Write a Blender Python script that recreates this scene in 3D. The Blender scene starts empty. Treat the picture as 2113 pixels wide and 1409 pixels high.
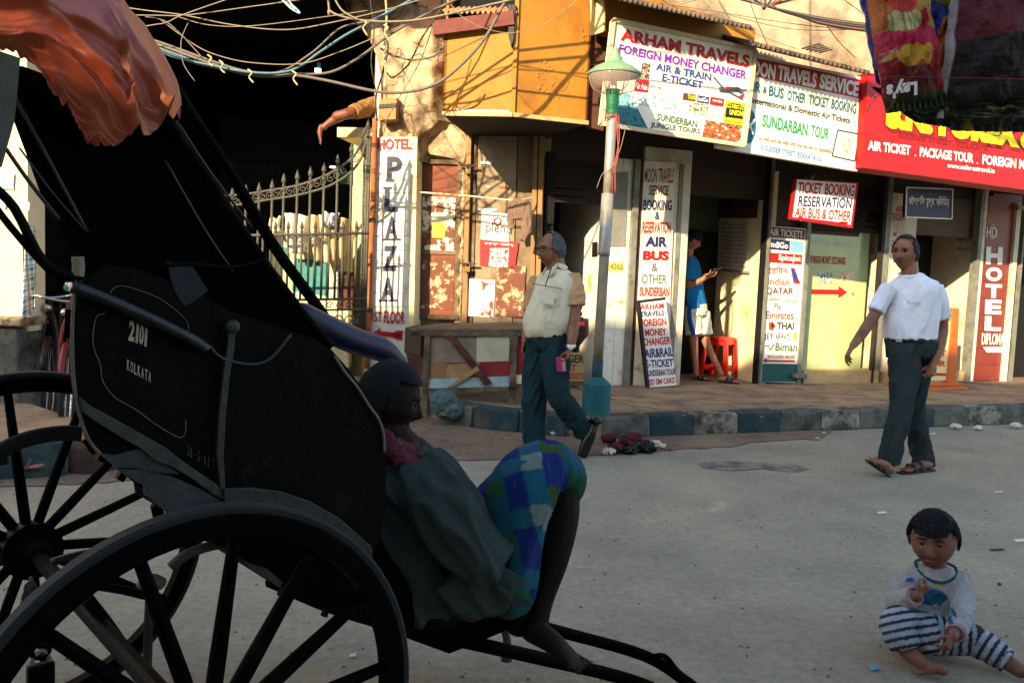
import bpy, bmesh, math, random
from math import sin, cos, pi, radians, atan2, hypot
from mathutils import Vector, Matrix, noise
random.seed(7)
SC = bpy.context.scene
COL = SC.collection
V = Vector
# ------------------------------------------------------------------ camera
FPX, PW, PH = 1800.0, 2113.0, 1409.0
PITCH, ROLL, CAMH = math.atan(150/1800.0), radians(2.3), 1.4
cf = V((0, cos(PITCH), -sin(PITCH)))
_r0, _u0 = V((1, 0, 0)), V((0, sin(PITCH), cos(PITCH)))
cr = cos(ROLL)*_r0 + sin(ROLL)*_u0
cu = -sin(ROLL)*_r0 + cos(ROLL)*_u0
CP = V((0, 0, CAMH))
cam = bpy.data.cameras.new('camera')
cam.sensor_width = 36; cam.lens = 36*FPX/PW; cam.clip_start = .05; cam.clip_end = 500
camo = bpy.data.objects.new('camera', cam); COL.objects.link(camo)
M = Matrix((cr, cu, -cf)).transposed().to_4x4(); M.translation = CP
camo.matrix_world = M
SC.camera = camo
# ------------------------------------------------------------------ world, sun, exposure
SUN = V((1.164, 2.03, -1.0)).normalized()
w = bpy.data.worlds.new('World'); SC.world = w; w.use_nodes = True
nt = w.node_tree
bg = nt.nodes['Background']
sky = nt.nodes.new('ShaderNodeTexSky'); sky.sky_type = 'NISHITA'; sky.sun_disc = False
sky.sun_elevation = math.asin(-SUN.z); sky.sun_rotation = atan2(-SUN.x, -SUN.y)
nt.links.new(sky.outputs[0], bg.inputs[0]); bg.inputs[1].default_value = 0.15
sl = bpy.data.lights.new('sun', 'SUN'); sl.energy = 4.0; sl.angle = radians(.6); sl.color = (1, .80, .52)
so = bpy.data.objects.new('sun', sl); COL.objects.link(so)
so.rotation_euler = SUN.to_track_quat('-Z', 'Y').to_euler(); so.location = (-10, -20, 15)
SC.view_settings.view_transform = 'Standard'; SC.view_settings.look = 'None'
SC.view_settings.gamma = 1; SC.view_settings.use_curve_mapping = False
SC.view_settings.exposure = 1.72
# ------------------------------------------------------------------ pixel -> place helpers (photo survey)
def ray(x, y): return cf + cr*((x-PW/2)/FPX) + cu*((PH/2-y)/FPX)
def gz(x, y, z=0.0):
    d = ray(x, y); return CP + d*((z-CAMH)/d.z)
def gy(x, y, Y):
    d = ray(x, y); return CP + d*(Y/d.y)
class Pl:
    def __init__(s, p, n): s.p = V(p); s.n = V(n).normalized()
    def h(s, x, y):
        d = ray(x, y); return CP + d*((s.p-CP).dot(s.n)/d.dot(s.n))
    def off(s, o): return Pl(s.p+s.n*o, s.n)
AN = radians(21.5)
FU = V((cos(AN), sin(AN), 0)); FN = V((sin(AN), -cos(AN), 0)); FB = V((1.3, 9.4, 0))
def FP(o=0): return Pl(FB+FN*o, FN)             # right facade
LU = V((cos(radians(8)), -sin(radians(8)), 0)); LN = V((-sin(radians(8)), -cos(radians(8)), 0)); LB = V((.29, 8.99, 0))
def LP(o=0): return Pl(LB+LN*o, LN)             # left, corner facade
def side(px, py, o=0):                          # plane perpendicular to the right facade, facing -u
    return Pl(FP(o).h(px, py), -FU)
def fu(u, o, z): return FB+FU*u+FN*o+V((0, 0, z))
# ------------------------------------------------------------------ materials
def lin(c):
    return tuple((x/255/12.92 if x <= 10 else ((x/255+.055)/1.055)**2.4) for x in c)+(1,)
_m = {}
def mat(name, c=(128, 128, 128), rough=.75, var=.25, sc=6, bump=.25, bsc=35, metal=0, c2=None, m2=.5, w2=.12, sc2=3, crack=0, vcol=False, spec=.4, alpha=1, trans=0, detail=6, uvs=None):
    if name in _m: return _m[name]
    m = bpy.data.materials.new(name); _m[name] = m; m.use_nodes = True
    n, L = m.node_tree.nodes, m.node_tree.links
    b = n['Principled BSDF']
    b.inputs['Roughness'].default_value = rough; b.inputs['Metallic'].default_value = metal
    b.inputs['Specular IOR Level'].default_value = spec
    b.inputs['Alpha'].default_value = alpha
    if trans: b.inputs['Transmission Weight'].default_value = trans
    geo = n.new('ShaderNodeNewGeometry'); pos = geo.outputs['Position']
    base = n.new('ShaderNodeRGB'); base.outputs[0].default_value = lin(c)
    cur = base.outputs[0]
    if vcol:
        a = n.new('ShaderNodeVertexColor'); a.layer_name = 'Col'; cur = a.outputs[0]
    if vcol and c[0] < 250:
        x = n.new('ShaderNodeVectorMath'); x.operation = 'SCALE'; L.new(cur, x.inputs[0]); x.inputs['Scale'].default_value = c[0]/255; cur = x.outputs[0]
    if c2:
        t = n.new('ShaderNodeTexNoise'); t.inputs['Scale'].default_value = sc2; t.inputs['Detail'].default_value = 8; t.inputs['Roughness'].default_value = .65
        L.new(pos, t.inputs['Vector'])
        r = n.new('ShaderNodeMapRange'); r.inputs[1].default_value = m2-w2; r.inputs[2].default_value = m2+w2
        L.new(t.outputs[0], r.inputs[0])
        x = n.new('ShaderNodeMix'); x.data_type = 'RGBA'; L.new(r.outputs[0], x.inputs[0]); L.new(cur, x.inputs[6]); x.inputs[7].default_value = lin(c2); cur = x.outputs[2]
    if var:
        t = n.new('ShaderNodeTexNoise'); t.inputs['Scale'].default_value = sc; t.inputs['Detail'].default_value = detail; t.inputs['Roughness'].default_value = .7
        L.new(pos, t.inputs['Vector'])
        r = n.new('ShaderNodeMapRange'); r.inputs[1].default_value = .3; r.inputs[2].default_value = .7; r.inputs[3].default_value = 1-var; r.inputs[4].default_value = 1+var*.6
        L.new(t.outputs[0], r.inputs[0])
        x = n.new('ShaderNodeVectorMath'); x.operation = 'SCALE'; L.new(cur, x.inputs[0]); L.new(r.outputs[0], x.inputs['Scale']); cur = x.outputs[0]
    ck = None
    if crack:
        vo = n.new('ShaderNodeTexVoronoi'); vo.feature = 'DISTANCE_TO_EDGE'; vo.inputs['Scale'].default_value = crack
        nn = n.new('ShaderNodeTexNoise'); nn.inputs['Scale'].default_value = crack*2.2; nn.inputs['Detail'].default_value = 5
        L.new(pos, nn.inputs['Vector'])
        ad = n.new('ShaderNodeMix'); ad.data_type = 'RGBA'; ad.blend_type = 'LINEAR_LIGHT'; ad.inputs[0].default_value = .35
        L.new(pos, ad.inputs[6]); L.new(nn.outputs['Color'], ad.inputs[7]); L.new(ad.outputs[2], vo.inputs['Vector'])
        r = n.new('ShaderNodeMapRange'); r.inputs[1].default_value = .0; r.inputs[2].default_value = .022; r.inputs[3].default_value = .25; r.inputs[4].default_value = 1
        L.new(vo.outputs[0], r.inputs[0]); ck = r.outputs[0]
        x = n.new('ShaderNodeVectorMath'); x.operation = 'SCALE'; L.new(cur, x.inputs[0]); L.new(ck, x.inputs['Scale']); cur = x.outputs[0]
    L.new(cur, b.inputs['Base Color'])
    if bump:
        t = n.new('ShaderNodeTexNoise'); t.inputs['Scale'].default_value = bsc; t.inputs['Detail'].default_value = 8; t.inputs['Roughness'].default_value = .65
        L.new(pos, t.inputs['Vector'])
        bp = n.new('ShaderNodeBump'); bp.inputs['Strength'].default_value = bump; bp.inputs['Distance'].default_value = .02
        if ck is not None:
            mm = n.new('ShaderNodeMath'); mm.operation = 'MULTIPLY'; L.new(t.outputs[0], mm.inputs[0]); L.new(ck, mm.inputs[1]); L.new(mm.outputs[0], bp.inputs['Height'])
        else: L.new(t.outputs[0], bp.inputs['Height'])
        L.new(bp.outputs[0], b.inputs['Normal'])
    return m
def flat(name, c, rough=.6, var=.12): return mat('paint_'+name, c, rough, var, 20, .08, 60)
RED = flat('red', (172, 12, 12)); NAVY = flat('navy', (25, 35, 90)); PURP = flat('purple', (120, 30, 160)); WHT = flat('white', (225, 222, 210)); BLK = flat('black', (18, 18, 20))
GRN = flat('green', (30, 130, 80)); DGRN = flat('dkgreen', (60, 95, 65)); TEAL = flat('teal', (30, 90, 110)); GRY = flat('grey', (78, 80, 86)); YEL = flat('yellow', (250, 225, 10)); MAR = flat('maroon', (110, 22, 25)); BLUE = flat('blue', (25, 60, 140)); DRED = flat('darkred', (120, 10, 10)); ORG = flat('orangetxt', (190, 70, 12)); LBL = flat('lightblue', (120, 170, 200)); BROWN = flat('brown', (90, 50, 30))
PLASTER = mat('plaster_cream', (184, 160, 124), .9, .35, 7, .8, 14, c2=(112, 90, 66), m2=.54, w2=.1, sc2=3.1, crack=1.6)
UPPERW = mat('plaster_upper', (205, 178, 138), .9, .28, 3, .3, 20, c2=(122, 98, 76), m2=.55, w2=.12, sc2=1.4)
CREAM = mat('cream_wall', (222, 208, 160), .8, .18, 4, .25, 20, c2=(170, 140, 90), m2=.64, w2=.12, sc2=2.5)
WCREAM = mat('white_wall', (215, 205, 175), .7, .2, 6, .2, 25, c2=(150, 120, 85), m2=.62, w2=.1, sc2=3)
TILEW = mat('tile_white', (218, 214, 196), .35, .14, 9, .05, 15, c2=(165, 140, 100), m2=.66, w2=.08, sc2=5)
OBOX = mat('orange_sheet', (162, 108, 24), .7, .16, 5, .2, 8, c2=(140, 86, 18), m2=.6, w2=.1, sc2=2.2)
RUST = mat('rusty_metal', (92, 50, 34), .85, .4, 15, .4, 50, c2=(50, 28, 20), sc2=6)
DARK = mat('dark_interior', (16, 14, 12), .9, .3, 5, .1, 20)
BLACKI = mat('shade_black', (7, 7, 7), .95, .1, 5, 0)  # near-black colour stands in for the darkness inside openings
DOORB = mat('door_brown', (120, 66, 42), .8, .25, 9, .3, 30, c2=(70, 38, 25), m2=.6, sc2=4)
WOODO = mat('wood_olive', (120, 102, 76), .85, .3, 7, .4, 45, c2=(88, 58, 34), m2=.55, sc2=4)
PEEL = mat('peeling_paper', (215, 200, 175), .85, .15, 12, .3, 50, c2=(120, 62, 40), m2=.5, w2=.03, sc2=14)
WOODG = mat('wood_grey', (112, 98, 72), .9, .35, 9, .4, 50, c2=(70, 55, 38), sc2=6)
METG = mat('metal_grey', (120, 120, 108), .5, .25, 10, .15, 40, c2=(90, 75, 55), m2=.6, sc2=7)
ASPH = mat('asphalt', (166, 157, 130), .92, .30, 26, 1.0, 60, c2=(138, 131, 114), m2=.52, w2=.16, sc2=1.3, detail=15)
PAVE = mat('paving_brown', (158, 130, 98), .95, .25, 5, .5, 40, c2=(92, 76, 62), m2=.57, w2=.15, sc2=2)
GROUND = mat('flagstone_brown', (140, 116, 88), .95, .25, 4, .5, 40, c2=(84, 70, 60), m2=.55, w2=.2, sc2=2, crack=2.2)
BRICKP = mat('paver_brick', (168, 138, 104), .95, .3, 7, .5, 45, c2=(104, 86, 70), m2=.55, w2=.12, sc2=3.5)
KERB = mat('kerb_grey', (95, 95, 84), .9, .3, 9, .5, 45, c2=(55, 50, 42), m2=.52, w2=.1, sc2=5)
KERBB = mat('kerb_teal', (26, 54, 56), .9, .35, 9, .5, 45, c2=(75, 72, 60), m2=.56, w2=.1, sc2=5)
KERBW = mat('kerb_white', (135, 130, 112), .9, .35, 9, .5, 45, c2=(60, 55, 45), m2=.5, w2=.08, sc2=7)
TIN = mat('tin_roof', (105, 88, 70), .7, .3, 8, .3, 40, c2=(60, 45, 35), sc2=5)
BLKP = mat('black_paint', (4, 4, 3), .5, .3, 12, .2, 50, c2=(20, 19, 16), m2=.64, w2=.04, sc2=9, spec=.05)
BLKW = mat('black_wood', (4, 4, 4), .55, .35, 20, .3, 60, c2=(17, 16, 14), m2=.62, w2=.08, sc2=12, spec=.02)
BLKC = mat('black_cloth', (3, 3, 3), .95, .25, 12, .3, 60, spec=.03)
WORN = mat('worn_metal_strip', (50, 48, 40), .6, .4, 22, .3, 70, c2=(30, 30, 27), m2=.52, w2=.08, sc2=14)
GREENW = mat('worn_green_paint', (38, 46, 42), .6, .4, 12, .3, 40, c2=(22, 25, 24), m2=.5, w2=.08, sc2=8)
BLUEP = mat('blue_vinyl', (8, 20, 50), .5, .15, 10, .08, 50)
TARP = mat('tarp_orange', (146, 58, 24), .5, .3, 6, .12, 30, c2=(160, 94, 60), m2=.6, w2=.12, sc2=4, spec=.5)
STONE = mat('stone_grey', (120, 116, 98), .9, .25, 7, .5, 30, c2=(85, 82, 70), sc2=4, crack=3)
TEALC = mat('teal_paint', (18, 92, 96), .7, .25, 12, .2, 40, c2=(90, 75, 55), m2=.62, w2=.06, sc2=6)
GATEM = mat('gate_iron', (70, 70, 58), .6, .35, 20, .25, 60, c2=(110, 80, 48), m2=.62, w2=.06, sc2=11)
CABB = mat('cable_grey', (98, 88, 76), .6, .2, 20, .1, 60); CABK = mat('cable_black', (30, 27, 25), .5, .2, 20, 0); CABL = mat('cable_pale', (128, 114, 88), .6, .2, 20, 0); CABC = mat('cable_blue', (70, 105, 115), .5, .2, 20, 0); CABR = mat('cable_red', (150, 50, 35), .5, .2, 20, 0)
STRING = mat('string_white', (215, 195, 150), .8, .1, 20, 0)
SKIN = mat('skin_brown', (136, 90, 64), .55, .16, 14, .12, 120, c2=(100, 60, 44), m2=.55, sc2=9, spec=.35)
SKIND = mat('skin_dark_shaded', (28, 18, 15), .6, .25, 14, .3, 60, spec=.10)  # dark skin, deepened so the colour carries the puller's shade
SKINC = mat('skin_child', (112, 72, 52), .55, .12, 14, .05, 90, spec=.3)
HAIRG = mat('hair_grey', (92, 92, 92), .8, .5, 90, .5, 260, c2=(50, 50, 52), m2=.5, w2=.1, sc2=70)
HAIRB = mat('hair_black', (7, 7, 9), .8, .4, 60, .5, 260)
VC = mat('printed', (255, 255, 255), .6, .12, 15, .05, 50, vcol=True)
VCS = mat('printed_cloth', (255, 255, 255), .9, .2, 9, .35, 220, vcol=True, spec=.15)
VCG = mat('printed_foil', (215, 200, 190), .34, .45, 14, .6, 30, vcol=True, spec=.3)
# ------------------------------------------------------------------ mesh helpers
def tag(o, label=None, cat=None, group=None, kind=None):
    if label: o['label'] = label
    if cat: o['category'] = cat
    if group: o['group'] = group
    if kind: o['kind'] = kind
    return o
def thing(name, loc, label, cat, group=None):
    o = bpy.data.objects.new(name, None); COL.objects.link(o); o.location = V(loc); o.empty_display_size = .1
    return tag(o, label, cat, group)
def wloc(o):
    p = V((0, 0, 0))
    while o: p += o.location; o = o.parent
    return p
class MB:
    def __init__(s): s.v = []; s.f = []; s.c = []; s.cc = None
    def av(s, p): s.v.append(V(p)); s.c.append(s.cc or (1, 1, 1)); return len(s.v)-1
    def poly(s, ps): s.f.append([s.av(p) for p in ps]); return s
    def hexa(s, a, b):                                   # two rings of equal length, a (front) and b (back)
        i = [s.av(p) for p in a]; j = [s.av(p) for p in b]; n = len(i)
        s.f.append(i); s.f.append(j[::-1])
        for k in range(n):
            l = (k+1) % n; s.f.append([i[l], i[k], j[k], j[l]])
        return s
    def slab(s, ps, n, t): return s.hexa([V(p) for p in ps], [V(p)-V(n)*t for p in ps])
    def box(s, c, ax, ay, az):                           # centre and half axes
        c, ax, ay, az = V(c), V(ax), V(ay), V(az)
        a = [c+ax*i+ay*j+az for i, j in ((-1, -1), (1, -1), (1, 1), (-1, 1))]
        return s.hexa(a, [p-az*2 for p in a])
    def bar(s, p, q, w, h=None, up=(0, 0, 1)):
        p, q = V(p), V(q); t = (q-p).normalized(); up = V(up)
        if abs(t.dot(up)) > .95: up = V((0, 1, 0))
        x = t.cross(up).normalized(); y = x.cross(t)
        return s.box((p+q)/2, x*w/2, y*(h or w)/2, t*(q-p).length/2)
    def tube(s, pts, rad, n=8, sub=1, sidev=None, cap='flat', closed=False):
        P = [V(p) for p in pts]
        R = rad if isinstance(rad, (list, tuple)) and not (len(rad) == 2 and len(P) != 2 and sidev is not None and not isinstance(rad[0], (tuple, list))) else [rad]*len(P)
        if len(R) != len(P): R = [rad]*len(P)
        R = [(r if isinstance(r, (tuple, list)) else (r, r)) for r in R]
        if sub > 1 and len(P) > 2:
            Q, S = [], []
            for i in range(len(P)-1):
                p0, p1, p2, p3 = P[max(i-1, 0)], P[i], P[i+1], P[min(i+2, len(P)-1)]
                r0, r1, r2, r3 = R[max(i-1, 0)], R[i], R[i+1], R[min(i+2, len(P)-1)]
                for k in range(sub):
                    t = k/sub
                    a, b, c_, d = -.5*t+t*t-.5*t**3, 1-2.5*t*t+1.5*t**3, .5*t+2*t*t-1.5*t**3, -.5*t*t+.5*t**3
                    Q.append(p0*a+p1*b+p2*c_+p3*d)
                    S.append(tuple(max(.0005, r0[e]*a+r1[e]*b+r2[e]*c_+r3[e]*d) for e in (0, 1)))
            Q.append(P[-1]); S.append(R[-1]); P, R = Q, S
        elif sub > 1:
            P = [P[0].lerp(P[1], k/sub) for k in range(sub+1)]; R = [tuple(R[0][e]*(1-k/sub)+R[1][e]*k/sub for e in (0, 1)) for k in range(sub+1)]
        N = len(P)
        T = [(P[min(i+1, N-1)]-P[max(i-1, 0)]).normalized() for i in range(N)]
        if closed: T[0] = T[-1] = (P[1]-P[-2]).normalized()
        if cap == 'round':
            a, b = [], []
            ra, rb = R[0], R[-1]
            for k in (90, 65, 35):
                e = min(ra); a.append((P[0]-T[0]*e*sin(radians(k)), (max(ra[0]*cos(radians(k)), .0004), max(ra[1]*cos(radians(k)), .0004)), T[0]))
                e = min(rb); b.append((P[-1]+T[-1]*e*sin(radians(k)), (max(rb[0]*cos(radians(k)), .0004), max(rb[1]*cos(radians(k)), .0004)), T[-1]))
            P = [x[0] for x in a]+P+[x[0] for x in b[::-1]]; R = [x[1] for x in a]+R+[x[1] for x in b[::-1]]; T = [x[2] for x in a]+T+[x[2] for x in b[::-1]]
        rings = []; sv = V(sidev) if sidev is not None else None
        cur = None
        for p, r, t in zip(P, R, T):
            if sv is not None: x = sv-t*sv.dot(t)
            else:
                if cur is None: cur = t.cross(V((0, 0, 1))); cur = cur if cur.length > .1 else t.cross(V((0, 1, 0)))
                x = cur-t*cur.dot(t)
            x = x.normalized(); cur = x; y = t.cross(x)
            rings.append([s.av(p+x*(cos(2*pi*k/n)*r[0])+y*(sin(2*pi*k/n)*r[1])) for k in range(n)])
        for a, b in zip(rings, rings[1:]):
            for k in range(n):
                l = (k+1) % n; s.f.append([a[k], a[l], b[l], b[k]])
        if not closed: s.f.append(rings[0][::-1]); s.f.append(rings[-1])
        return s
    def lathe(s, c, prof, n=20, ax=(0, 0, 1)):
        ax = V(ax).normalized(); x = ax.cross(V((0, 1, 0))); x = (x if x.length > .1 else ax.cross(V((1, 0, 0)))).normalized(); y = ax.cross(x); c = V(c)
        rings = [[s.av(c+ax*z+x*cos(2*pi*k/n)*r+y*sin(2*pi*k/n)*r) for k in range(n)] for r, z in prof]
        for a, b in zip(rings, rings[1:]):
            for k in range(n): l = (k+1) % n; s.f.append([a[k], a[l], b[l], b[k]])
        s.f.append(rings[0][::-1]); s.f.append(rings[-1]); return s
    def ell(s, c, r, rot=None, nu=16, nv=10):
        c = V(c); rot = rot or Matrix.Identity(3)
        r = r if isinstance(r, (tuple, list)) else (r, r, r)
        rings = []
        for j in range(1, nv):
            a = pi*j/nv
            rings.append([s.av(c+rot @ V((r[0]*sin(a)*cos(2*pi*k/nu), r[1]*sin(a)*sin(2*pi*k/nu), r[2]*cos(a)))) for k in range(nu)])
        t = s.av(c+rot @ V((0, 0, r[2]))); b = s.av(c-rot @ V((0, 0, r[2])))
        for a, d in zip(rings, rings[1:]):
            for k in range(nu): l = (k+1) % nu; s.f.append([a[k], d[k], d[l], a[l]])
        for k in range(nu): l = (k+1) % nu; s.f.append([t, rings[0][k], rings[0][l]]); s.f.append([b, rings[-1][l], rings[-1][k]])
        return s
    def grid(s, fn, nu, nv, colf=None, thick=0):
        I = []
        for j in range(nv+1):
            row = []
            for i in range(nu+1):
                u_, v_ = i/nu, j/nv
                s.cc = colf(u_, v_) if colf else None
                row.append(s.av(fn(u_, v_)))
            I.append(row)
        s.cc = None
        for j in range(nv):
            for i in range(nu): s.f.append([I[j][i], I[j][i+1], I[j+1][i+1], I[j+1][i]])
        return s
    def mesh(s, name, o=V((0, 0, 0)), smooth=False, col=False, fix=True):
        me = bpy.data.meshes.new(name); me.from_pydata([tuple(p-o) for p in s.v], [], s.f)
        if col:
            a = me.color_attributes.new('Col', 'FLOAT_COLOR', 'POINT')
            for i, cc in enumerate(s.c): a.data[i].color = tuple(cc[:3])+(1,)
        me.validate()
        if fix:
            bm = bmesh.new(); bm.from_mesh(me); bmesh.ops.recalc_face_normals(bm, faces=bm.faces); bm.to_mesh(me); bm.free()
        if smooth: me.polygons.foreach_set('use_smooth', [True]*len(me.polygons))
        me.update(); return me
    def build(s, name, m, parent=None, smooth=False, col=False, label=None, cat=None, group=None, kind=None, fix=True, bevel=0, solid=0, loc=None, sm=None):
        if parent is not None: o = wloc(parent)
        elif loc is not None: o = V(loc)
        else:
            n = len(s.v); o = sum(s.v, V((0, 0, 0)))/n; o.z = min(p.z for p in s.v)
        me = s.mesh(name, o, smooth, col, fix)
        ob = bpy.data.objects.new(name, me); COL.objects.link(ob)
        for q in (m if isinstance(m, (list, tuple)) else [m]): me.materials.append(q)
        if parent is not None: ob.parent = parent
        else: ob.location = o
        if bevel:
            b = ob.modifiers.new('bevel', 'BEVEL'); b.width = bevel; b.segments = 2; b.limit_method = 'ANGLE'
        if solid:
            b = ob.modifiers.new('solid', 'SOLIDIFY'); b.thickness = solid
        return tag(ob, label, cat, group, kind)
def L3(*c): return lin(c)[:3]
def plate(pl, px, t, name, m, parent=None, **k):          # a plate of thickness t in plane pl, outline surveyed in the photo
    return MB().slab([pl.h(*p) for p in px], pl.n, t).build(name, m, parent, **k)
def r4(x0, y0, x1, y1, ln=-.045, sl=0):                   # upright rectangle in photo terms: lean and slope
    h = y1-y0; return [(x0, y0), (x1, y0+sl*(x1-x0)), (x1+ln*h, y1+sl*(x1-x0)), (x0+ln*h, y1)]
_tc = {}
def glyphs(s, bold=0):
    if (s, bold) in _tc: return _tc[(s, bold)]
    cu_ = bpy.data.curves.new('t', 'FONT'); cu_.body = s; cu_.size = 1; cu_.resolution_u = 3; cu_.offset = bold
    ob = bpy.data.objects.new('t', cu_); COL.objects.link(ob)
    dg = bpy.context.evaluated_depsgraph_get(); me = ob.evaluated_get(dg).to_mesh()
    vs = [v.co.copy() for v in me.vertices]; fs = [list(p.vertices) for p in me.polygons]
    ob.to_mesh_clear(); bpy.data.objects.remove(ob); bpy.data.curves.remove(cu_)
    if vs:
        x0, x1 = min(v.x for v in vs), max(v.x for v in vs); y0, y1 = min(v.y for v in vs), max(v.y for v in vs)
        vs = [((v.x-x0)/(x1-x0+1e-9), (v.y-y0)/(y1-y0+1e-9)) for v in vs]
    _tc[(s, bold)] = (vs, fs); return vs, fs
def text3(s, TL, TR, BR, BL, n, m, parent, off=.003, bold=.012, name='lettering', label=None):
    vs, fs = glyphs(s, bold); mb = MB(); TL, TR, BR, BL = V(TL), V(TR), V(BR), V(BL)
    for x, y in vs: mb.av((BL.lerp(BR, x)).lerp(TL.lerp(TR, x), y)+n*off)
    mb.f = [f for f in fs]
    if not mb.v: return
    o = mb.build(name, m, parent, fix=False)
    if label: o['label'] = label
    return o
def T(pl, s, p0, p1, h, m, parent, ln=-.06, bold=.012, off=.003):
    if bold < .03: bold += .012
    a, b = p0, p1
    return text3(s, pl.h(*a), pl.h(*b), pl.h(b[0]+ln*h, b[1]+h), pl.h(a[0]+ln*h, a[1]+h), pl.n, m, parent, off, bold)
def patch(pl, px, m, parent, off=.002, name='painted_panel', col=False, **k):
    return MB().poly([pl.h(*p)+pl.n*off for p in px]).build(name, m, parent, fix=False, **k)
def picture(pl, px, cf_, parent, off=.002, nu=24, nv=18, name='picture', **k):
    P = [pl.h(*p)+pl.n*off for p in px]
    return MB().grid(lambda u_, v_: P[0].lerp(P[1], u_).lerp(P[3].lerp(P[2], u_), v_), nu, nv, cf_).build(name, VC, parent, col=True, fix=False, **k)
def blotch(cols, s=6, seed=0):
    def f(u_, v_):
        x = noise.noise(V((u_*s+seed*7.3, v_*s, seed)))*.5+.5; x = min(.999, max(0, (x-.2)/.6)); return L3(*cols[int(x*len(cols))])
    return f
def arrow(pl, p0, p1, w, m, parent, head=22, tail=True, ln=0, off=.003):
    (x0, y0), (x1, y1) = p0, p1; d = V((x1-x0, y1-y0)); l = d.length; d /= l; n_ = V((-d.y, d.x))
    def q(a, b): z = V((x0, y0))+d*a+n_*b; return pl.h(z.x, z.y)+pl.n*off
    mb = MB(); mb.poly([q(0, -w/2), q(0, w/2), q(l-head, w/2), q(l-head, -w/2)]); mb.poly([q(l-head, -w*1.25), q(l-head, w*1.25), q(l, 0)])
    if tail: mb.poly([q(-3, -w), q(2, 0), q(-3, w), q(14, w*.9), q(20, 0), q(14, -w*.9)])
    mb.build('painted_arrow', m, parent, fix=False)
def remesh(mb, name, m, parent=None, vox=.008, smooth=3, wrinkle=0, wsc=14, colf=None, wdir=None, **k):
    """joins overlapping shapes into one continuous skin"""
    if parent is not None: o = wloc(parent)
    else: o = k.pop('loc', None) or V((0, 0, 0))
    me = mb.mesh('tmp', V((0, 0, 0))); ob = bpy.data.objects.new('tmp', me); COL.objects.link(ob)
    r = ob.modifiers.new('r', 'REMESH'); r.mode = 'VOXEL'; r.voxel_size = vox
    if smooth: q = ob.modifiers.new('s', 'SMOOTH'); q.iterations = smooth; q.factor = .5
    dg = bpy.context.evaluated_depsgraph_get(); me2 = bpy.data.meshes.new_from_object(ob.evaluated_get(dg)); me2.name = name
    bpy.data.objects.remove(ob); bpy.data.meshes.remove(me)
    if wrinkle:
        ns = [v.normal.copy() for v in me2.vertices]
        for v, n_ in zip(me2.vertices, ns):
            p = v.co
            if wdir is not None:
                a = V(wdir); q_ = p-a*p.dot(a)*.75
            else: q_ = V((p.x, p.y, p.z))
            d = noise.noise(q_*wsc)+.5*noise.noise(q_*wsc*2.1+V((3, 1, 5)))
            d = max(-.25, -abs(d)*1.3+.4)
            v.co = p+n_*(wrinkle*d)
    if colf:
        a = me2.color_attributes.new('Col', 'FLOAT_COLOR', 'POINT')
        for i, v in enumerate(me2.vertices): a.data[i].color = tuple(colf(v.co))+(1,)
    for v in me2.vertices: v.co -= o
    me2.polygons.foreach_set('use_smooth', [True]*len(me2.polygons))
    me2.materials.clear(); me2.materials.append(m); me2.update()
    ob = bpy.data.objects.new(name, me2); COL.objects.link(ob)
    if parent is not None: ob.parent = parent
    else: ob.location = o
    return tag(ob, k.get('label'), k.get('cat'), k.get('group'), k.get('kind'))
# ================================================================== GROUND
def sheet(name, pts, z, m, kind='structure'):
    return MB().poly([(p[0], p[1], z) for p in pts]).build(name, m, kind=kind, fix=False, loc=(0, 0, z))
g = MB().poly([(-90, -90, 0), (90, -90, 0), (90, 90, 0), (-90, 90, 0)]).build('road', ASPH, kind='structure', fix=False, loc=(0, 0, 0))
# brown flagged ground of the side lane, with a ragged rim against the asphalt
rim = [(-300, 1022), (0, 1003), (90, 1001), (180, 996), (400, 982), (640, 966), (900, 951), (1040, 947), (1130, 943), (1200, 940), (1300, 934), (1420, 925), (1500, 922), (1560, 912), (1640, 906), (1700, 905)]
pts = []
for a, b in zip(rim, rim[1:]):
    for k in range(6):
        x = a[0]+(b[0]-a[0])*k/6; y = a[1]+(b[1]-a[1])*k/6+noise.noise(V((x*.03, 1, 2)))*3
        pts.append(gz(x, y, .006))
pts += [V((3.6, 9, 0)), V((3.6, 14, 0)), V((-9, 14, 0)), V((-9, 6, 0))]
sheet('lane_ground', pts, .006, GROUND)
sheet('tar_patch', [gz(x, y) for x, y in [(1440, 955), (1500, 952), (1560, 955), (1640, 960), (1672, 968), (1640, 975), (1570, 968), (1510, 972), (1450, 966)]], .004, mat('tar_patch', (92, 90, 84), .85, .4, 30, .6, 90, c2=(138, 131, 116), m2=.5, w2=.08, sc2=9))
# pavement slab
PZ = .18
kt = [(1245, 862), (1320, 858), (1400, 855), (1500, 853), (1600, 850), (1700, 848), (1800, 845), (1950, 842), (2113, 838)]
kp = [gz(x, y, PZ) for x, y in kt]; d = (kp[-1]-kp[-3]).normalized(); kp.append(kp[-1]+d*4)
kl = [gz(x, y, PZ) for x, y in [(905, 828), (960, 838), (1040, 846), (1120, 852), (1180, 858)]]
front = kl+kp
back = [p for p in [fu(9, .0, 0), fu(-1.09, .0, 0), V((-1.9, 9.3, 0))]]
MB().slab([(p.x, p.y+.02, PZ) for p in front+back], V((0, 0, 1)), PZ-.01).build('pavement', PAVE, kind='structure', loc=(0, 0, 0))
pav = bpy.data.objects['pavement']
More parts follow.
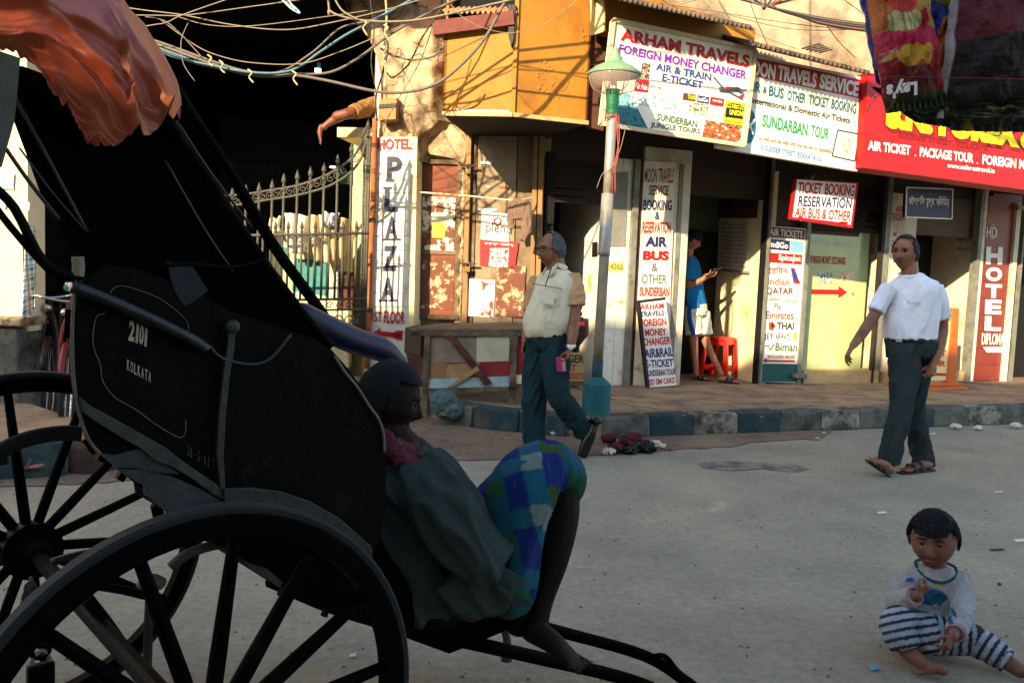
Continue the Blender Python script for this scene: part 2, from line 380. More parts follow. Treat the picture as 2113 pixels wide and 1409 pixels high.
# kerb stones, each its own block, painted teal and white by turns
def kerbstone(a, b, m, nm='kerb_stone', h=PZ, dep=.16, parent=pav):
    a, b = V(a), V(b); t = (b-a); t.z = 0; t.normalize(); n_ = V((t.y, -t.x, 0)); g_ = t*.0025
    mb = MB(); A = [a+g_+n_*.03, b-g_+n_*.03, b-g_-n_*dep, a+g_-n_*dep]
    top = [V((p.x, p.y, h+.010+random.uniform(-.010, .008))) for p in A]; bot = [V((p.x, p.y, .0)) for p in A]
    o_ = random.uniform(.0, .04); bot[0] += n_*o_; bot[1] += n_*(o_+.01)
    mb.hexa(top, bot); return mb.build(nm, m, parent, bevel=.018)
def walk(P, step):
    out = [V(P[0])]; acc = 0
    for a, b in zip(P, P[1:]):
        a, b = V(a), V(b); l = (b-a).length; k = step-acc
        while k <= l: out.append(a.lerp(b, k/l)); k += step
        acc = l-(k-step)
    return out
ks = walk(kp, .46)
cyc = [KERB, KERBB, KERBW, KERBB, KERB, KERBW, KERB, KERBB, KERB, KERBW]
for i, (a, b) in enumerate(zip(ks, ks[1:])): kerbstone(a, b, cyc[i % 10])
ks = walk(kl+[kp[0]], .42)
for i, (a, b) in enumerate(zip(ks, ks[1:])): kerbstone(a, b, KERBB if i % 3 else KERB)
# pavers
pm = MB().box((0, 0, 0), (.135, 0, 0), (0, .085, 0), (0, 0, .012)).mesh('brick')
pm.materials.append(BRICKP); cnt = 0; rest = MB()
for j in range(13):
    for i in range(28):
        u_ = -.55+i*.285+(j % 2)*.14; o_ = .12+j*.185
        c = fu(u_, o_, PZ+.001+random.uniform(-.004, .004))
        # keep inside kerb line
        k = None
        for a, b in zip(kp, kp[1:]):
            if a.x <= c.x <= b.x: k = a.y+(b.y-a.y)*(c.x-a.x)/(b.x-a.x)
        if k is None or c.y < k+.30: continue
        if cnt < 290:
            ob = bpy.data.objects.new('brick', pm); COL.objects.link(ob); ob.parent = pav
            ob.location = c-wloc(pav); ob.rotation_euler = (random.uniform(-.012, .012), random.uniform(-.012, .012), AN+random.uniform(-.02, .02)); cnt += 1
# left pavement by the lane corner
q = [gz(x, y, .2) for x, y in [(-260, 935), (0, 922), (100, 914), (165, 912)]]
lp_ = thing('street_corner_kerb', q[3], 'teal painted kerb stones with a rusty red end at the lane corner behind the rickshaw', 'kerb')
MB().slab([(p.x, p.y, .2) for p in [*q, gz(150, 862, .2), gz(60, 832, .2), gz(-300, 830, .2)]], V((0, 0, 1)), .19).build('paving', PAVE, lp_)
ks = [q[0], q[1]+(q[0]-q[1])*.3, q[1].lerp(q[2], .4), q[2].lerp(q[3], .55)]
for a, b in zip(ks, ks[1:]): kerbstone(a, b, KERBB, 'kerb_stone', .2, .18, lp_)
RSTN = mat('red_stained_stone', (84, 52, 42), .9, .35, 9, .5, 45, c2=(56, 44, 36), sc2=6)
MB().lathe(q[3]+V((.02, .1, -.2)), [(.15, 0), (.15, .17), (.13, .205), (.02, .21)], 18).build('corner_stone', RSTN, lp_, smooth=False)
st = gz(45, 975, .03)
sd = thing('slipper', st, 'worn tan slipper lying by the teal kerb behind the left wheel', 'slipper')
MB().tube([st+V((-.1, .02, .03)), st+V((0, 0, .035)), st+V((.12, -.01, .05))], [(.045, .012), (.035, .012), (.045, .012)], 12, 5, (0, 1, 0), 'round').build('sole', mat('tan_sole', (150, 100, 75), .7), sd, smooth=True)
MB().tube([st+V((.05, -.05, .03)), st+V((.06, 0, .085)), st+V((.05, .05, .03))], .012, 8, 5).build('strap', BROWN, sd, smooth=True)
# ================================================================== CORNER BUILDING
bld = thing('corner_building', (0.29, 8.99, 0), 'old cream plastered corner building with shops under hanging signboards', 'building')
def part(mb, nm, m, par=bld, **k): return mb.build(nm, m, par, **k)
def ux(px, py=600, o=0): return (FP(o).h(px, py)-FB).dot(FU)
def wall_uz(u0, u1, z0, z1, o, t, nm, m, par=bld, **k):
    return MB().slab([fu(u0, o, z1), fu(u1, o, z1), fu(u1, o, z0), fu(u0, o, z0)], FN, t).build(nm, m, par, **k)
def wall_side(u0, o0, o1, z0, z1, nm, m, par=bld, t=.1, **k):       # faces -u
    return MB().slab([fu(u0, o1, z1), fu(u0, o0, z1), fu(u0, o0, z0), fu(u0, o1, z0)], -FU, t).build(nm, m, par, **k)
# upper wall and dark shop fascia
wall_uz(-1.2, 9.5, 3.05, 8.5, -.02, .3, 'upper_wall', UPPERW)
wall_uz(-1.09, 9.5, 2.3, 3.05, -.05, .15, 'lintel', mat('lintel_shade', (60, 48, 36), .9, .3, 6, .3, 25))  # dark brown puts the shade under the boards into the colour
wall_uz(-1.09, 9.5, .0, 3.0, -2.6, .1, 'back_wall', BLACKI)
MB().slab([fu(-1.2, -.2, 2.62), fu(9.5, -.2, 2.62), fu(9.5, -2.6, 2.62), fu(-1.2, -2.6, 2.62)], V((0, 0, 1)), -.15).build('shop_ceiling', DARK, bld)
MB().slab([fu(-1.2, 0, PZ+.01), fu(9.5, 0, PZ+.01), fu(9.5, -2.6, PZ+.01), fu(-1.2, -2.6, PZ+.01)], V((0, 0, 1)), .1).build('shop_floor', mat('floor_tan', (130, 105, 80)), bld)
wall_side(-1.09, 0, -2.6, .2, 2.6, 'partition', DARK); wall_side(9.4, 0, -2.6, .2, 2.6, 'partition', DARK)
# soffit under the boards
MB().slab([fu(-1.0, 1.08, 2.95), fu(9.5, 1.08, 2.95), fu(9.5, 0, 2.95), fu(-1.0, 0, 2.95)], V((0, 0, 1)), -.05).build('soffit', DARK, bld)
# ---- shop one: dark counter shop
wall_uz(ux(1110), ux(1210, 600, -1.0)+.3, PZ, 2.6, -1.2, .1, 'back_wall', mat('grey_green_wall', (44, 46, 40), .8, .2, 5))
FPm = FP(-1.18)
plate(FPm, r4(1145, 372, 1203, 462), .03, 'window', BLACKI, bld)
u1 = ux(1243)
wall_side(u1, 0, -1.2, PZ, 2.6, 'tiled_side_wall', TILEW)
for k in range(8): MB().slab([fu(u1-.004, 0, .18+k*.3+.3-.004), fu(u1-.004, -1.19, .48+k*.3-.004), fu(u1-.004, -1.19, .184+k*.3), fu(u1-.004, 0, .184+k*.3)], -FU, .003).build('tile', TILEW, bld)
sw = side(1243, 600, 0); sw = sw.off(.006)
plate(sw, [(1222, 500), (1233, 499), (1233, 530), (1221, 531)], .02, 'switch_plate', BLK, bld)
plate(sw, [(1212, 570), (1222, 565), (1222, 600), (1212, 606)], .003, 'notice', mat('yellowed_paper', (190, 165, 110)), bld)
# counter heap
ct = thing('shop_counter', fu(ux(1205)-.1, -.6, PZ), 'low dark counter stacked with goods inside the first shop', 'counter')
for i, (c, hh, m) in enumerate([((-.2, -.75, .45), (.45, .2, .45), DARK), ((-.15, -.7, .94), (.42, .18, .04), RUST), ((-.1, -.65, 1.02), (.38, .2, .03), DARK)]):
    MB().box(fu(ux(1205)+c[0], c[1], c[2]), FU*hh[0], FN*hh[1], V((0, 0, hh[2]))).build('counter_top' if i else 'base', m, ct, bevel=.01)
tr = thing('goods_tray', fu(ux(1215)-.12, -.3, .72), 'dark tray of goods with a red band beside the street lamp', 'tray')
for k in range(4): MB().box(fu(ux(1212)-.1, -.32+k*.01, .78+k*.055), FU*(.2-.02*k), FN*.12, V((0, 0, .02))).build('tray' if k != 1 else 'band', DARK if k != 1 else RED, tr, bevel=.006)
sg = thing('money_changer_box', fu(ux(1195), .2, PZ), 'small box sign behind the walking man reading NGER, RET, R TICKETS', 'sign')
fp3 = FP(.12)
plate(fp3, r4(1158, 728, 1206, 787), .05, 'board', mat('tan_board', (160, 130, 80)), sg)
T(fp3, 'NGER', (1160, 731), (1205, 732), 17, BLK, sg); T(fp3, 'RET', (1160, 752), (1190, 752), 13, RED, sg); T(fp3, 'R TICKETS', (1160, 769), (1204, 769), 13, RED, sg)
# ---- tiled pillar with single tiles
pl0 = MB().slab([fu(ux(1243), 0, 2.6), fu(ux(1300), 0, 2.6), fu(ux(1300), 0, PZ), fu(ux(1243), 0, PZ)], FN, .25).build('tiled_pillar', TILEW, bld)
a0, a1 = ux(1243), ux(1300)
for k in range(8):
    for j in range(2):
        w_ = (a1-a0)/2; z0 = PZ+.02+k*.3
        MB().slab([fu(a0+j*w_+.003, .008, z0+.295), fu(a0+(j+1)*w_-.003, .008, z0+.295), fu(a0+(j+1)*w_-.003, .008, z0), fu(a0+j*w_+.003, .008, z0)], FN, .007).build('tile', TILEW, pl0)
patch(FP(.009), r4(1256, 540, 1288, 560), mat('sticker_yellow', (205, 190, 110)), pl0, name='sticker')
T(FP(.013), '4265', (1259, 543), (1286, 544), 13, mat('sticker_ink', (120, 130, 40)), pl0)
plate(FP(.02), r4(1256, 355, 1297, 508), .02, 'grey_notice', mat('grey_board', (130, 128, 118), .6, .2), pl0)
# ---- metal post
def post(x0, x1, nm, m, y0=330, y1=792, o=.05, t=.12): return MB().slab([FP(o).h(x0+.04*60, y0), FP(o).h(x1+.04*60, y0), V((*FP(o).h(x1-.04*400+12, y1).xy, PZ)), V((*FP(o).h(x0-.04*400+12, y1).xy, PZ))], FN, t).build(nm, m, bld)
def upost(xa, xb, o, t, nm, m, z1=2.6): return wall_uz(ux(xa, 560, o), ux(xb, 560, o), PZ, z1, o, t, nm, m)
upost(1300, 1311, .06, .12, 'metal_post', METG); upost(1311, 1318, .03, .05, 'metal_post', RUST)
# ---- Moon Travels upright board pillar
wall_uz(ux(1318), ux(1413), PZ, 2.75, .0, .3, 'pillar', WCREAM)
upost(1392, 1400, .015, .02, 'edge_strip', METG)
mb_ = thing('upright_signboard', fu(ux(1350), 0, PZ), 'tall white upright board with red and navy words from MOON TRAVELS down to SUNDERBAN', 'sign')
plate(FP(.03), [(1329, 332), (1394, 336), (1376, 800), (1306, 800)], .028, 'board', mat('sign_white', (222, 214, 192), .6, .12, 8, .1, 30, c2=(165, 145, 110), m2=.66, w2=.06, sc2=6), mb_)
P_ = FP(.03)
for s, x0, x1, y, h, m, b in [('MOON TRAVELS', 1331, 1391, 347, 30, MAR, .0), ('SERVICE', 1340, 1380, 382, 21, MAR, .01), ('BOOKING', 1328, 1387, 412, 22, NAVY, .02), ('&', 1352, 1362, 437, 16, NAVY, .03), ('RESERVATION', 1326, 1385, 457, 24, RED, .02), ('AIR', 1332, 1378, 488, 21, NAVY, .05), ('BUS', 1327, 1381, 517, 20, RED, .06), ('&', 1345, 1358, 543, 17, GRY, .0), ('OTHER', 1325, 1376, 566, 19, GRY, .0), ('SUNDERBAN', 1320, 1382, 592, 19, RED, .03)]:
    T(P_, s, (x0, y), (x1, y+1), h, m, mb_, -.06, b)
# ---- A-board
ab = thing('sandwich_board', gz(1360, 797, PZ), 'white leaning pavement board lettered ARHAM TRAVELS FOREIGN MONEY CHANGER', 'sign')
A0 = fu(ux(1337, 800), .24, PZ); A1 = A0+FU*.3
ax_ = (A1-A0).normalized(); nn = ax_.cross((V((0, 0, 1))-FN*.10).normalized()); nn = nn if nn.y < 0 else -nn
AP = Pl(A0, nn)
plate(AP, [(1318, 622), (1373, 616), (1396, 795), (1338, 799)], .03, 'board', mat('sign_white2', (225, 212, 196), .6, .1, 8, .1), ab)
plate(AP.off(.006), [(1316, 622), (1321, 621), (1341, 799), (1336, 800)], .045, 'frame', BLK, ab)
plate(AP.off(.006), [(1316, 620), (1373, 613), (1374, 618), (1318, 625)], .045, 'frame', BLK, ab)
for s, a, b_, h, m, bo in [('ARHAM', (1320, 628), (1369, 625), 12, RED, .03), ('TRAVELS', (1320, 643), (1370, 640), 11, NAVY, .02), ('FOREIGN', (1321, 659), (1374, 656), 15, RED, .03), ('MONEY', (1330, 679), (1374, 677), 15, RED, .03), ('CHANGER', (1325, 698), (1383, 694), 16, RED, .03), ('AIR&RAIL', (1329, 720), (1388, 716), 19, NAVY, .03), ('E-TICKET', (1331, 743), (1388, 740), 16, NAVY, .03), ('SUNDERBAN TOUR', (1333, 764), (1393, 760), 13, NAVY, .01), ('ISD SIM CARD', (1337, 783), (1392, 778), 12, RED, .01)]:
    T(AP, s, a, b_, h, m, ab, .1, bo)
# ---- alcove
ua = ux(1413); ub = ux(1577)
wall_uz(ua-.2, ub, PZ, 2.62, -.95, .08, 'alcove_back_wall', mat('dim_green_wall', (66, 78, 52), .85, .2, 4))
wall_uz(ua+.02, ux(1478, 560, -.93), PZ, 1.95, -.93, .03, 'dark_doorway', BLACKI)
wall_side(ub, 0, -.95, PZ, 2.62, 'alcove_side_wall', CREAM)
SWp = side(1577, 600, 0).off(.004)
ps = thing('wall_sign', SWp.h(1520, 450), 'dark framed TICKETS BOOK RESERVATION sign high on the alcove side wall', 'sign')
plate(SWp.off(.03), [(1478, 388), (1562, 391), (1558, 450), (1473, 449)], .03, 'board', mat('dark_red_board', (70, 34, 36), .6), ps)
q_ = SWp.off(.03)
for s, y, m in [('TICKETS BOOK', 394, MAR), ('RESERVATION', 412, NAVY), ('AIR BUS & OTHER', 431, MAR)]: T(q_, s, (1481, y), (1556, y+2), 14, m, ps, -.03, .03)
pb = thing('price_board', SWp.h(1512, 560), 'narrow white handwritten price board with dark edge on the alcove wall', 'board')
plate(SWp.off(.02), [(1484, 452), (1545, 455), (1541, 562), (1480, 555)], .02, 'board', mat('price_white', (190, 182, 160), .6, .1), pb)
plate(SWp.off(.03), [(1479, 553), (1543, 560), (1543, 565), (1479, 558)], .03, 'ledge', METG, pb)
for k in range(11): T(SWp.off(.02), random.choice(['Bangkok  9800', 'Dhaka  1250', 'Kathmandu 6200', 'Delhi  4100', 'Bombay  5300', 'Siliguri  850']), (1488, 459+k*8.5), (1538, 461+k*8.8), 5, GRY, pb, -.03, 0)
# ---- black post, AIR TICKETS board
upost(1577, 1583, .04, .1, 'black_post', BLK, 2.9); upost(1583, 1586, .08, .1, 'metal_post', METG, 2.9)
wall_uz(ux(1583), ux(1775), 1.95, 2.75, -.08, .05, 'dark_red_panel', mat('dark_red_panel', (70, 24, 18), .6, .35, 5, .1, 20))
T(FP(-.078), 'MOON', (1612, 395), (1652, 398), 22, MAR, bld); T(FP(-.078), 'TOUR', (1612, 425), (1648, 428), 22, MAR, bld)
at = thing('airline_board', fu(ux(1615), .05, PZ), 'white AIR TICKETS board listing airlines above a dark green foot', 'sign')
AT = FP(.05)
plate(AT, [(1586, 466), (1664, 472), (1651, 790), (1568, 788)], .04, 'board', mat('sign_white3', (220, 214, 200), .55, .1, 9, .05), at)
patch(AT, [(1573, 750), (1651, 751), (1649, 788), (1570, 788)], mat('green_foot', (8, 80, 68), .6, .2), at)
patch(AT, [(1586, 468), (1661, 474), (1659, 494), (1584, 489)], MAR, at)
T(AT, 'AIR TICKETS', (1588, 471), (1656, 477), 15, WHT, at, -.04, .01, .005)
patch(AT, [(1584, 493), (1630, 497), (1629, 518), (1582, 514)], NAVY, at); T(AT, 'IndiGo', (1588, 497), (1626, 501), 13, WHT, at, -.04, .03, .005)
patch(AT, [(1631, 497), (1658, 499), (1657, 520), (1630, 518)], LBL, at)
patch(AT, [(1583, 521), (1655, 526), (1654, 546), (1582, 541)], RED, at); T(AT, 'SpiceJet', (1606, 525), (1652, 528), 15, WHT, at, -.04, .02, .005)
for s, x0, x1, y, h, m, b in [('इंडियन', 1583, 1625, 549, 17, RED, .0), ('Indian', 1584, 1629, 574, 14, ORG, .0), ('QATAR', 1581, 1637, 593, 16, MAR, .01), ('AIRWAYS', 1588, 1611, 614, 7, MAR, 0), ('Fly', 1598, 1612, 626, 16, MAR, 0), ('Emirates', 1581, 1637, 642, 16, MAR, 0), ('THAI', 1603, 1638, 665, 14, BLK, .02), ('JET', 1577, 1596, 688, 15, NAVY, .01), ('AIRWAYS', 1600, 1629, 687, 14, NAVY, 0), ('Biman', 1600, 1645, 707, 17, DGRN, .01), ('BANGLADESH AIRLINES', 1584, 1640, 732, 7, MAR, 0)]:
    T(AT, s, (x0, y), (x1, y+1), h, m, at, -.04, b)
T(AT, 'القطرية', (1616, 614), (1643, 616), 11, MAR, at, -.04, 0)
patch(AT, [(1631, 553), (1639, 553), (1651, 586), (1637, 584)], RED, at, .004); patch(AT, [(1631, 553), (1635, 553), (1645, 570), (1640, 584)], BLUE, at, .006)
patch(AT, [(1586, 666), (1594, 663), (1600, 672), (1594, 682), (1586, 680)], ORG, at, .004); patch(AT, [(1590, 669), (1594, 667), (1597, 672), (1593, 678)], BLK, at, .006)
patch(AT, [(1638, 686), (1643, 682), (1643, 700), (1638, 702), (1635, 694)], YEL, at, .004)
MB().tube([AT.h(1578, 714)+FN*.005, AT.h(1585, 712)+FN*.005, AT.h(1588, 722)+FN*.005, AT.h(1597, 710)+FN*.005], .006, 6).build('painted_logo', RED, at)
arrow(AT, (1640, 745), (1573, 744), 4, RED, at, 9, False)
upost(1660, 1668, .07, .12, 'metal_post', METG, 2.6)
MB().box(FP(.1).h(1650, 775), FU*.09, FN*.03, V((0, 0, .03))).build('door_bolt', METG, bld, bevel=.01)
# ---- glass door with stickers
gd = MB().slab([fu(ux(1668, 560, -.1), -.1, 2.0), fu(ux(1790, 560, -.1), -.1, 2.0), fu(ux(1790, 560, -.1), -.1, .34), fu(ux(1668, 560, -.1), -.1, .34)], FN, .02).build('glass_door', mat('green_glass', (150, 170, 120), .12, .12, 3, 0, c2=(176, 184, 128), m2=.5, w2=.2, sc2=1.5, spec=.6), bld)
GD = FP(-.1)
T(GD, 'বৈদেশিক মুদ্রা বিনিময় কেন্দ্র', (1676, 486), (1762, 494), 24, WHT, gd, -.04, 0)
T(GD, 'FOREIGN MONEY EXCHANGE', (1672, 527), (1745, 531), 16, RED, gd, -.04, .01)
picture(GD, [(1689, 562), (1717, 563), (1716, 586), (1688, 585)], blotch([(225, 222, 205), (60, 70, 60), (210, 210, 190), (40, 40, 40)], 7, 1), gd)
picture(GD, [(1734, 562), (1762, 563), (1761, 586), (1733, 585)], blotch([(240, 230, 190), (200, 150, 90), (235, 215, 170)], 6, 2), gd)
arrow(GD, (1674, 602), (1748, 603), 10, RED, gd, 18, False)
for k in range(9):
    y = 628+k*15; patch(GD, [(1680-k*.6, y), (1730-k*.6, y+1), (1729-k*.6, y+12), (1679-k*.6, y+11)], mat('frosted_strip', (186, 186, 140), .5), gd)
MB().ell(GD.h(1757, 605)+FN*.02, .012).build('door_knob', METG, gd, smooth=True)
# cream side wall right of door
uc = ux(1818)
wall_side(uc, 0, -.42, .34, 2.05, 'door_side_wall', WCREAM)
SP = side(1818, 600, 0).off(.003)
T(SP, 'MONEY', (1782, 500), (1803, 498), 11, RED, bld, -.04, .0); T(SP, 'CHANGER', (1776, 514), (1806, 513), 11, RED, bld, -.04, 0)
wall_uz(ux(1664), ux(1818), PZ, .345, .06, .5, 'door_sill', mat('tan_sill', (188, 158, 108), .8, .2, 9, .3))
wall_uz(ux(1780, 560, -.4), uc, .34, 2.62, -.42, .05, 'inner_wall', WCREAM)
# rolled shutter slats over the shops
for k in range(7): MB().slab([fu(ux(1668), -.03, 2.06+k*.075), fu(uc, -.03, 2.06+k*.075), fu(uc, -.0, 2.0+k*.075), fu(ux(1668), -.0, 2.0+k*.075)], FN, .02).build('shutter_slat', mat('shutter_dark', (48, 32, 28), .6), bld)
for k in range(6): MB().slab([fu(ux(1112), -.03, 2.16+k*.075), fu(ux(1300), -.03, 2.16+k*.075), fu(ux(1300), 0, 2.1+k*.075), fu(ux(1112), 0, 2.1+k*.075)], FN, .02).build('shutter_slat', mat('shutter_dark', (48, 32, 28)), bld)
upost(1815, 1819, .07, .06, 'metal_post', mat('post_dark', (40, 30, 24)), 2.7); upost(1821, 1831, .05, .1, 'metal_post', METG, 2.7)
# ---- next shop
wall_uz(ux(1831), ux(1885), PZ, 2.5, -.03, .1, 'wall', WCREAM)
W2 = FP(-.03)
T(W2, 'AIR', (1848, 425), (1866, 426), 13, RED, bld, -.04, .01); T(W2, 'TICKET', (1840, 440), (1872, 441), 14, RED, bld, -.04, .01); T(W2, 'M', (1843, 479), (1850, 479), 9, RED, bld); T(W2, 'CHANGER', (1838, 496), (1872, 498), 12, RED, bld, -.04, 0)
wall_uz(ux(1885), ux(1960, 560, -.7), PZ, 2.6, -.75, .05, 'dark_doorway', mat('dim_green_door', (22, 28, 24), .4))
ud = ux(2014)
wall_side(ud, 0, -.75, PZ, 2.5, 'shop_side_wall', WCREAM)
wall_uz(ux(1950, 560, -.7), ud, PZ, 2.6, -.74, .03, 'inner_wall', WCREAM)
SP2 = side(2014, 600, 0).off(.004)
T(SP2, 'বৈদেশিক মুদ্রা', (1975, 490), (2004, 492), 10, MAR, bld, -.04, 0); T(SP2, 'বিনিময় কেন্দ্র', (1975, 510), (2004, 510), 8, MAR, bld, -.04, 0)
MB().slab([fu(ux(1831), .05, .32), fu(ud, .05, .32), fu(ud, .05, PZ), fu(ux(1831), .05, PZ)], FN, .3).build('door_sill', mat('tan_sill'), bld)
upost(2014, 2021, .1, .1, 'metal_post', METG, 2.7); upost(2021, 2027, .07, .1, 'metal_post', WCREAM, 2.7)
wall_uz(uc, ud, 2.02, 2.5, -.04, .05, 'shop_fascia', mat('fascia_dim', (92, 74, 62), .8))
# hotel panel of red brown tiles
HP = FP(.05)
hp = wall_uz(ux(2027), ux(2086), PZ+.02, 2.6, .05, .2, 'tiled_panel', mat('red_tile', (122, 48, 34), .35, .2, 8, .05))
b0, b1 = ux(2027, 560, .05), ux(2086, 560, .05)
for k in range(11): MB().slab([fu(b0+.004, .057, .2+k*.215+.21), fu(b1-.004, .057, .41+k*.215), fu(b1-.004, .057, .2+k*.215), fu(b0+.004, .057, .2+k*.215)], FN, .006).build('tile', mat('red_tile'), hp)
HP2 = FP(.06)
for s, y0, y1 in [('H', 509, 545), ('O', 551, 580), ('T', 586, 614), ('E', 618, 648), ('L', 652, 682)]:
    x = 2035-(y0-509)*.02; T(HP2, s, (x, y0), (x+34, y0+1), y1-y0, WHT, hp, -.04, .05)
T(HP2, 'DIPLOMAT', (2026, 687), (2078, 688), 24, WHT, hp, -.04, .01)
patch(HP2, [(2028, 716), (2072, 715), (2071, 727), (2036, 727)], WHT, hp)
c = HP2.h(2047, 478)
MB().tube([c+FN*.006+(FU*cos(t*pi/10)*.055+V((0, 0, 1))*sin(t*pi/10)*.085) for t in range(21)], .005, 6, 1, closed=True).build('emblem_ring', WHT, hp)
T(HP2, 'HD', (2036, 468), (2058, 469), 22, WHT, hp, -.04, 0)
upost(2088, 2097, .1, .1, 'metal_post', WCREAM, 2.5)
upost(2106, 2109, .1, .05, 'metal_post', METG, 2.3)
wall_uz(ux(2097), 9, PZ, 2.6, -.3, .1, 'dark_doorway', BLACKI)
lmp = thing('tube_light', FP(.2).h(2095, 412), 'slim pale tube light fitting beside the dark hotel doorway', 'light')
MB().bar(FP(.1).h(2098, 429), FP(.1).h(2135, 431), .05).build('fitting', METG, lmp)
# ================================================================== LEFT, CORNER FACE
wl = LP(0)
def lw(s, o, z): return LB+LU*s+LN*o+V((0, 0, z))      # s runs along the left face, negative to the left
def ls(px, py=560, o=0): return (LP(o).h(px, py)-LB).dot(LU)
def wall_l(s0, s1, z0, z1, o, t, nm, m, par=bld, **k): return MB().slab([lw(s0, o, z1), lw(s1, o, z1), lw(s1, o, z0), lw(s0, o, z0)], LN, t).build(nm, m, par, **k)
wall_l(ls(760), .02, .1, 4.2, -.05, .35, 'corner_wall', PLASTER)
wall_l(ls(905), .02, 4.2, 8, -.05, .35, 'upper_corner_wall', UPPERW)
wall_l(ls(765), ls(775), .1, 4.2, .0, 1.0, 'pier_return', WCREAM)
# reveal behind the gate: cream return running into the lane
rv = MB().slab([lw(ls(725, 500, -.9), -.9, 2.75), lw(ls(768), -.02, 2.75), lw(ls(768), -.02, .1), lw(ls(725, 500, -.9), -.9, .1)], (LN-LU*.3).normalized(), .3).build('lane_return_wall', CREAM, bld)
wall_l(ls(716, 300, -.3), ls(775), 2.7, 2.8, .02, .9, 'ledge', CREAM)
# rough plaster column with flared head (shaped, uneven)
def column():
    prof = [(330, 772, 872), (283, 776, 880), (262, 780, 905), (246, 783, 925), (225, 784, 908), (190, 783, 905), (150, 779, 908), (110, 770, 914), (85, 758, 914), (60, 742, 912), (38, 722, 908), (15, 702, 906), (-30, 690, 905), (-120, 670, 905)]
    mb = MB(); rows = []
    N = 30
    Pl1 = LP(.28)
    for j in range(0, (len(prof)-1)*9+1):
        k = min(j//9, len(prof)-2); t = j/9-k
        y = prof[k][0]*(1-t)+prof[k+1][0]*t; a = prof[k][1]*(1-t)+prof[k+1][1]*t; b = prof[k][2]*(1-t)+prof[k+1][2]*t
        row = [lw(ls(a, y, .28)-.02, -.15, Pl1.h(a, y).z)]
        for i in range(N+1):
            x = a+(b-a)*i/N; p = Pl1.h(x, y); e = abs(i/N-.5)*2
            dpt = -.16*max(0, e-.72)/.28-.07*noise.noise(p*3.3)-.05*noise.noise(p*9)-.03*abs(sin(i/N*pi*3+p.z*2))
            row.append(p+LN*dpt)
        row.append(lw(ls(b, y, .28)+.02, -.15, Pl1.h(b, y).z)); rows.append(row)
    I = [[mb.av(p) for p in r] for r in rows]
    for r, s_ in zip(I, I[1:]):
        for i in range(len(r)-1): mb.f.append([r[i], r[i+1], s_[i+1], s_[i]])
    return mb.build('plaster_column', PLASTER, bld, smooth=True)
column()
# bulging cracked plaster over the doors
def bulge(px, name, dep, m):
    P1 = LP(0); mb = MB(); cx = sum(p[0] for p in px)/len(px); cy = sum(p[1] for p in px)/len(px)
    rings = []
    for k, (s_, o_) in enumerate([(1.04, -.02), (1.0, dep*.5), (.85, dep), (.5, dep*1.1), (.05, dep*1.1)]):
        r = []
        for i, (x, y) in enumerate(px):
            X = cx+(x-cx)*s_; Y = cy+(y-cy)*s_; p = P1.off(o_).h(X, Y); r.append(mb.av(p+LN*noise.noise(p*8)*dep*.5))
        rings.append(r)
    n = len(px)
    for a, b in zip(rings, rings[1:]):
        for i in range(n): mb.f.append([a[i], a[(i+1) % n], b[(i+1) % n], b[i]])
    mb.f.append(rings[-1]); return mb.build(name, m, bld, smooth=False)
bulge([(856, 262), (872, 244), (905, 240), (935, 252), (958, 275), (972, 300), (968, 325), (962, 345), (938, 332), (905, 326), (880, 322), (862, 330), (852, 300)], 'broken_plaster', .1, PLASTER)
for i, (x0, x1, w_) in enumerate([(851, 866, .06), (949, 962, .05)]):
    mb = MB(); 
    mb.tube([LP(.03).h(x0+8-(y-330)*.035, y)+LN*random.uniform(-.02, .02) for y in range(325, 680, 12)], [(random.uniform(.03, .05), .04) for y in range(325, 680, 12)], 8, 2, LU)
    mb.build('plaster_strip', PLASTER, bld, smooth=True)
# HOTEL PLAZA tiles
hz = thing('hotel_sign', lw(ls(815), .3, .7), 'tall white tiled pillar sign lettered HOTEL PLAZA 1ST FLOOR with a red arrow', 'sign')
HZ = LP(.3)
plate(HZ, [(775, 283), (861, 283), (852, 760), (758, 760)], .3, 'backing', CREAM, hz)
ys = [283, 312, 341, 370, 399, 428, 458, 487, 516, 545, 575, 604, 633, 662, 691, 722, 758]
HZt = HZ.off(.012)
for a, b in zip(ys, ys[1:]):
    f = lambda y: (779-(y-283)*.034, 849-(y-283)*.028)
    (l0, r0), (l1, r1) = f(a+1), f(b-1)
    plate(HZt.off(random.uniform(-.003, .004)), [(l0, a+1), (r0, a+1), (r1, b-1), (l1, b-1)], .012, 'tile', TILEW, hz)
HZ2 = HZ.off(.019)
INK = mat('letter_ink', (38, 38, 62), .6, .2, 30)
T(HZ2, 'HOTEL', (780, 287), (849, 286), 22, RED, hz, -.03, .02)
for s, x0, x1, y, h in [('P', 799, 830, 323, 52), ('L', 794, 822, 390, 47), ('A', 795, 822, 446, 50), ('Z', 791, 819, 507, 52), ('A', 787, 815, 572, 50)]:
    T(HZ2, s, (x0, y), (x1, y), h, INK, hz, -.03, .035)
    sx = {'P': [(x0-3, y+h)], 'L': [(x0-3, y)], 'A': [(x0-5, y+h), (x1-13, y+h)], 'Z': []}[s]
    for (qx, qy) in sx: patch(HZ2, [(qx, qy-4), (qx+18, qy-4), (qx+17, qy), (qx-1, qy)], INK, hz, .004, 'serif')
T(HZ2, '1ST', (768, 643), (788, 643), 21, RED, hz, -.03, .0); T(HZ2, 'FLOOR', (793, 641), (836, 643), 26, RED, hz, -.03, .01)
arrow(HZ2, (830, 692), (769, 687), 10, RED, hz, 16, True, 0, .004)
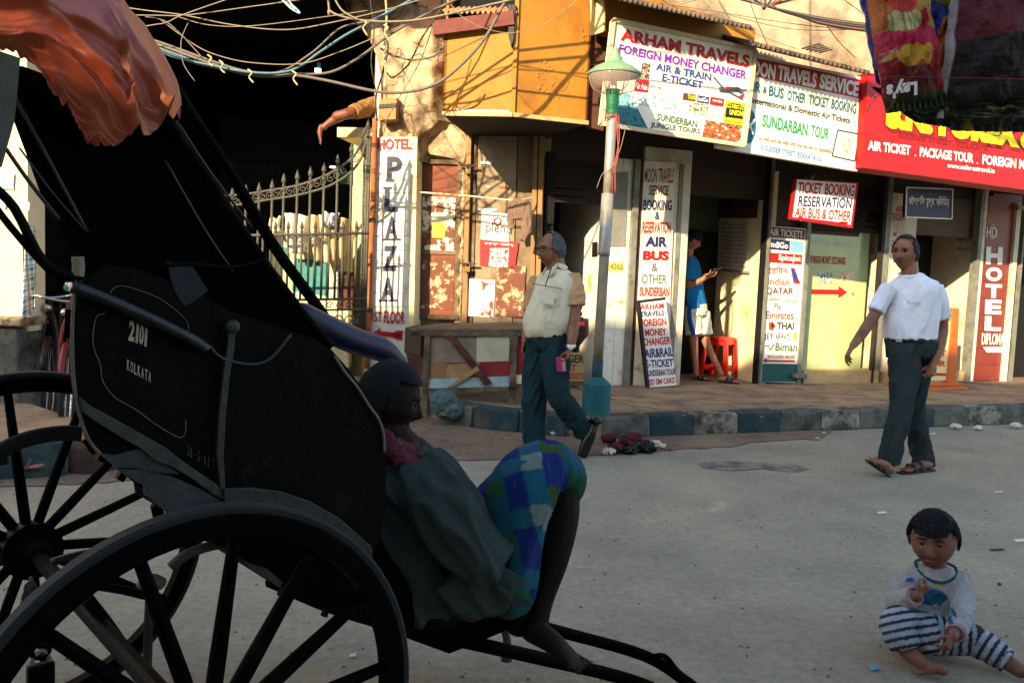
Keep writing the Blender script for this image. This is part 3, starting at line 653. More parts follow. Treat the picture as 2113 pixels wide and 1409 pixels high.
# orange pipe
pp = thing('rusty_pipe', LP(.33).h(765, 720), 'rusty orange brown drain pipe standing between gate and HOTEL PLAZA tiles', 'pipe')
MB().tube([LP(.36).h(774, 245), LP(.36).h(770, 400), LP(.36).h(764, 560), LP(.36).h(757, 760)], .028, 12, 4).build('pipe', mat('rust_orange', (160, 88, 45), .8, .3, 9, .3), pp, smooth=True)
for y in (300, 455, 640): MB().tube([LP(.36).h(775-(y-245)*.033, y-4), LP(.36).h(775-(y-245)*.033, y+4)], .034, 12).build('clamp', RUST, pp)
# brown door panel
DP = LP(.04)
dr = thing('brown_door', DP.h(905, 660), 'weathered red brown door panel with torn posters and a yellow notice', 'door')
plate(DP, [(868, 334), (950, 337), (942, 655), (862, 652)], .04, 'panel', DOORB, dr)
for a, b, m in [([(864, 330), (872, 330), (866, 658), (858, 656)], 0, WOODG), ([(945, 334), (953, 334), (945, 660), (937, 658)], 0, WOODG), ([(864, 328), (953, 331), (952, 340), (864, 337)], 0, WOODG), ([(859, 648), (946, 651), (946, 660), (858, 657)], 0, WOODG)]:
    plate(DP.off(.035), a, .06, 'frame', m, dr)
plate(DP.off(.015), [(864, 515), (944, 518), (944, 526), (864, 523)], .02, 'rail', WOODO, dr)
TORN = mat('torn_paper', (215, 208, 180), .85, .1, 12, .2, 50, c2=(104, 62, 44), m2=.49, w2=.03, sc2=7)
patch(DP, [(872, 405), (940, 408), (937, 520), (869, 518)], TORN, dr, .006, 'torn_poster')
patch(DP, [(868, 530), (938, 533), (935, 640), (865, 636)], mat('torn_paper2', (176, 150, 118), .85, .1, 12, .2, 50, c2=(106, 62, 42), m2=.44, w2=.02, sc2=8), dr, .006, 'torn_poster')
patch(DP, [(893, 458), (920, 460), (918, 492), (892, 490)], mat('yellow_notice', (228, 205, 60), .7), dr, .01, 'notice')
T(DP.off(.01), 'TO LET', (896, 463), (916, 465), 6, RED, dr)
# olive shutter boards
SPn = LP(.03)
sh = thing('shutter_boards', SPn.h(1030, 670), 'closed dusty olive wooden shutter boards with a red and white advert', 'shutter')
xs = [960, 982, 1064, 1100]
for i, (a, b) in enumerate(zip(xs, xs[1:])):
    plate(SPn.off(.012*(i % 2)), [(a+6, 262), (b+4, 262), (b-8, 672), (a-6, 672)], .03, 'plank', [WOODO, mat('board_tan', (140, 122, 94), .85, .3, 5, .3, c2=(98, 78, 56), m2=.6, sc2=3), WOODO][i], sh)
for x in (958, 1096, 1108): plate(SPn.off(.06), [(x+6, 262), (x+15, 262), (x+4, 676), (x-6, 676)], .08, 'frame', mat('post_tan', (140, 108, 70), .85, .3, 9, .3), sh)
PN = SPn.off(.02)
patch(PN, [(994, 436), (1052, 442), (1050, 500), (992, 494)], mat('advert_white', (225, 218, 205), .7, .08), sh, .004, 'poster')
patch(PN, [(991, 492), (1070, 500), (1062, 556), (990, 548)], RED, sh, .004, 'poster')
T(PN, 'the', (1010, 448), (1020, 449), 8, GRY, sh, 0, 0, .006); T(PN, 'plenu', (1003, 457), (1055, 461), 28, GRY, sh, 0, 0, .006)
c = PN.h(1027, 457)+LN*.008; MB().tube([c+LU*cos(t*pi/8)*.035+V((0, 0, 1))*sin(t*pi/8)*.035 for t in range(17)], .007, 6, closed=True).build('printed_ring', RED, sh)
T(PN, 'বারান্দা সমবায়', (1000, 500), (1060, 504), 6, WHT, sh, 0, 0, .006)
picture(PN, [(1012, 512), (1050, 512), (1048, 552), (1008, 550)], blotch([(215, 215, 205), (195, 190, 185), (180, 25, 22), (225, 225, 220)], 7, 9), sh, .006)
patch(PN, [(968, 575), (1022, 578), (1018, 655), (962, 652)], mat('torn_white', (225, 215, 198), .8, .1, 12, .2, 50, c2=(120, 60, 42), m2=.56, w2=.02, sc2=7), sh, .004, 'torn_poster')
patch(PN, [(1026, 545), (1085, 550), (1080, 655), (1022, 652)], mat('torn_brown', (172, 148, 112), .8, .2, 12, .2, 50, c2=(104, 60, 42), m2=.46, w2=.03, sc2=9), sh, .004, 'torn_poster')
for k, (x, y, w_, h) in enumerate([(990, 333, 26, 7), (1002, 384, 12, 4), (1028, 384, 22, 5), (986, 430, 40, 6)]): patch(PN, [(x, y), (x+w_, y+1), (x+w_-2, y+h), (x+2, y+h-1)], [WHT, WHT, ORG, WHT][k], sh, .004, 'torn_scrap')
# padlocks
for k, (x, y) in enumerate([(966, 346), (965, 548)]):
    p = LP(.13).h(x, y); lk = thing('padlock', p, ['upper', 'lower'][k]+' brass padlock on the latch between the door and the shutter boards', 'padlock', 'padlocks on the latches')
    MB().box(p+V((0, 0, -.04)), LU*.03, LN*.014, V((0, 0, .028))).build('body', mat('brass', (120, 90, 50), .4, .2, 9, 0, metal=.8), lk, bevel=.006)
    MB().tube([p+V((-.02, 0, -.015)), p+V((-.02, 0, .02)), p+V((0, 0, .035)), p+V((.02, 0, .02)), p+V((.02, 0, -.015))], .006, 6, 3).build('shackle', METG, lk, smooth=True)
    MB().bar(p+LU*-.09+V((0, 0, .02)), p+LU*.09+V((0, 0, .02)), .03, .012).build('hasp', RUST, lk)
# ---- bench-like closed stall
bo = thing('wooden_stall', LP(1.25).h(970, 850), 'low rickety wooden stall table patched with grey, white and red boards', 'table')
BP = LP(1.25)
tl = [BP.h(848, 684), BP.h(1092, 684)]
zt = tl[0].z
bk = [p-LN*1.1 for p in tl]
MB().slab([tl[0], tl[1], bk[1], bk[0]], V((0, 0, 1)), .04).build('tabletop', WOODG, bo)
for k in range(5):
    a = tl[0].lerp(bk[0], k/5+.01); b = tl[1].lerp(bk[1], k/5+.01); a2 = tl[0].lerp(bk[0], (k+1)/5-.01); b2 = tl[1].lerp(bk[1], (k+1)/5-.01)
    MB().slab([p+V((0, 0, .018)) for p in (a-LU*.04, b, b2, a2-LU*.03*(k % 2))], V((0, 0, 1)), .016).build('plank', [WOODG, WOODO][k % 2], bo)
for x, y in ((872, 853), (1053, 835)): MB().slab([BP.h(x+4, 690), BP.h(x+16, 690), BP.h(x+8, y), BP.h(x-4, y)], LN, .05).build('leg', WOODG, bo)
for x in (872, 1053):
    p = BP.h(x+4, 690)-LN*1.0; MB().bar((p.x, p.y, .1), (p.x, p.y, zt-.03), .05).build('leg', WOODG, bo)
B2 = BP.off(-.03)
def bd(px, m, nm='board', o=0, t=.02): return plate(B2.off(o), px, t, nm, m, bo)
bd([(884, 694), (984, 692), (984, 748), (884, 748)], mat('board_grey', (120, 108, 90), .85, .35, 8, .3))
bd([(984, 691), (1052, 690), (1050, 745), (983, 747)], mat('board_palegreen', (168, 165, 135), .8, .2, 8, .2), o=.004)
bd([(1064, 690), (1096, 690), (1096, 770), (1060, 772)], mat('board_red', (122, 22, 28), .7, .3), o=.002)
bd([(905, 745), (1056, 742), (1052, 780), (900, 788)], mat('board_red'), o=-.004)
bd([(884, 746), (925, 750), (920, 790), (880, 790)], mat('board_brown2', (128, 92, 60), .85, .3))
bd([(925, 752), (990, 748), (978, 792), (915, 790)], mat('board_tan2', (150, 118, 76), .85, .35), o=.006)
bd([(885, 782), (1052, 776), (1050, 800), (880, 805)], mat('board_paleblue', (140, 160, 160), .8, .3), o=.009)
bd([(1058, 774), (1080, 774), (1080, 792), (1056, 792)], WCREAM, o=.004)
bd([(876, 802), (1078, 797), (1078, 806), (876, 812)], WOODG, 'rail', .03, .04)
bd([(920, 694), (934, 690), (1014, 790), (1000, 796)], RUST, 'brace', .04, .03)
bd([(984, 755), (990, 764), (930, 800), (922, 800)], mat('board_tan2'), 'brace', .045, .02)
MB().hexa([BP.h(836, 676), BP.h(868, 688), BP.h(868, 734), BP.h(834, 728)], [p-LN*.5 for p in (BP.h(836, 676), BP.h(868, 688), BP.h(868, 734), BP.h(834, 728))]).build('side_box', mat('wood_dark', (70, 58, 42), .9, .3, 9, .4), bo)
MB().hexa([BP.h(838, 730), BP.h(874, 736), BP.h(872, 780), BP.h(846, 770)], [p-LN*.4 for p in (BP.h(838, 730), BP.h(874, 736), BP.h(872, 780), BP.h(846, 770))]).build('side_board', RUST, bo)
# teal lump by the leg
p = gz(915, 850, .12); tb = remesh(MB().ell(p+V((0, 0, .08)), (.12, .1, .12)).ell(p+V((.05, 0, .02)), (.12, .1, .08)), 'cement_bag', mat('bag_teal', (70, 95, 92), .8, .35, 12, .4), None, .01, 2, .03, 12, loc=p, label='faded teal stone lump under the left end of the stall', cat='stone'); tb.name = 'stone_block'
# washing line, garment
wsh = thing('washing_line', LP(.6).h(870, 401), 'pale washing line strung across the brown door and shutter boards', 'line')
MB().tube([LP(.3).h(868, 397), LP(.4).h(960, 404), LP(.35).h(1060, 413), LP(.2).h(1098, 408)], .008, 6, 6).build('line', STRING, wsh)
gp_ = LP(.36)
def garment():
    mb = MB(); out = [(1052, 414), (1094, 412), (1095, 440), (1092, 470), (1088, 498), (1076, 500), (1077, 470), (1072, 450), (1068, 475), (1062, 500), (1054, 494), (1060, 455), (1050, 440)]
    o = mb.slab([gp_.h(*p) for p in out], LN, .03).mesh('g')
    return out
out = garment()
mb = MB()
mb.tube([gp_.h(1058, 416), gp_.h(1090, 416)], .02, 8, 3); mb.tube([gp_.h(1072, 415), gp_.h(1074, 452)], [(.09, .02), (.085, .035)], 12, 4, LU); mb.tube([gp_.h(1058, 420), gp_.h(1053, 455), gp_.h(1057, 472)], [(.04, .02), (.035, .02), (.03, .02)], 10, 4, LU)
mb.tube([gp_.h(1083, 440), gp_.h(1086, 475), gp_.h(1078, 497)], [(.06, .03), (.05, .03), (.035, .025)], 10, 4, LU); mb.tube([gp_.h(1088, 420), gp_.h(1093, 450), gp_.h(1092, 470)], [(.04, .02), (.03, .02), (.02, .02)], 10, 4, LU)
remesh(mb, 'hanging_shirt', mat('cloth_taupe', (112, 88, 74), .95, .2, 9, .3, 200), None, .008, 2, .02, 25, wdir=(0, 0, 1), loc=gp_.h(1072, 500), label='dull mauve brown shirt hung on the washing line beside the advert', cat='shirt')
# ================================================================== ORANGE BOX BALCONY
ob_ = thing('orange_balcony', (-.06, 7.6, 2.7), 'orange sheet metal balcony box wrapped round the building corner', 'balcony')
c0 = LP(1.2).h(1058, 238); LPb = LP((c0-LB).dot(LN)); c_ = FP(1.2)
# corner point in both planes
a = V((c0.x, c0.y, 0)); FPo = (a-FB).dot(FN); FB_ = FP(FPo)
zb = c0.z
tlz = 5.2
L_ = LPb.h(914, 236); Rr = FB_.h(1211, 262)
MB().slab([(L_.x, L_.y, LPb.h(920, 60).z), (a.x, a.y, LPb.h(1062, 30).z), (a.x, a.y, zb), (L_.x, L_.y, zb)], LN, .02).build('front_sheet', OBOX, ob_)
MB().slab([(a.x, a.y, tlz), (Rr.x, Rr.y, tlz), (Rr.x, Rr.y, zb), (a.x, a.y, zb)], FN, .02).build('side_sheet', OBOX, ob_)
inL, inR = V((L_.x, L_.y, 0))-LN*1.2, V((Rr.x, Rr.y, 0))-FN*FPo
MB().slab([(L_.x, L_.y, zb-.01), (a.x, a.y, zb-.01), (Rr.x, Rr.y, zb-.01), (inR.x, inR.y, zb-.01), (LB.x, LB.y, zb-.01), (inL.x, inL.y, zb-.01)], V((0, 0, 1)), -.03).build('floor', DARK, ob_)
MB().slab([(L_.x, L_.y, tlz-.9), (L_.x, L_.y, zb), (inL.x, inL.y, zb), (inL.x, inL.y, tlz-.9)], -LU, .02).build('end_sheet', OBOX, ob_)
MB().slab([(Rr.x, Rr.y, tlz), (Rr.x, Rr.y, zb), (inR.x, inR.y, zb), (inR.x, inR.y, tlz)], FU, .02).build('end_sheet', mat('brown_sheet', (92, 56, 38), .8, .3, 5), ob_)
for p, q, n_ in [((L_.x, L_.y, zb), (a.x, a.y, zb), LN), ((a.x, a.y, zb), (Rr.x, Rr.y, zb), FN)]:
    MB().bar(V(p)+n_*.02, V(q)+n_*.02, .03, .035).build('bottom_rim', mat('rim_pale', (200, 160, 105), .8, .3, 20), ob_)
MB().bar(V((a.x, a.y, zb)), V((a.x, a.y, tlz)), .035, .035).build('corner_strip', OBOX, ob_)
lt = [LPb.off(.004).h(x, y) for x, y in [(943, 226), (1050, 228), (1050, 235), (940, 235)]]
MB().grid(lambda u_, v_: lt[0].lerp(lt[1], u_).lerp(lt[3].lerp(lt[2], u_), v_)+V((0, 0, (.02*noise.noise(V((u_*30, 0, 0))) if v_ < .5 else 0))), 40, 1).build('peeled_edge', WHT, ob_, fix=False)
# torn bubbles of paint
for k in range(34):
    x, y = random.gauss(1128, 12), random.gauss(165, 18)
    if k > 22: x, y = random.gauss(1207, 6), random.choice([80, 150])+random.gauss(0, 7)
    p = FB_.off(.0).h(x, y); MB().ell(p, (random.uniform(.008, .02), .006, random.uniform(.006, .014)), None, 8, 6).build('paint_blister', OBOX, ob_)
# beam, awning strip and dark opening above the left sheet
def lbar(p0, p1, o, w_, h, nm, m, par=ob_): return MB().bar(LP(o).h(*p0), LP(o).h(*p1), w_, h).build(nm, m, par)
lbar((896, 62), (1062, 40), 1.22, .12, .12, 'beam', mat('beam_redbrown', (105, 52, 40), .8, .3, 12))
lbar((912, 42), (1062, 30), 1.0, .05, .35, 'dark_opening', BLACKI)
AW = []
mb = MB()
A_, B_ = LP(1.25).h(912, 24), LP(1.25).h(1066, 24)
def corr(A, B, back, drop, amp, nw, nm, m, par, thick=.006, **k):
    A, B = V(A), V(B); n_ = nw*8
    def fn(u_, v_): return A.lerp(B, u_)+V(back)*v_+V((0, 0, drop*v_+amp*sin(u_*nw*2*pi)))
    return MB().grid(fn, n_, 3).build(nm, m, par, solid=thick, smooth=True, **k)
corr(A_, B_, -LN*1.2, .5, .018, 14, 'corrugated_awning', mat('tin_tan', (170, 125, 80), .7, .3, 9), ob_)
br_ = [LPb.off(.06).h(*p) for p in [(1048, 10), (1064, 10), (1060, 78), (1055, 98), (1049, 76)]]
MB().slab(br_, LN, .05).build('bracket', mat('black_iron', (25, 18, 15), .6), ob_)
# hanging cloth strip
hs = [FB_.off(.1).h(*p) for p in [(1213, -30), (1240, -30), (1252, 66), (1217, 74)]]
MB().grid(lambda u_, v_: hs[0].lerp(hs[1], u_).lerp(hs[3].lerp(hs[2], u_), v_)+FN*.03*sin(u_*7+v_*3), 10, 16).build('hanging_cloth', mat('cloth_cream', (205, 185, 130), .95, .15, 10), None, fix=False, solid=.004, smooth=True, label='stiff cream cloth strip hanging at the right edge of the orange balcony', cat='cloth')
# ================================================================== SIGN BOARDS
def frame_board(name, pl, cs, mb, label, fr=None, fw=.03, t=.06):
    th = thing(name, (pl.h(*cs[3])+pl.h(*cs[2]))/2, label, 'signboard')
    plate(pl, cs, t, 'panel', mb, th)
    if fr:
        P = [pl.h(*c)+pl.n*.008 for c in cs]
        for a, b in zip(P, P[1:]+P[:1]): MB().bar(a, b, fw, .03, pl.n).build('frame', fr, th)
    return th
SGN = mat('banner_white', (224, 214, 192), .5, .16, 4, .12, 6, c2=(176, 152, 116), m2=.66, w2=.1, sc2=3)
FRM = mat('frame_cream', (205, 180, 140), .6, .2, 9)
A = FP(1.2)
ah = frame_board('arham_signboard', A, [(1265, 42), (1558, 104), (1534, 301), (1240, 256)], SGN, 'white ARHAM TRAVELS board with red, purple and blue lettering', FRM, .035)
ah.name = 'travel_signboard'
for s, a_, b_, h, m, bo_ in [('ARHAM TRAVELS', (1282, 58), (1548, 115), 26, RED, .045), ('FOREIGN MONEY CHANGER', (1278, 91), (1541, 147), 18, PURP, .035), ('AIR & TRAIN', (1354, 130), (1468, 153), 15, BLUE, .03), ('E-TICKET', (1367, 152), (1451, 169), 15, BLUE, .03), ('SUNDERBAN', (1356, 234), (1439, 250), 14, DGRN, .03), ('JUNGLE TOURS', (1343, 252), (1445, 266), 14, DGRN, .03)]:
    T(A, s, a_, b_, h, m, ah, -.1, bo_, .004)
patch(A, [(1312, 163), (1339, 167), (1337, 192), (1308, 188)], RED, ah, .004); T(A, 'Air Asia', (1311, 171), (1336, 175), 12, WHT, ah, -.1, 0, .006)
T(A, 'JETLITE', (1342, 176), (1364, 181), 6, GRY, ah, -.1, 0, .004)
patch(A, [(1410, 192), (1436, 196), (1435, 210), (1408, 206)], BROWN, ah, .004); T(A, 'THAI', (1419, 196), (1435, 198), 9, YEL, ah, -.1, 0, .006)
patch(A, [(1439, 197), (1463, 201), (1462, 215), (1438, 211)], NAVY, ah, .004); T(A, 'IndiGo', (1441, 200), (1461, 203), 9, WHT, ah, -.1, 0, .006)
patch(A, [(1466, 200), (1494, 205), (1492, 221), (1464, 216)], RED, ah, .004); T(A, 'spicejet', (1470, 204), (1490, 208), 7, WHT, ah, -.1, 0, .006)
patch(A, [(1497, 207), (1538, 214), (1533, 260), (1491, 252)], YEL, ah, .004); patch(A, [(1498, 222), (1534, 228), (1532, 247), (1495, 242)], BLK, ah, .006)
T(A, 'WESTERN', (1499, 211), (1535, 217), 12, BLK, ah, -.1, .01, .008); T(A, 'UNION', (1505, 226), (1532, 230), 11, YEL, ah, -.1, .01, .008); T(A, 'MONEY TRANSFER', (1496, 248), (1529, 253), 4, BLK, ah, -.1, 0, .008)
for k, (x0, x1) in enumerate([(1302, 1341), (1345, 1380), (1382, 1420), (1423, 1461), (1464, 1490)]):
    y = 190+(x0-1302)*.165; picture(A, [(x0, y), (x1, y+(x1-x0)*.165), (x1-3, y+(x1-x0)*.165+23), (x0-3, y+23)], blotch([(225, 225, 215), (190, 205, 200), (120, 140, 150), (210, 215, 200)] if k != 3 else [(200, 205, 160), (90, 100, 70), (225, 225, 200)], 6, k), ah, .004)
def tealpic(u_, v_):
    c = (120, 170, 170) if v_ < .4 else (40, 110, 115); n_ = noise.noise(V((u_*9, v_*9, 3))); return L3(*(c if n_ < .25 else (20, 60, 55)))
picture(A, [(1275, 192), (1300, 195), (1338, 268), (1258, 255)], tealpic, ah, .003)
picture(A, [(1325, 130), (1342, 133), (1339, 163), (1320, 160)], blotch([(220, 190, 150), (110, 40, 30), (60, 60, 50), (230, 220, 200)], 7, 4), ah, .004)
picture(A, [(1455, 248), (1531, 260), (1527, 296), (1448, 283)], blotch([(215, 205, 190), (60, 80, 40), (190, 60, 30), (215, 120, 50), (40, 50, 30)], 7, 5), ah, .004, 30, 20)
# little painted aeroplane
def strip(pl, pts, w_, m, par, off=.005): MB().tube([pl.h(*p)+pl.n*off for p in pts], w_, 6).build('painted_stroke', m, par)
strip(A, [(1484, 185), (1500, 186), (1520, 184), (1530, 190)], .022, GRY, ah); strip(A, [(1472, 160), (1495, 186), (1530, 205)], .008, GRY, ah); strip(A, [(1515, 186), (1541, 186)], .006, GRY, ah)
patch(A, [(1520, 200), (1536, 194), (1531, 207)], RED, ah, .006); patch(A, [(1495, 180), (1506, 181), (1504, 186), (1494, 185)], RED, ah, .03)
# Moon board
B = FP(1.12)
mo = frame_board('ticket_signboard', B, [(1500, 102), (1791, 162), (1769, 354), (1480, 305)], SGN, 'white and pale green board of a red banded travel service, SUNDARBAN TOUR', None)
patch(B, [(1500, 108), (1780, 166), (1775, 204), (1497, 146)], RED, mo)
T(B, 'MOON', (1538, 121), (1601, 135), 31, WHT, mo, -.1, .045, .005); T(B, 'TRAVELS', (1606, 134), (1686, 152), 31, WHT, mo, -.1, .045, .005); T(B, 'SERVICE', (1693, 152), (1773, 170), 31, WHT, mo, -.1, .045, .005)
patch(B, [(1548, 209), (1775, 256), (1765, 350), (1535, 308)], mat('banner_palegreen', (200, 214, 190), .5, .1), mo, .003)
for s, a_, b_, h, m, bo_ in [('AIR', (1540, 165), (1571, 172), 21, TEAL, .02), ('&', (1574, 179), (1583, 181), 13, TEAL, .01), ('BUS', (1587, 176), (1618, 183), 22, TEAL, .02), ('OTHER', (1625, 186), (1663, 194), 21, TEAL, .02), ('TICKET', (1669, 195), (1711, 203), 21, TEAL, .02), ('BOOKING', (1716, 204), (1767, 215), 21, TEAL, .02), ('All International & Domestic Air Tickets', (1530, 196), (1754, 243), 13, mat('ink_dim', (60, 66, 60)), .012), ('SUNDARBAN', (1574, 236), (1667, 256), 26, GRN, .03), ('TOUR', (1674, 258), (1711, 266), 24, GRN, .03), ('You wish and we walk with you the way to happiness', (1561, 279), (1716, 308), 12, mat('ink_brown', (130, 100, 60)), .01), ('10, SUDDER STREET, KOLKATA-16.', (1567, 298), (1695, 323), 13, mat('ink_blue', (60, 110, 160)), .015)]:
    T(B, s, a_, b_, h, m, mo, -.1, bo_, .006)
for a_, b_ in [((1728, 269), (1772, 277)), ((1772, 277), (1763, 333)), ((1763, 333), (1716, 322)), ((1716, 322), (1728, 269))]: strip(B, [a_, b_], .006, BLK, mo)
picture(B, [(1738, 285), (1758, 289), (1753, 318), (1733, 313)], blotch([(226, 218, 198), (200, 150, 70), (226, 218, 198), (170, 120, 60)], 4, 8), mo, .006)
c = B.h(1546, 262); MB().poly([c+FN*.006+FU*cos(k*pi/10)*.075+V((0, 0, 1))*sin(k*pi/10)*.16 for k in range(20)]).build('painted_disc', TEAL, mo, fix=False)
strip(B, [(1535, 270), (1545, 262), (1556, 248)], .014, WHT, mo, .01); strip(B, [(1538, 252), (1547, 262), (1552, 278)], .01, WHT, mo, .01)
# red board
R_ = FP(1.22)
rd = frame_board('red_signboard', R_, [(1791, 150), (2420, 262), (2410, 432), (1779, 346)], mat('sign_red', (165, 8, 6), .45, .08, 5, .03), 'long red signboard with big yellow letters and AIR TICKET, PACKAGE TOUR in white', None, t=.3)
T(R_, 'S.N. FOREX & TRAVELS', (1828, 208), (2330, 285), 56, YEL, rd, -.05, .09, .01)
T(R_, 'S.N. FOREX & TRAVELS', (1832, 214), (2334, 291), 58, DRED, rd, -.05, .09, .006)
T(R_, 'SUDDER STREET, KOLKATA', (1854, 273), (2040, 303), 13, DRED, rd, -.05, 0, .006)
for s, x0, x1 in [('AIR TICKET', 1790, 1878), ('.', 1886, 1889), ('PACKAGE TOUR', 1897, 2008), ('.', 2014, 2017), ('FOREIGN MONEY', 2026, 2160)]:
    y = 290+(x0-1790)*.124
    if s == '.': y += 18
    T(R_, s, (x0, y), (x1, y+(x1-x0)*.124), 20 if s != '.' else 3, WHT, rd, -.04, .04, .008)
T(R_, 'www.snforextravel.in', (1953, 336), (2051, 348), 10, WHT, rd, -.04, .02, .008)
# orange backed wall strip between boards and tin roofs
MB().slab([FP(1.0).h(1228, -40), FP(1.0).h(1560, 60), FP(1.0).h(1548, 130), FP(1.0).h(1225, 70)], FN, .04).build('roof_fascia', OBOX, bld)
MB().slab([FP(.9).h(1213, 50), FP(.9).h(1268, 50), FP(.9).h(1245, 270), FP(.9).h(1212, 262)], FN, .04).build('dark_side_board', mat('brown_sheet'), bld)
# tin roofs
tr1 = corr(FP(1.55).h(1262, -8), FP(1.55).h(1556, 58), -FN*1.5, .55, .02, 30, 'tin_roof', TIN, None, label='corrugated tin roof strip above the white travel board', cat='roof', group='tin roof strips over the boards')
tr2 = corr(FP(1.45).h(1548, 88), FP(1.45).h(1800, 152), -FN*1.4, .5, .02, 26, 'tin_roof', TIN, None, label='lower corrugated tin roof strip above the red banded board', cat='roof', group='tin roof strips over the boards')
for k in range(5):
    p = FP(1.1).h(1655+k*9, 118+k*2); q = FP(1.0).h(1690+k*6, 112+k*3); MB().bar(p+V((0, 0, .08)), q+V((0, 0, .1)), .025, .015).build('loose_stick', WOODG, label=['short', 'thin', 'bent', 'pale', 'long'][k]+' loose stick of a small heap lying on the lower tin roof', cat='stick', group='sticks on the tin roof')
# hanging double sided sign
hsg = thing('hanging_sign', FP(.75).h(1700, 460), 'tilted TICKET BOOKING RESERVATION sign with red border hung below the boards', 'sign')
K = FP(.75)
plate(K, [(1643, 369), (1771, 377), (1759, 471), (1632, 452)], .05, 'board', RED, hsg)
patch(K, [(1645, 371), (1766, 380), (1755, 464), (1635, 448)], mat('sign_pink', (228, 214, 206), .5, .06), hsg, .003)
for s, x0, x1, y, y2, h, m, b in [('TICKET', 1647, 1697, 375, 378, 24, RED, .02), ('BOOKING', 1703, 1764, 378, 382, 24, RED, .02), ('RESERVATION', 1648, 1758, 404, 409, 22, NAVY, .01), ('AIR BUS & OTHER', 1641, 1756, 427, 436, 21, RED, .01)]:
    T(K, s, (x0, y), (x1, y2), h, m, hsg, -.1, b, .006)
arrow(K, (1748, 463), (1641, 450), 5, RED, hsg, 12, True, 0, .006)
MB().bar(K.h(1680, 372), K.h(1684, 345), .012).build('hanger', BLK, hsg); MB().bar(K.h(1740, 376), K.h(1744, 350), .012).build('hanger', BLK, hsg)
bs = thing('blue_sign', FP(.6).h(1915, 452), 'dark blue Bengali sign with pale border above the dark doorway', 'sign')
K2 = FP(.6)
plate(K2, [(1870, 386), (1966, 390), (1964, 453), (1867, 449)], .04, 'board', mat('sign_navy', (18, 20, 62), .4, .1), bs)
P = [K2.h(*c)+FN*.006 for c in [(1870, 387), (1965, 391), (1963, 452), (1868, 448)]]
for a_, b_ in zip(P, P[1:]+P[:1]): MB().bar(a_, b_, .012, .012, FN).build('border', WHT, bs)
T(K2, 'বৈদেশিক মুদ্রা বিনিময়', (1875, 403), (1958, 406), 24, WHT, bs, -.04, 0, .006)
MB().bar(K2.h(1890, 388), K2.h(1893, 360), .012).build('hanger', BLK, bs); MB().bar(K2.h(1945, 390), K2.h(1948, 362), .012).build('hanger', BLK, bs)
# ================================================================== LANE (covered passage, its darkness put into black colours) AND LEFT PIER
ln_ = thing('covered_passage', (-3, 9, 0), 'covered passage coloured black for its darkness between the pale left pier and the corner building', 'passage')
xl = gy(58, 560, 6.9).x
def bx(x0, x1, y0, y1, z0, z1, nm, m, par, **k): return MB().box(((x0+x1)/2, (y0+y1)/2, (z0+z1)/2), ((x1-x0)/2, 0, 0), (0, (y1-y0)/2, 0), (0, 0, (z1-z0)/2)).build(nm, m, par, **k)
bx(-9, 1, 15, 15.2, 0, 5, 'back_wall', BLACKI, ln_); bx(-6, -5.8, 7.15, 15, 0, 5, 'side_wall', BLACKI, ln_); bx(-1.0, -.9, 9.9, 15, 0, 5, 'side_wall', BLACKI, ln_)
bx(-6, .5, 8.6, 15, 4.3, 4.5, 'ceiling', BLACKI, ln_); bx(-6, -1.2, 8.4, 8.6, 4.0, 8, 'front_wall', mat('dark_brown_wall', (40, 34, 28), .9), ln_)  # front wall in plain dark brown
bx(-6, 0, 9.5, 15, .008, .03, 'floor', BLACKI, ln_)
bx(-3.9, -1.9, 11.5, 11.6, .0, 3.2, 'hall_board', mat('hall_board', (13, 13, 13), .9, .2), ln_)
AHP = Pl((0, 11.49, 0), (0, -1, 0))
T(AHP, 'AHMED', (474, 332), (580, 340), 22, mat('faint_letter', (42, 38, 34), .9), ln_, 0, .02, .002)
T(AHP, 'ENTERPRISE', (480, 366), (575, 372), 10, mat('faint_letter'), ln_, 0, .0, .002)
lampd = thing('ceiling_lamp', gy(633, 142, 10), 'small lit white lamp hanging in the dark passage under the cables', 'lamp')
EM = mat('lamp_glow', (240, 255, 245), .5); EM.node_tree.nodes['Principled BSDF'].inputs['Emission Color'].default_value = (.85, 1, .92, 1); EM.node_tree.nodes['Principled BSDF'].inputs['Emission Strength'].default_value = 2
c = gy(656, 146, 10); MB().box(c, (.03, 0, 0), (0, .02, 0), (0, 0, .02)).build('bulb', EM, lampd); MB().box(c+V((0, .05, .05)), (.02, 0, 0), (0, .02, 0), (0, 0, .05)).build('fitting', TEALC, lampd)
l2 = thing('strip_lamp', gy(680, 345, 10), 'tiny lit green shaded lamp glimpsed behind the gate spears', 'lamp')
c = gy(687, 345, 10); MB().ell(c, (.04, .02, .012)).build('bulb', EM, l2); MB().box(c+V((.13, .2, -.1)), (.08, 0, 0), (0, .02, 0), (0, 0, .07)).build('shade', mat('shade_green', (10, 50, 40), .7), l2)
pier = thing('left_pier', (xl-.4, 6.9, 0), 'sunlit cream wall pier with grey stone base at the left edge', 'pier')
bx(xl-5, xl, 6.9, 7.15, .75, 6, 'wall', mat('pier_cream', (228, 204, 160), .85, .15, 4, .25, 20, c2=(170, 140, 100), m2=.68, w2=.1, sc2=2), pier)
bx(xl-5, xl-.02, 6.78, 7.15, .1, .78, 'stone_base', STONE, pier, bevel=.02)
bx(xl-5, xl+.03, 6.74, 7.2, .8, .87, 'ledge', PLASTER, pier, bevel=.01)
VP_ = Pl((0, 6.89, 0), (0, -1, 0))
plate(VP_, [(52, 480), (58, 480), (54, 655), (48, 655)], .03, 'pipe', mat('tan_pipe', (170, 130, 80)), pier)
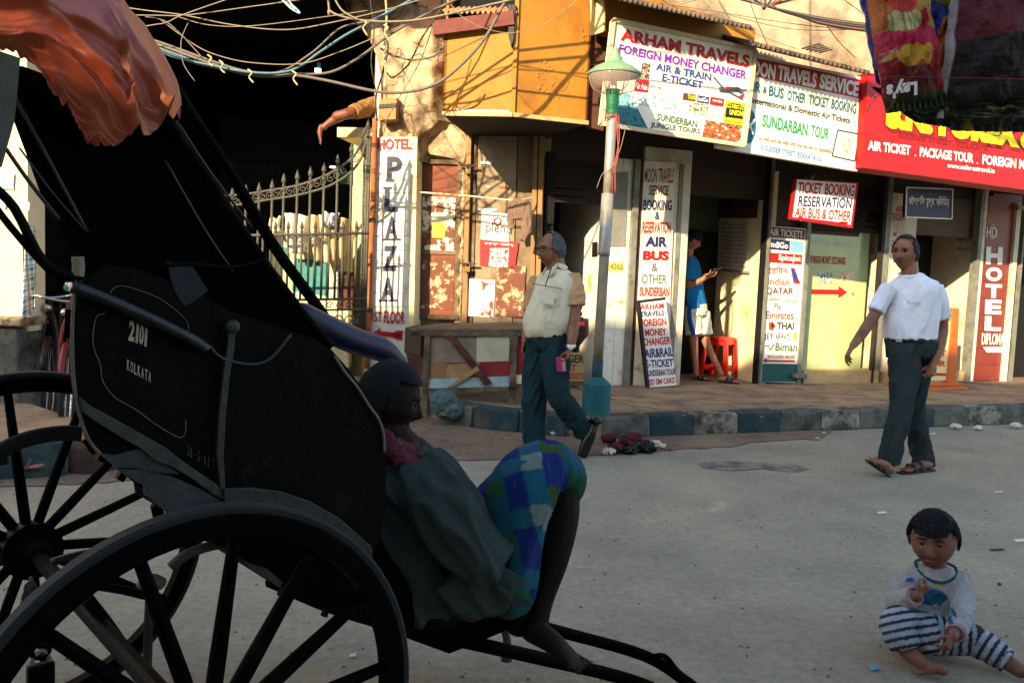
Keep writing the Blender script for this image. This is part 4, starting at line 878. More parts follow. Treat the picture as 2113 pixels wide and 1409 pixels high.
for k, q in enumerate([[(-2, 404), (12, 406), (12, 432), (-2, 430)], [(44, 414), (62, 418), (60, 436), (44, 430)], [(0, 356), (30, 358), (28, 392), (0, 390)]]):
    picture(VP_, q, blotch([(225, 222, 205), (110, 140, 170), (220, 205, 160)], 5, k), pier, .004, 10, 8, 'wall_poster')
# checked towel
tw = [gy(x, y, 6.68) for x, y in [(44, 455), (72, 470), (78, 632), (40, 668)]]
def twc(u_, v_):
    a = (u_*4) % 1; b = (v_*9) % 1
    if .38 < a < .68 and .38 < b < .68: return L3(35, 105, 130)
    if abs(a-.1) < .07 or abs(b-.1) < .07: return L3(150, 110, 100)
    return L3(205, 205, 195) if not (.38 < a < .68 or .38 < b < .68) else L3(150, 170, 178)
MB().grid(lambda u_, v_: tw[0].lerp(tw[1], u_).lerp(tw[3].lerp(tw[2], u_), v_)+V((0, .04*sin(u_*9+v_*2), 0)), 48, 90, twc).build('checked_towel', VCS, None, col=True, fix=False, smooth=True, label='blue and white checked towel hanging beside the sunlit left pier', cat='towel')
# bicycle, seen from the front
def bicycle(px, py, Y, red, label):
    c = gy(px, py, Y); c.z = .33; R_ = .33
    th = thing('bicycle', (c.x, c.y, 0), label, 'bicycle', 'parked bicycles in the passage mouth')
    d = V((-.35, .93, 0)).normalized(); sd_ = V((d.y, -d.x, 0))
    M_ = mat('cycle_red', (120, 22, 22), .35) if red else mat('cycle_dark', (40, 22, 20), .35); CH = mat('chrome', (190, 185, 175), .25, .1, metal=1)
    for cc in (c, c+d*1.0):
        w_ = MB().tube([cc+d*cos(k*pi/16)*R_+V((0, 0, 1))*sin(k*pi/16)*R_ for k in range(33)], .02, 8, closed=True).build('wheel', mat('tyre', (34, 32, 30), .8), th, smooth=True)
        MB().tube([cc+d*cos(k*pi/16)*(R_-.03)+V((0, 0, 1))*sin(k*pi/16)*(R_-.03) for k in range(33)], .009, 6, closed=True).build('rim', CH, w_)
        for k in range(12): MB().bar(cc, cc+d*cos(k*pi/6)*(R_-.03)+V((0, 0, 1))*sin(k*pi/6)*(R_-.03), .003).build('spoke', CH, w_)
        MB().tube([cc+(d*cos(a)+V((0, 0, 1))*sin(a))*(R_+.035) for a in [radians(x) for x in range(20, 170, 15)]], .022, 8).build('mudguard', M_, th, smooth=True)
    hd = c+d*.16+V((0, 0, .6))
    for s_ in (-1, 1): MB().tube([c+sd_*.05*s_, c+sd_*.05*s_+d*.1+V((0, 0, .4)), hd], .012, 6, 3).build('fork', M_, th)
    MB().tube([hd-V((0, 0, .1)), hd+V((0, 0, .08))], .02, 8).build('head_tube', M_, th)
    MB().tube([hd+sd_*-.3+d*.15+V((0, 0, .1)), hd+sd_*-.22+V((0, 0, .12)), hd+V((0, 0, .08)), hd+sd_*.22+V((0, 0, .12)), hd+sd_*.3+d*.15+V((0, 0, .1))], .012, 6, 4).build('handlebar', CH, th, smooth=True)
    se = c+d*.72+V((0, 0, .55)); MB().tube([hd, se], .014, 6).build('top_tube', M_, th); MB().tube([hd-V((0, 0, .1)), c+d*.55], .015, 6).build('down_tube', M_, th); MB().tube([se+V((0, 0, .08)), c+d*.55], .014, 6).build('seat_tube', M_, th)
    for s_ in (-1, 1): MB().tube([c+d*1.0+sd_*.04*s_, se], .01, 6).build('stay', M_, th)
    MB().ell(se+V((0, 0, .1)), (.07, .13, .035)).build('saddle', BLK, th, smooth=True)
    MB().ell(hd+V((0, -.05, .0)), (.035, .04, .035)).build('lamp', CH, th, smooth=True)
    return hd, th
hd, b1 = bicycle(137, 815, 6.55, True, 'red bicycle with chrome handlebar facing the street behind the rickshaw')
hd2, b2 = bicycle(100, 815, 7.0, False, 'darker bicycle parked behind the red one, mostly in shadow')
rb = thing('plastic_bundle', hd+V((.05, 0, .1)), 'red, green and white plastic bundle on the bicycle handlebar', 'bag')
for k, (m, dx) in enumerate([(RED, .12), (GRN, .05), (WHT, .08)]): remesh(MB().ell(hd+V((dx, -.03*k, .16+.03*k)), (.07, .05, .03)), 'wrap', m, rb, .006, 1, .02, 30)
# bedding and painted low wall behind the gate
lwp = thing('low_wall', gy(640, 640, 9.3), 'low wall painted teal and cream with bedding thrown over it behind the gate', 'wall')
G9 = Pl((0, 9.3, 0), (0, -1, 0))
plate(G9, [(560, 470), (722, 470), (718, 760), (552, 760)], .2, 'wall', CREAM, lwp)
patch(G9, [(608, 532), (680, 540), (678, 612), (602, 600)], mat('wall_teal', (60, 130, 128), .8, .3, 12), lwp, .004); patch(G9, [(700, 560), (732, 562), (730, 640), (698, 640)], RUST, lwp, .004)
picture(G9, [(688, 548), (703, 548), (702, 620), (686, 620)], blotch([(220, 220, 205), (110, 105, 95), (225, 220, 205)], 8, 3), lwp, .004)
patch(G9, [(585, 510), (600, 512), (595, 560), (580, 545)], mat('wall_teal'), lwp, .005); patch(G9, [(560, 560), (600, 600), (640, 660), (600, 690), (560, 620)], mat('wall_dirty', (175, 165, 140), .9, .4, 20, .4, c2=(70, 60, 45), m2=.5, sc2=12), lwp, .006)
def blanket(px, Y, m, label, amp=.05):
    P = [gy(x, y, Y) for x, y in px]
    MB().grid(lambda u_, v_: P[0].lerp(P[1], u_).lerp(P[3].lerp(P[2], u_), v_)+V((0, amp*sin(u_*13+v_*3+px[0][0])-.1*v_*(1-v_), amp*.6*noise.noise(V((u_*4, 0, px[0][0]))))), 30, 14).build('blanket', m, None, fix=False, smooth=True, solid=.02, label=label, cat='blanket', group='bedding airing behind the gate')
blanket([(585, 440), (640, 446), (640, 520), (600, 525)], 9.1, mat('cloth_white', (216, 206, 180), .95, .15, 8), 'leftmost white blanket over the low wall behind the gate')
blanket([(562, 452), (578, 450), (578, 480), (562, 482)], 9.15, mat('cloth_white'), 'small white cushion end at the far left of the airing bedding')
blanket([(636, 444), (678, 446), (700, 545), (655, 540)], 9.12, mat('cloth_beige', (196, 178, 140), .95, .15, 8), 'beige blanket in the middle of the airing bedding')
blanket([(672, 445), (716, 452), (716, 530), (690, 540)], 9.05, mat('cloth_tan', (180, 150, 108), .95, .2, 8), 'tan quilt at the right end of the airing bedding')
blanket([(668, 440), (700, 442), (694, 468), (672, 470)], 9.0, mat('cloth_print', (205, 200, 200), .95, .4, 40), 'patterned grey white cloth heaped on top of the bedding')
# ================================================================== GATE
gt = thing('iron_gate', gy(660, 800, 8.3), 'ornate iron gate leaf with spear heads and a sweeping curved top rail', 'gate')
GA = Pl((0, 8.3, 0), (0, -1, 0))
def gtube(px, r, nm, par=gt, sub=4, m=GATEM, o=0): return MB().tube([GA.off(o).h(*p) for p in px], r, 6, sub).build(nm, m, par, smooth=True)
up = [(440, 405), (500, 402), (551, 394), (614, 383), (669, 364), (705, 343), (728, 325), (743, 300), (750, 276), (757, 262)]
lo = [(440, 424), (500, 422), (544, 414), (614, 403), (669, 388), (700, 373), (722, 357), (742, 333), (752, 305), (760, 286)]
gtube(up, .013, 'top_rail'); gtube(lo, .013, 'lower_top_rail')
def at_x(line, x):
    for a_, b_ in zip(line, line[1:]):
        if a_[0] <= x <= b_[0]: return a_[1]+(b_[1]-a_[1])*(x-a_[0])/(b_[0]-a_[0])
    return line[-1][1]
def finial(px, py, par, s=1.0):
    p = GA.off(.0).h(px, py); r = .021*s
    return MB().lathe(p, [(.012, -.17*s), (r*1.0, -.165*s), (r, -.15*s), (.011, -.14*s), (r*.9, -.12*s), (.01, -.105*s), (r*1.15, -.075*s), (r*.8, -.045*s), (.001, 0)], 8).build('finial', GATEM, par)
tall = [(480, 385), (508, 380), (535, 376), (562, 370), (586, 357), (614, 350), (641, 343), (669, 335), (697, 318), (726, 294), (760, 246)]
for x, y in tall:
    b_ = gtube([(x, y+24), (x-7 if x < 750 else x-13, 618 if x < 750 else 700)], .0125, 'bar', sub=1); finial(x, y, b_)
for x in (543, 569, 595, 623, 651, 680, 708, 736):
    b_ = gtube([(x, 478), (x-4, 618)], .0115, 'bar', sub=1); finial(x, 455, b_, .85)
gtube([(440, 487), (556, 485), (762, 481)], .014, 'mid_rail', sub=1, o=.01); gtube([(440, 622), (560, 620), (757, 616)], .014, 'mid_rail', sub=1, o=.01)
gtube([(440, 644), (560, 642), (756, 638)], .012, 'mid_rail', sub=1, o=.01); gtube([(440, 705), (560, 703), (754, 700)], .016, 'bottom_rail', sub=1, o=.01)
gtube([(752, 330), (748, 480), (742, 720)], .012, 'stile', sub=1); gtube([(764, 280), (758, 480), (752, 720)], .015, 'stile', sub=1)
def spiral(cx, cy, r, a0_, turns, fl=1, n=14): return [(cx+fl*cos(a0_+turns*2*pi*k/n)*r*(1-.8*k/n), cy+sin(a0_+turns*2*pi*k/n)*r*(1-.8*k/n)) for k in range(n+1)]
for i, x in enumerate(range(486, 722, 14)):
    yy = (at_x(up, x)+at_x(lo, x))/2; gtube(spiral(x, yy, 8, pi*.5*(1 if i % 2 else -1), 1.3, 1 if i % 2 else -1), .0055, 'scroll', sub=1, o=.004)
for i, y in enumerate(range(345, 610, 17)):
    x = 757-(y-330)*.03; gtube(spiral(x, y, 7.5, 0 if i % 2 else pi, 1.3, 1 if i % 2 else -1), .0055, 'scroll', sub=1, o=.004)
for i, (x, y) in enumerate([(732, 320), (742, 302), (750, 290)]): gtube(spiral(x, y+8, 8, 0, 1.3), .0055, 'scroll', sub=1)
for i, x in enumerate(range(560, 752, 20)):
    gtube(spiral(x, 630, 8, 0 if i % 2 else pi, 1.3, 1 if i % 2 else -1), .006, 'scroll', sub=1)
    gtube(spiral(x, 662, 15, pi*.5, 1.4, 1 if i % 2 else -1, 18), .007, 'scroll', sub=1); gtube(spiral(x+8, 688, 9, -pi*.5, 1.2, 1 if i % 2 else -1), .006, 'scroll', sub=1)
# ================================================================== STREET LAMP
lpb = gz(1229, 856, PZ); YL = lpb.y
lamp = thing('street_lamp', lpb, 'silver street lamp with pale green cap and glass bowl on a teal concrete base', 'street lamp')
MB().lathe(lpb, [(.128, -.0), (.125, .02), (.12, .27), (.115, .275), (.05, .33), (.045, .33)], 24).build('base', TEALC, lamp, smooth=False)
def lpt(x, y): return gy(x, y, YL)
SIL = mat('silver_paint', (150, 146, 134), .42, .25, 12, .15, 40, c2=(125, 108, 85), m2=.62, w2=.08, sc2=7, metal=.35); 
MB().tube([lpt(1231, 800), lpt(1234, 742)], .046, 16).build('pole_foot', mat('pole_teal', (25, 60, 58), .6), lamp, smooth=True)
MB().tube([lpt(1234, 744), lpt(1247, 525)], .043, 16, 4).build('lower_pole', mat('pole_worn', (150, 135, 110), .6, .3, 12, .2, 40, c2=(105, 88, 65), m2=.52, sc2=6), lamp, smooth=True)
MB().tube([lpt(1246, 527), lpt(1246.5, 520), lpt(1254, 400)], .052, 16).build('mid_pole', SIL, lamp, smooth=True)
MB().tube([lpt(1254, 404), lpt(1263, 232)], .042, 16, 3).build('upper_pole', SIL, lamp, smooth=True)
ax = (lpt(1265, 190)-lpt(1263, 236)).normalized(); c0_ = lpt(1262.5, 236)
GP_ = mat('lamp_green', (14, 92, 54), .5, .15); 
MB().lathe(c0_, [(.05, 0), (.052, .03), (.045, .04), (.05, .07), (.058, .185), (.062, .19), (.06, .2)], 20, ax).build('socket', GP_, lamp, smooth=False)
b0_ = lpt(1266, 193)
GL = mat('bowl_glass', (225, 190, 175), .12, .05, 3, 0, alpha=.26, spec=.8)
MB().lathe(b0_, [(.06, .0), (.12, .01), (.17, .035), (.2, .08), (.215, .13), (.215, .15)], 28, ax).build('glass_bowl', GL, lamp, smooth=True)
for k in range(6): 
    a_ = k*pi/3; e1 = ax.cross(V((0, 1, 0))).normalized(); e2 = ax.cross(e1); o = lambda r: e1*cos(a_)*r+e2*sin(a_)*r
    MB().tube([b0_+o(.06), b0_+o(.17)+ax*.03, b0_+o(.213)+ax*.14], .004, 5, 3).build('rib', METG, lamp)
CAP = mat('cap_green', (112, 142, 108), .6, .2, 10, .1)
MB().lathe(b0_+ax*.145, [(.21, -.0), (.225, .0), (.228, .015), (.16, .065), (.09, .1), (.06, .125), (.058, .15), (.045, .155), (.045, .18), (.03, .185), (.028, .21), (.012, .215), (.008, .25), (.001, .26)], 28, ax).build('cap', CAP, lamp, smooth=False)
MB().tube([b0_+ax*.0, b0_+ax*.12], .025, 10).build('bulb', WHT, lamp, smooth=True)
for k, (m, pts) in enumerate([(CABR, [(1252, 236), (1248, 246), (1262, 240), (1272, 238)]), (CABR, [(1270, 238), (1272, 280), (1274, 320), (1264, 360)]), (CABR, [(1274, 240), (1276, 290), (1268, 340), (1268, 400)]), (CABL, [(1290, 262), (1278, 310), (1262, 345), (1242, 360), (1230, 390)]), (CABR, [(1262, 400), (1262, 370), (1258, 355), (1264, 330)])]):
    q = [lpt(*p)+V((0, -.06, 0)) for p in pts]; MB().tube(q, .006 if k < 3 else .003, 5, 4).build('wire', m, lamp, smooth=True)
# ================================================================== RED STOOL
s0 = gz(1483, 779, PZ+.02); s0.y -= .0
stl = thing('plastic_stool', s0, 'red plastic stool against the cream alcove wall', 'stool')
RP = mat('plastic_red', (200, 26, 18), .35, .08, 5, 0)
ex, ey = (FU*.86+FN*-.5).normalized(), None; ey = V((-ex.y, ex.x, 0)); hS = .47
MB().box(s0+V((0, 0, hS)), ex*.135, ey*.135, V((0, 0, .02))).build('seat', RP, stl, bevel=.015)
for i in (-1, 1):
    for j in (-1, 1):
        MB().hexa([s0+ex*i*.12+ey*j*.12+ex*a+ey*b+V((0, 0, hS)) for a, b in ((-.02, -.02), (.02, -.02), (.02, .02), (-.02, .02))], [s0+ex*i*.165+ey*j*.165+ex*a+ey*b for a, b in ((-.025, -.025), (.025, -.025), (.025, .025), (-.025, .025))]).build('leg', RP, stl)
for z in (.12, .43):
    r_ = .165-(.045)*z/hS
    for a_, b_ in (((-1, -1), (1, -1)), ((1, -1), (1, 1)), ((1, 1), (-1, 1)), ((-1, 1), (-1, -1))): MB().bar(s0+ex*a_[0]*r_+ey*a_[1]*r_+V((0, 0, z)), s0+ex*b_[0]*r_+ey*b_[1]*r_+V((0, 0, z)), .018, .05).build('rail', RP, stl)
# ================================================================== ORANGE WOODEN STAND
os_ = thing('wooden_stand', gz(1965, 803, PZ), 'orange wooden menu stand on a base behind the man in the white shirt', 'stand')
OW = mat('orange_wood', (190, 92, 25), .5, .2, 9, .1); so_ = (gz(1965, 803, PZ)-FB).dot(FN); OP = FP(so_)
for x0, x1 in ((1962, 1981), (1872, 1884)): MB().slab([OP.h(x0+5, 636), OP.h(x1-1, 636), OP.h(x1-8, 797), OP.h(x0-8, 797)], FN, .07).build('post', OW, os_, bevel=.01)
MB().slab([OP.h(1880, 640), OP.h(1964, 640), OP.h(1964, 650), OP.h(1880, 650)], FN, .05).build('top_rail', OW, os_)
plate(OP.off(-.02), [(1884, 652), (1962, 654), (1954, 785), (1876, 783)], .03, 'board', mat('stand_cream', (222, 196, 130), .6, .1), os_)
OP2 = OP.off(-.017)
for k, (s, y) in enumerate([('TOURIST', 664), ('EXCHANGE', 684), ('RAILWAY', 703), ('TICKET', 722), ('TOUR', 743)]): T(OP2, s, (1892-k, y), (1956-k, y+1), 12, ORG, os_, -.05, .02)
patch(OP2, [(1886, 655), (1960, 657), (1960, 662), (1886, 660)], RED, os_); patch(OP2, [(1878, 768), (1952, 770), (1952, 775), (1878, 773)], RED, os_)
p = gz(1965, 803, PZ)
MB().slab([p+FU*a+FN*b+V((0, 0, .045)) for a, b in ((-.55, -.14), (.1, -.14), (.1, .14), (-.55, .14))], V((0, 0, 1)), .04).build('base', OW, os_, bevel=.01)
MB().slab([p+FU*a+FN*b+V((0, 0, .085)) for a, b in ((-.55, -.07), (.06, -.07), (.06, .07), (-.55, .07))], V((0, 0, 1)), .04).build('base_block', OW, os_, bevel=.01)
# ================================================================== CABLES
def cable(px, Y, r, m, label, group='overhead cables by the corner', kind_='cable', n=6):
    P = [gy(x, y, (Y[0]+(Y[1]-Y[0])*i/(len(px)-1)) if isinstance(Y, tuple) else Y) for i, (x, y) in enumerate(px)]
    for end in (0, -1):
        (ex_, ey_) = px[end]
        if kind_ == 'cable' and len(px) > 3 and (ey_ <= 0 or ex_ <= 312 or ex_ >= 1790):
            a, b = (P[0], P[1]) if end == 0 else (P[-1], P[-2]); q = a+(a-b).normalized()*1.6
            P = [q]+P if end == 0 else P+[q]
    MB().tube(P, r*.72, n, 6).build(kind_, m, None, smooth=True, label=label, cat='cable', group=group)
main = [(250, 78), (310, 88), (370, 108), (430, 130), (500, 152), (560, 158), (610, 156), (680, 168), (770, 188), (830, 191), (890, 178), (940, 145), (1000, 80), (1050, -10)]
cable(main, 7.1, .018, CABB, 'thick grey cable sagging lowest from the tarp to the orange balcony')
cable([(x, y-6) for x, y in main[:6]]+[(610, 153), (680, 150), (740, 120), (800, 75), (860, 40), (940, 0)], 7.12, .015, CABB, 'thick grey cable rising to the column above the lowest one')
cable([(300, 95), (360, 118), (420, 132), (520, 150), (600, 146), (660, 108), (710, 75), (760, 48), (850, 0)], 7.05, .014, CABC, 'blue grey cable rising steeply to the flared column head')
cable([(310, 92), (340, 104), (390, 122)], 7.0, .013, CABC, 'short bluish cable end beside the orange tarp')
cable([(310, 96), (420, 136), (560, 152), (640, 112), (700, 60), (750, 46), (800, 30)], 7.08, .011, CABB, 'thinner grey cable tied along the blue grey one')
cable([(245, 14), (300, 22), (380, 32), (480, 52), (590, 62), (690, 46), (800, 20), (900, -10)], 7.0, .007, CABL, 'pale thin wire running across the black passage, upper sag')
cable([(280, 32), (380, 32), (520, 14), (660, -6)], 6.95, .006, CABL, 'pale wire rising right from the knot above the tarp')
cable([(280, 58), (340, 48), (370, 34), (420, 16), (490, -8)], 6.9, .006, CABL, 'pale wire climbing steeply from the knot above the tarp')
cable([(370, 36), (430, 52), (520, 54), (680, 34), (760, 22)], 7.0, .005, CABL, 'hair thin pale wire below the upper sag')
cable([(330, 40), (400, 92), (450, 115), (520, 130), (620, 132), (700, 108), (780, 75), (860, 40)], 7.02, .006, CABL, 'thin pale wire dipping past the small passage lamp')
cable([(300, 35), (350, 50), (420, 122)], 6.98, .007, CABB, 'dark wire slanting from the knot to the tied bundle')
cable([(388, 48), (374, 85), (378, 130), (402, 168)], 6.95, .004, CABL, 'loose wire end dangling in front of the passage')
cable([(676, -10), (680, 22), (720, 38), (780, 45), (860, 42), (960, 22), (1065, -2)], 7.0, .012, CABL, 'pale cable looped round the flared column head')
cable([(688, -8), (706, 22), (740, 42)], 6.98, .011, CABL, 'short pale cable loop above the column head')
cable([(785, 100), (810, 114), (850, 124), (895, 116), (918, 92)], 7.3, .012, CABB, 'grey cable loop hanging across the plaster column')
cable([(798, 150), (812, 160), (845, 130), (870, 80), (910, 20), (925, -10)], 7.35, .010, CABK, 'black cable crossing the column above the zigzag shadows')
cable([(775, 30), (800, 90), (790, 150), (776, 200), (778, 250)], 7.6, .012, CABK, 'black cable dropping down the left side of the column')
cable([(764, 0), (772, 60), (766, 130), (776, 190)], 7.6, .009, CABK, 'second black cable beside the column edge')
cable([(930, 10), (960, 40), (1010, 62), (1060, 68), (1120, 52), (1180, 10), (1200, -10)], 6.9, .004, CABL, 'thin wire sagging across the orange balcony')
cable([(1180, 150), (1170, 180), (1158, 190)], 7.3, .004, CABK, 'short dark wire on the balcony edge')
cable([(900, 30), (870, 120), (825, 200), (790, 260)], 7.4, .006, CABB, 'slanting thin cable over the plaster column')
TWN = mat('twine', (205, 180, 130), .9)
for k, (x, y) in enumerate([(434, 122), (458, 134), (517, 152), (608, 155), (752, 50), (797, 60)]):
    p = gy(x, y, 7.02); tn = MB().tube([p+V((-.02, 0, .03)), p+V((.02, -.03, .0)), p+V((-.01, 0, -.03)), p+V((.025, 0, -.055-.008*k))], .006, 6, 4).build('twine_tie', TWN, None, smooth=True, label=['first', 'second', 'third', 'fourth', 'fifth', 'sixth'][k]+' pale twine knot from the left along the tied cables', cat='twine', group='twine knots on the cables')
cable([(795, -10), (798, 40), (793, 90), (796, 150), (794, 180)], 7.25, .012, TWN, 'frayed pale rope hanging down the middle of the column', kind_='rope')
cable([(590, -8), (600, 8), (615, 22), (618, 28), (600, 18), (582, 0), (572, -8)], 6.6, .009, mat('cable_aqua', (150, 180, 175), .6), 'twisted pale cable end at the top of the picture', kind_='cable')
# right hand bundle over the pale upper wall
rnd = random.Random(3)
for k in range(11):
    s_ = k/10; P = [(1480+20*k, -12+rnd.uniform(-3, 3)), (1560+s_*40, 8+s_*6), (1640+s_*20, 26+s_*12), (1700, 38+s_*14), (1790, 50+s_*16), (1860, 52+s_*16)]
    cable(P, 8.2, rnd.choice([.008, .012, .006, .015]), [CABK, CABB, CABR, CABK, CABL, CABK][k % 6], ['uppermost', 'second', 'third', 'fourth', 'fifth', 'middle', 'seventh', 'eighth', 'ninth', 'tenth', 'lowest'][k]+' cable of the bundle crossing above the tin roofs', 'cable bundle above the tin roofs')
for k, P in enumerate([[(1330, -8), (1400, 5), (1430, -8)], [(1500, 30), (1600, 55), (1680, 63), (1800, 60)], [(1330, 2), (1480, 25), (1640, 50), (1800, 66)], [(1545, -5), (1560, 40), (1585, 95)], [(1700, 45), (1730, 85), (1765, 120)], [(1440, -5), (1470, 20), (1560, 70), (1640, 100)], [(1735, -5), (1790, 35), (1830, 60)], [(1385, 35), (1400, 12), (1440, 0)]]):
    cable(P, 8.3, .005, [CABL, CABB, CABB, CABK, CABK, CABL, CABK, CABB][k], 'thin stray wire number '+['one, short loop at top', 'two, under the bundle', 'three, long and nearly level', 'four, dropping to the tin roof', 'five, diving to the lower roof', 'six, sagging over the pale wall', 'seven, meeting the snack packets', 'eight, curl above the tin roof'][k], 'stray wires on the upper wall')
# ================================================================== LITTER
lt_ = gz(1275, 915, .01)
mb = MB()
for k in range(16): mb.ell(gz(1245+random.random()*75, 885+random.random()*40, .01+random.random()*.08), (.06, .04, .025), None, 8, 6)
remesh(mb, 'rubbish_heap', mat('red_spit_heap', (110, 34, 24), .95, .4, 30, .6, 70, c2=(58, 30, 24), m2=.5, sc2=14), None, .012, 1, .05, 25, loc=lt_, label='heap of reddish rubbish spilling down the kerb by the lamp base', cat='rubbish', kind='stuff')
def crumple(px, py, s, m, label, z=.02, fl=.5):
    p = gz(px, py, z); mb = MB(); s *= .75; mb.ell(p+V((0, 0, s*fl*.5)), (s, s*.7, s*fl*.8), None, 18, 12)
    remesh(mb, 'litter', m, None, max(.004, s*.08), 0, s*.9, 2.0/s, loc=p, label=label, cat='litter', group='litter along the kerb')
PAP = mat('paper_white', (205, 195, 180), .9, .15); BPL = mat('plastic_black', (16, 16, 18), .35, .2)
for a_ in [(1352, 918, .06, PAP, 'white crumpled paper on top of the black plastic'), (1366, 922, .045, PAP, 'smaller folded white paper right of the black plastic'), (1256, 934, .06, PAP, 'round crumpled pale paper left of the rubbish heap'), (1330, 928, .11, BPL, 'torn black plastic bag flattened in the gutter'), (1300, 932, .07, BPL, 'small black plastic scrap at the foot of the heap'), (1385, 927, .025, ORG, 'orange scrap of wrapper in the gutter'), (1142, 895, .035, PAP, 'white paper scrap under the walking man'), (1972, 882, .06, PAP, 'crumpled white bag at the kerb behind the man in white'), (2018, 884, .05, PAP, 'flat pale scrap right of the crumpled bag'), (2096, 880, .06, PAP, 'pale litter at the far right kerb'), (1687, 905, .02, PAP, 'tiny white scrap below the painted kerb')]: crumple(*a_)
def scrap(px, py, w_, h, m, label):
    p = gz(px, py, .006); MB().slab([p+V((-w_, -h, 0)), p+V((w_, -h*.6, .004)), p+V((w_*.8, h, .008)), p+V((-w_*.9, h*.7, .002))], V((0, 0, 1)), .003).build('scrap', m, None, label=label, cat='scrap', group='scraps on the road')
for a_ in [(1820, 1058, .028, .02, PAP, 'small pale scrap on the road left of the child'), (2108, 1115, .04, .022, PAP, 'pale wrapper at the right edge of the road'), (2057, 1134, .04, .008, BLK, 'thin black and white stick behind the child'), (1803, 1378, .016, .018, mat('scrap_blue', (60, 130, 150), .5), 'small turquoise scrap left of the child'), (2062, 1205, .008, .01, BLK, 'black speck right of the child'), (2060, 1015, .03, .01, PAP, 'faint pale scrap on the far road'), (728, 1352, .012, .012, PAP, 'tiny white scrap under the rickshaw'), (1925, 895, .03, .02, PAP, 'white scrap lying on the road near the kerb'), (1700, 893, .02, .01, PAP, 'bit of white paper in the gutter')]: scrap(*a_)
mb = MB()
for k in range(260):
    x, y = random.uniform(-100, 2200), random.uniform(950, 1420); p = gz(x, y, .003); r_ = random.uniform(.003, .008); mb.ell(p, (r_, r_*.8, r_*.5), None, 5, 4)
mb.build('pebbles', mat('pebble', (110, 104, 92), .9, .4, 60), None, label='scattered tiny stones over the grey road', cat='stones', kind='stuff')
mb = MB()
for k in range(150):
    p = fu(random.uniform(-.5, 5.5), random.uniform(.05, 2.2), PZ+.013); r_ = random.uniform(.004, .012); mb.ell(p, (r_*1.3, r_, r_*.5), None, 5, 4)
for k in range(160):
    p = gz(random.uniform(880, 1250), random.uniform(865, 945), .008); r_ = random.uniform(.004, .014); mb.ell(p, (r_*1.3, r_, r_*.5), None, 5, 4)
mb.build('grit', mat('grit_mat', (140, 125, 105), .9, .6, 60), None, label='loose grit and crumbs on the brown pavement', cat='grit', kind='stuff')
# ================================================================== HAND RICKSHAW
RM = V((-.999, 2.096, .475)); RL = V((.671, -.742, 0)).normalized(); RF = V((-RL.y, RL.x, 0))
def RP_(l): return Pl(RM+RL*l, RL)
def rl(f, l, u_): return RM+RF*f+RL*l+V((0, 0, u_))
def rs(f, l, u_): return rl(f+(.36-l)*.30, l, u_)
def loc_(px, l=.36): 
    p = RP_(l).h(*px)-RM; return (p.dot(RF), p.z)
rk = thing('hand_rickshaw', (RM.x, RM.y, 0), 'black hand pulled rickshaw with spoked wooden wheels, numbered 2101 KOLKATA', 'rickshaw')
BLKT = mat('black_tyre', (9, 9, 9), .8, .3, 20, .2, 60)
def wheel(hub, R_, ph, n=14):
    wh = MB()
    def ring(r0, r1, w_):
        a, b = [], []
        N = 72
        for k in range(N):
            d_ = RF*cos(2*pi*k/N)+V((0, 0, 1))*sin(2*pi*k/N); a.append([wh.av(hub+d_*r+RL*s_) for r, s_ in ((r0, w_), (r1-.006, w_*1.05), (r1, w_*.8), (r1, -w_*.8), (r1-.006, -w_*1.05), (r0, -w_))])
        for k in range(N):
            p, q = a[k], a[(k+1) % N]
            for i in range(6): j = (i+1) % 6; wh.f.append([p[i], p[j], q[j], q[i]])
    ring(R_-.060, R_-.014, .020)
    w_ = wh.build('wheel', BLKW, rk, smooth=False)
    tb_ = MB(); wh = tb_; ring(R_-.016, R_, .018); tb_.build('tyre', WORN if False else BLKT, w_)
    wh = None
    for k in range(n):
        a = radians(ph)+2*pi*k/n; d_ = RF*cos(a)+V((0, 0, 1))*sin(a)
        MB().tube([hub+d_*.05, hub+d_*.16, hub+d_*(R_-.05)], [(.018, .015), (.020, .016), (.013, .012)], 8, 3, RL).build('spoke', BLKW, w_, smooth=True)
    MB().lathe(hub-RL*.09, [(.03, -.02), (.045, 0), (.06, .04), (.078, .07), (.078, .11), (.06, .14), (.042, .18), (.03, .21), (.001, .212)], 20, RL).build('hub', BLKW, w_, smooth=False)
    MB().lathe(hub+RL*.035, [(.085, -.02), (.085, .02)], 20, RL).build('hub_band', BLKP, w_)
    return w_
Nh = V((-.558, 1.608, .468)); Fh = V((-1.441, 2.584, .5))
wheel(Nh, .466, 5.3-25.7*0, 14); wheel(Fh, .537, 96.5, 14)
MB().tube([Nh, Fh], .022, 10).build('axle', BLKP, rk)
# ---- sides (same outline on both sides)
out = [(158, 588), (151, 640), (149, 700), (152, 780), (163, 850), (182, 905), (205, 935), (290, 1005), (345, 1050), (420, 1045), (540, 1035), (640, 1045), (720, 1085), (775, 1140), (795, 1060), (797, 960), (790, 890), (765, 830), (740, 790), (718, 760), (690, 728), (650, 700), (560, 670), (470, 640), (400, 600), (300, 560), (220, 545)]
pts = [loc_(p) for p in out]
for l, nm in ((.36, 'side_panel'), (-.34, 'side_panel')):
    MB().slab([rs(f, l, u_) for f, u_ in pts], RL, .025).build(nm, BLKP, rk)
bk = [loc_(p) for p in [(158, 588), (151, 640), (149, 700), (152, 780), (163, 850), (182, 905), (205, 935)]]
mb = MB()
for a, b in zip(bk, bk[1:]): mb.f.append([mb.av(rs(a[0], .34, a[1])), mb.av(rs(b[0], .34, b[1])), mb.av(rs(b[0], -.34, b[1])), mb.av(rs(a[0], -.34, a[1]))])
mb.build('back_panel', BLKP, rk, solid=.015)
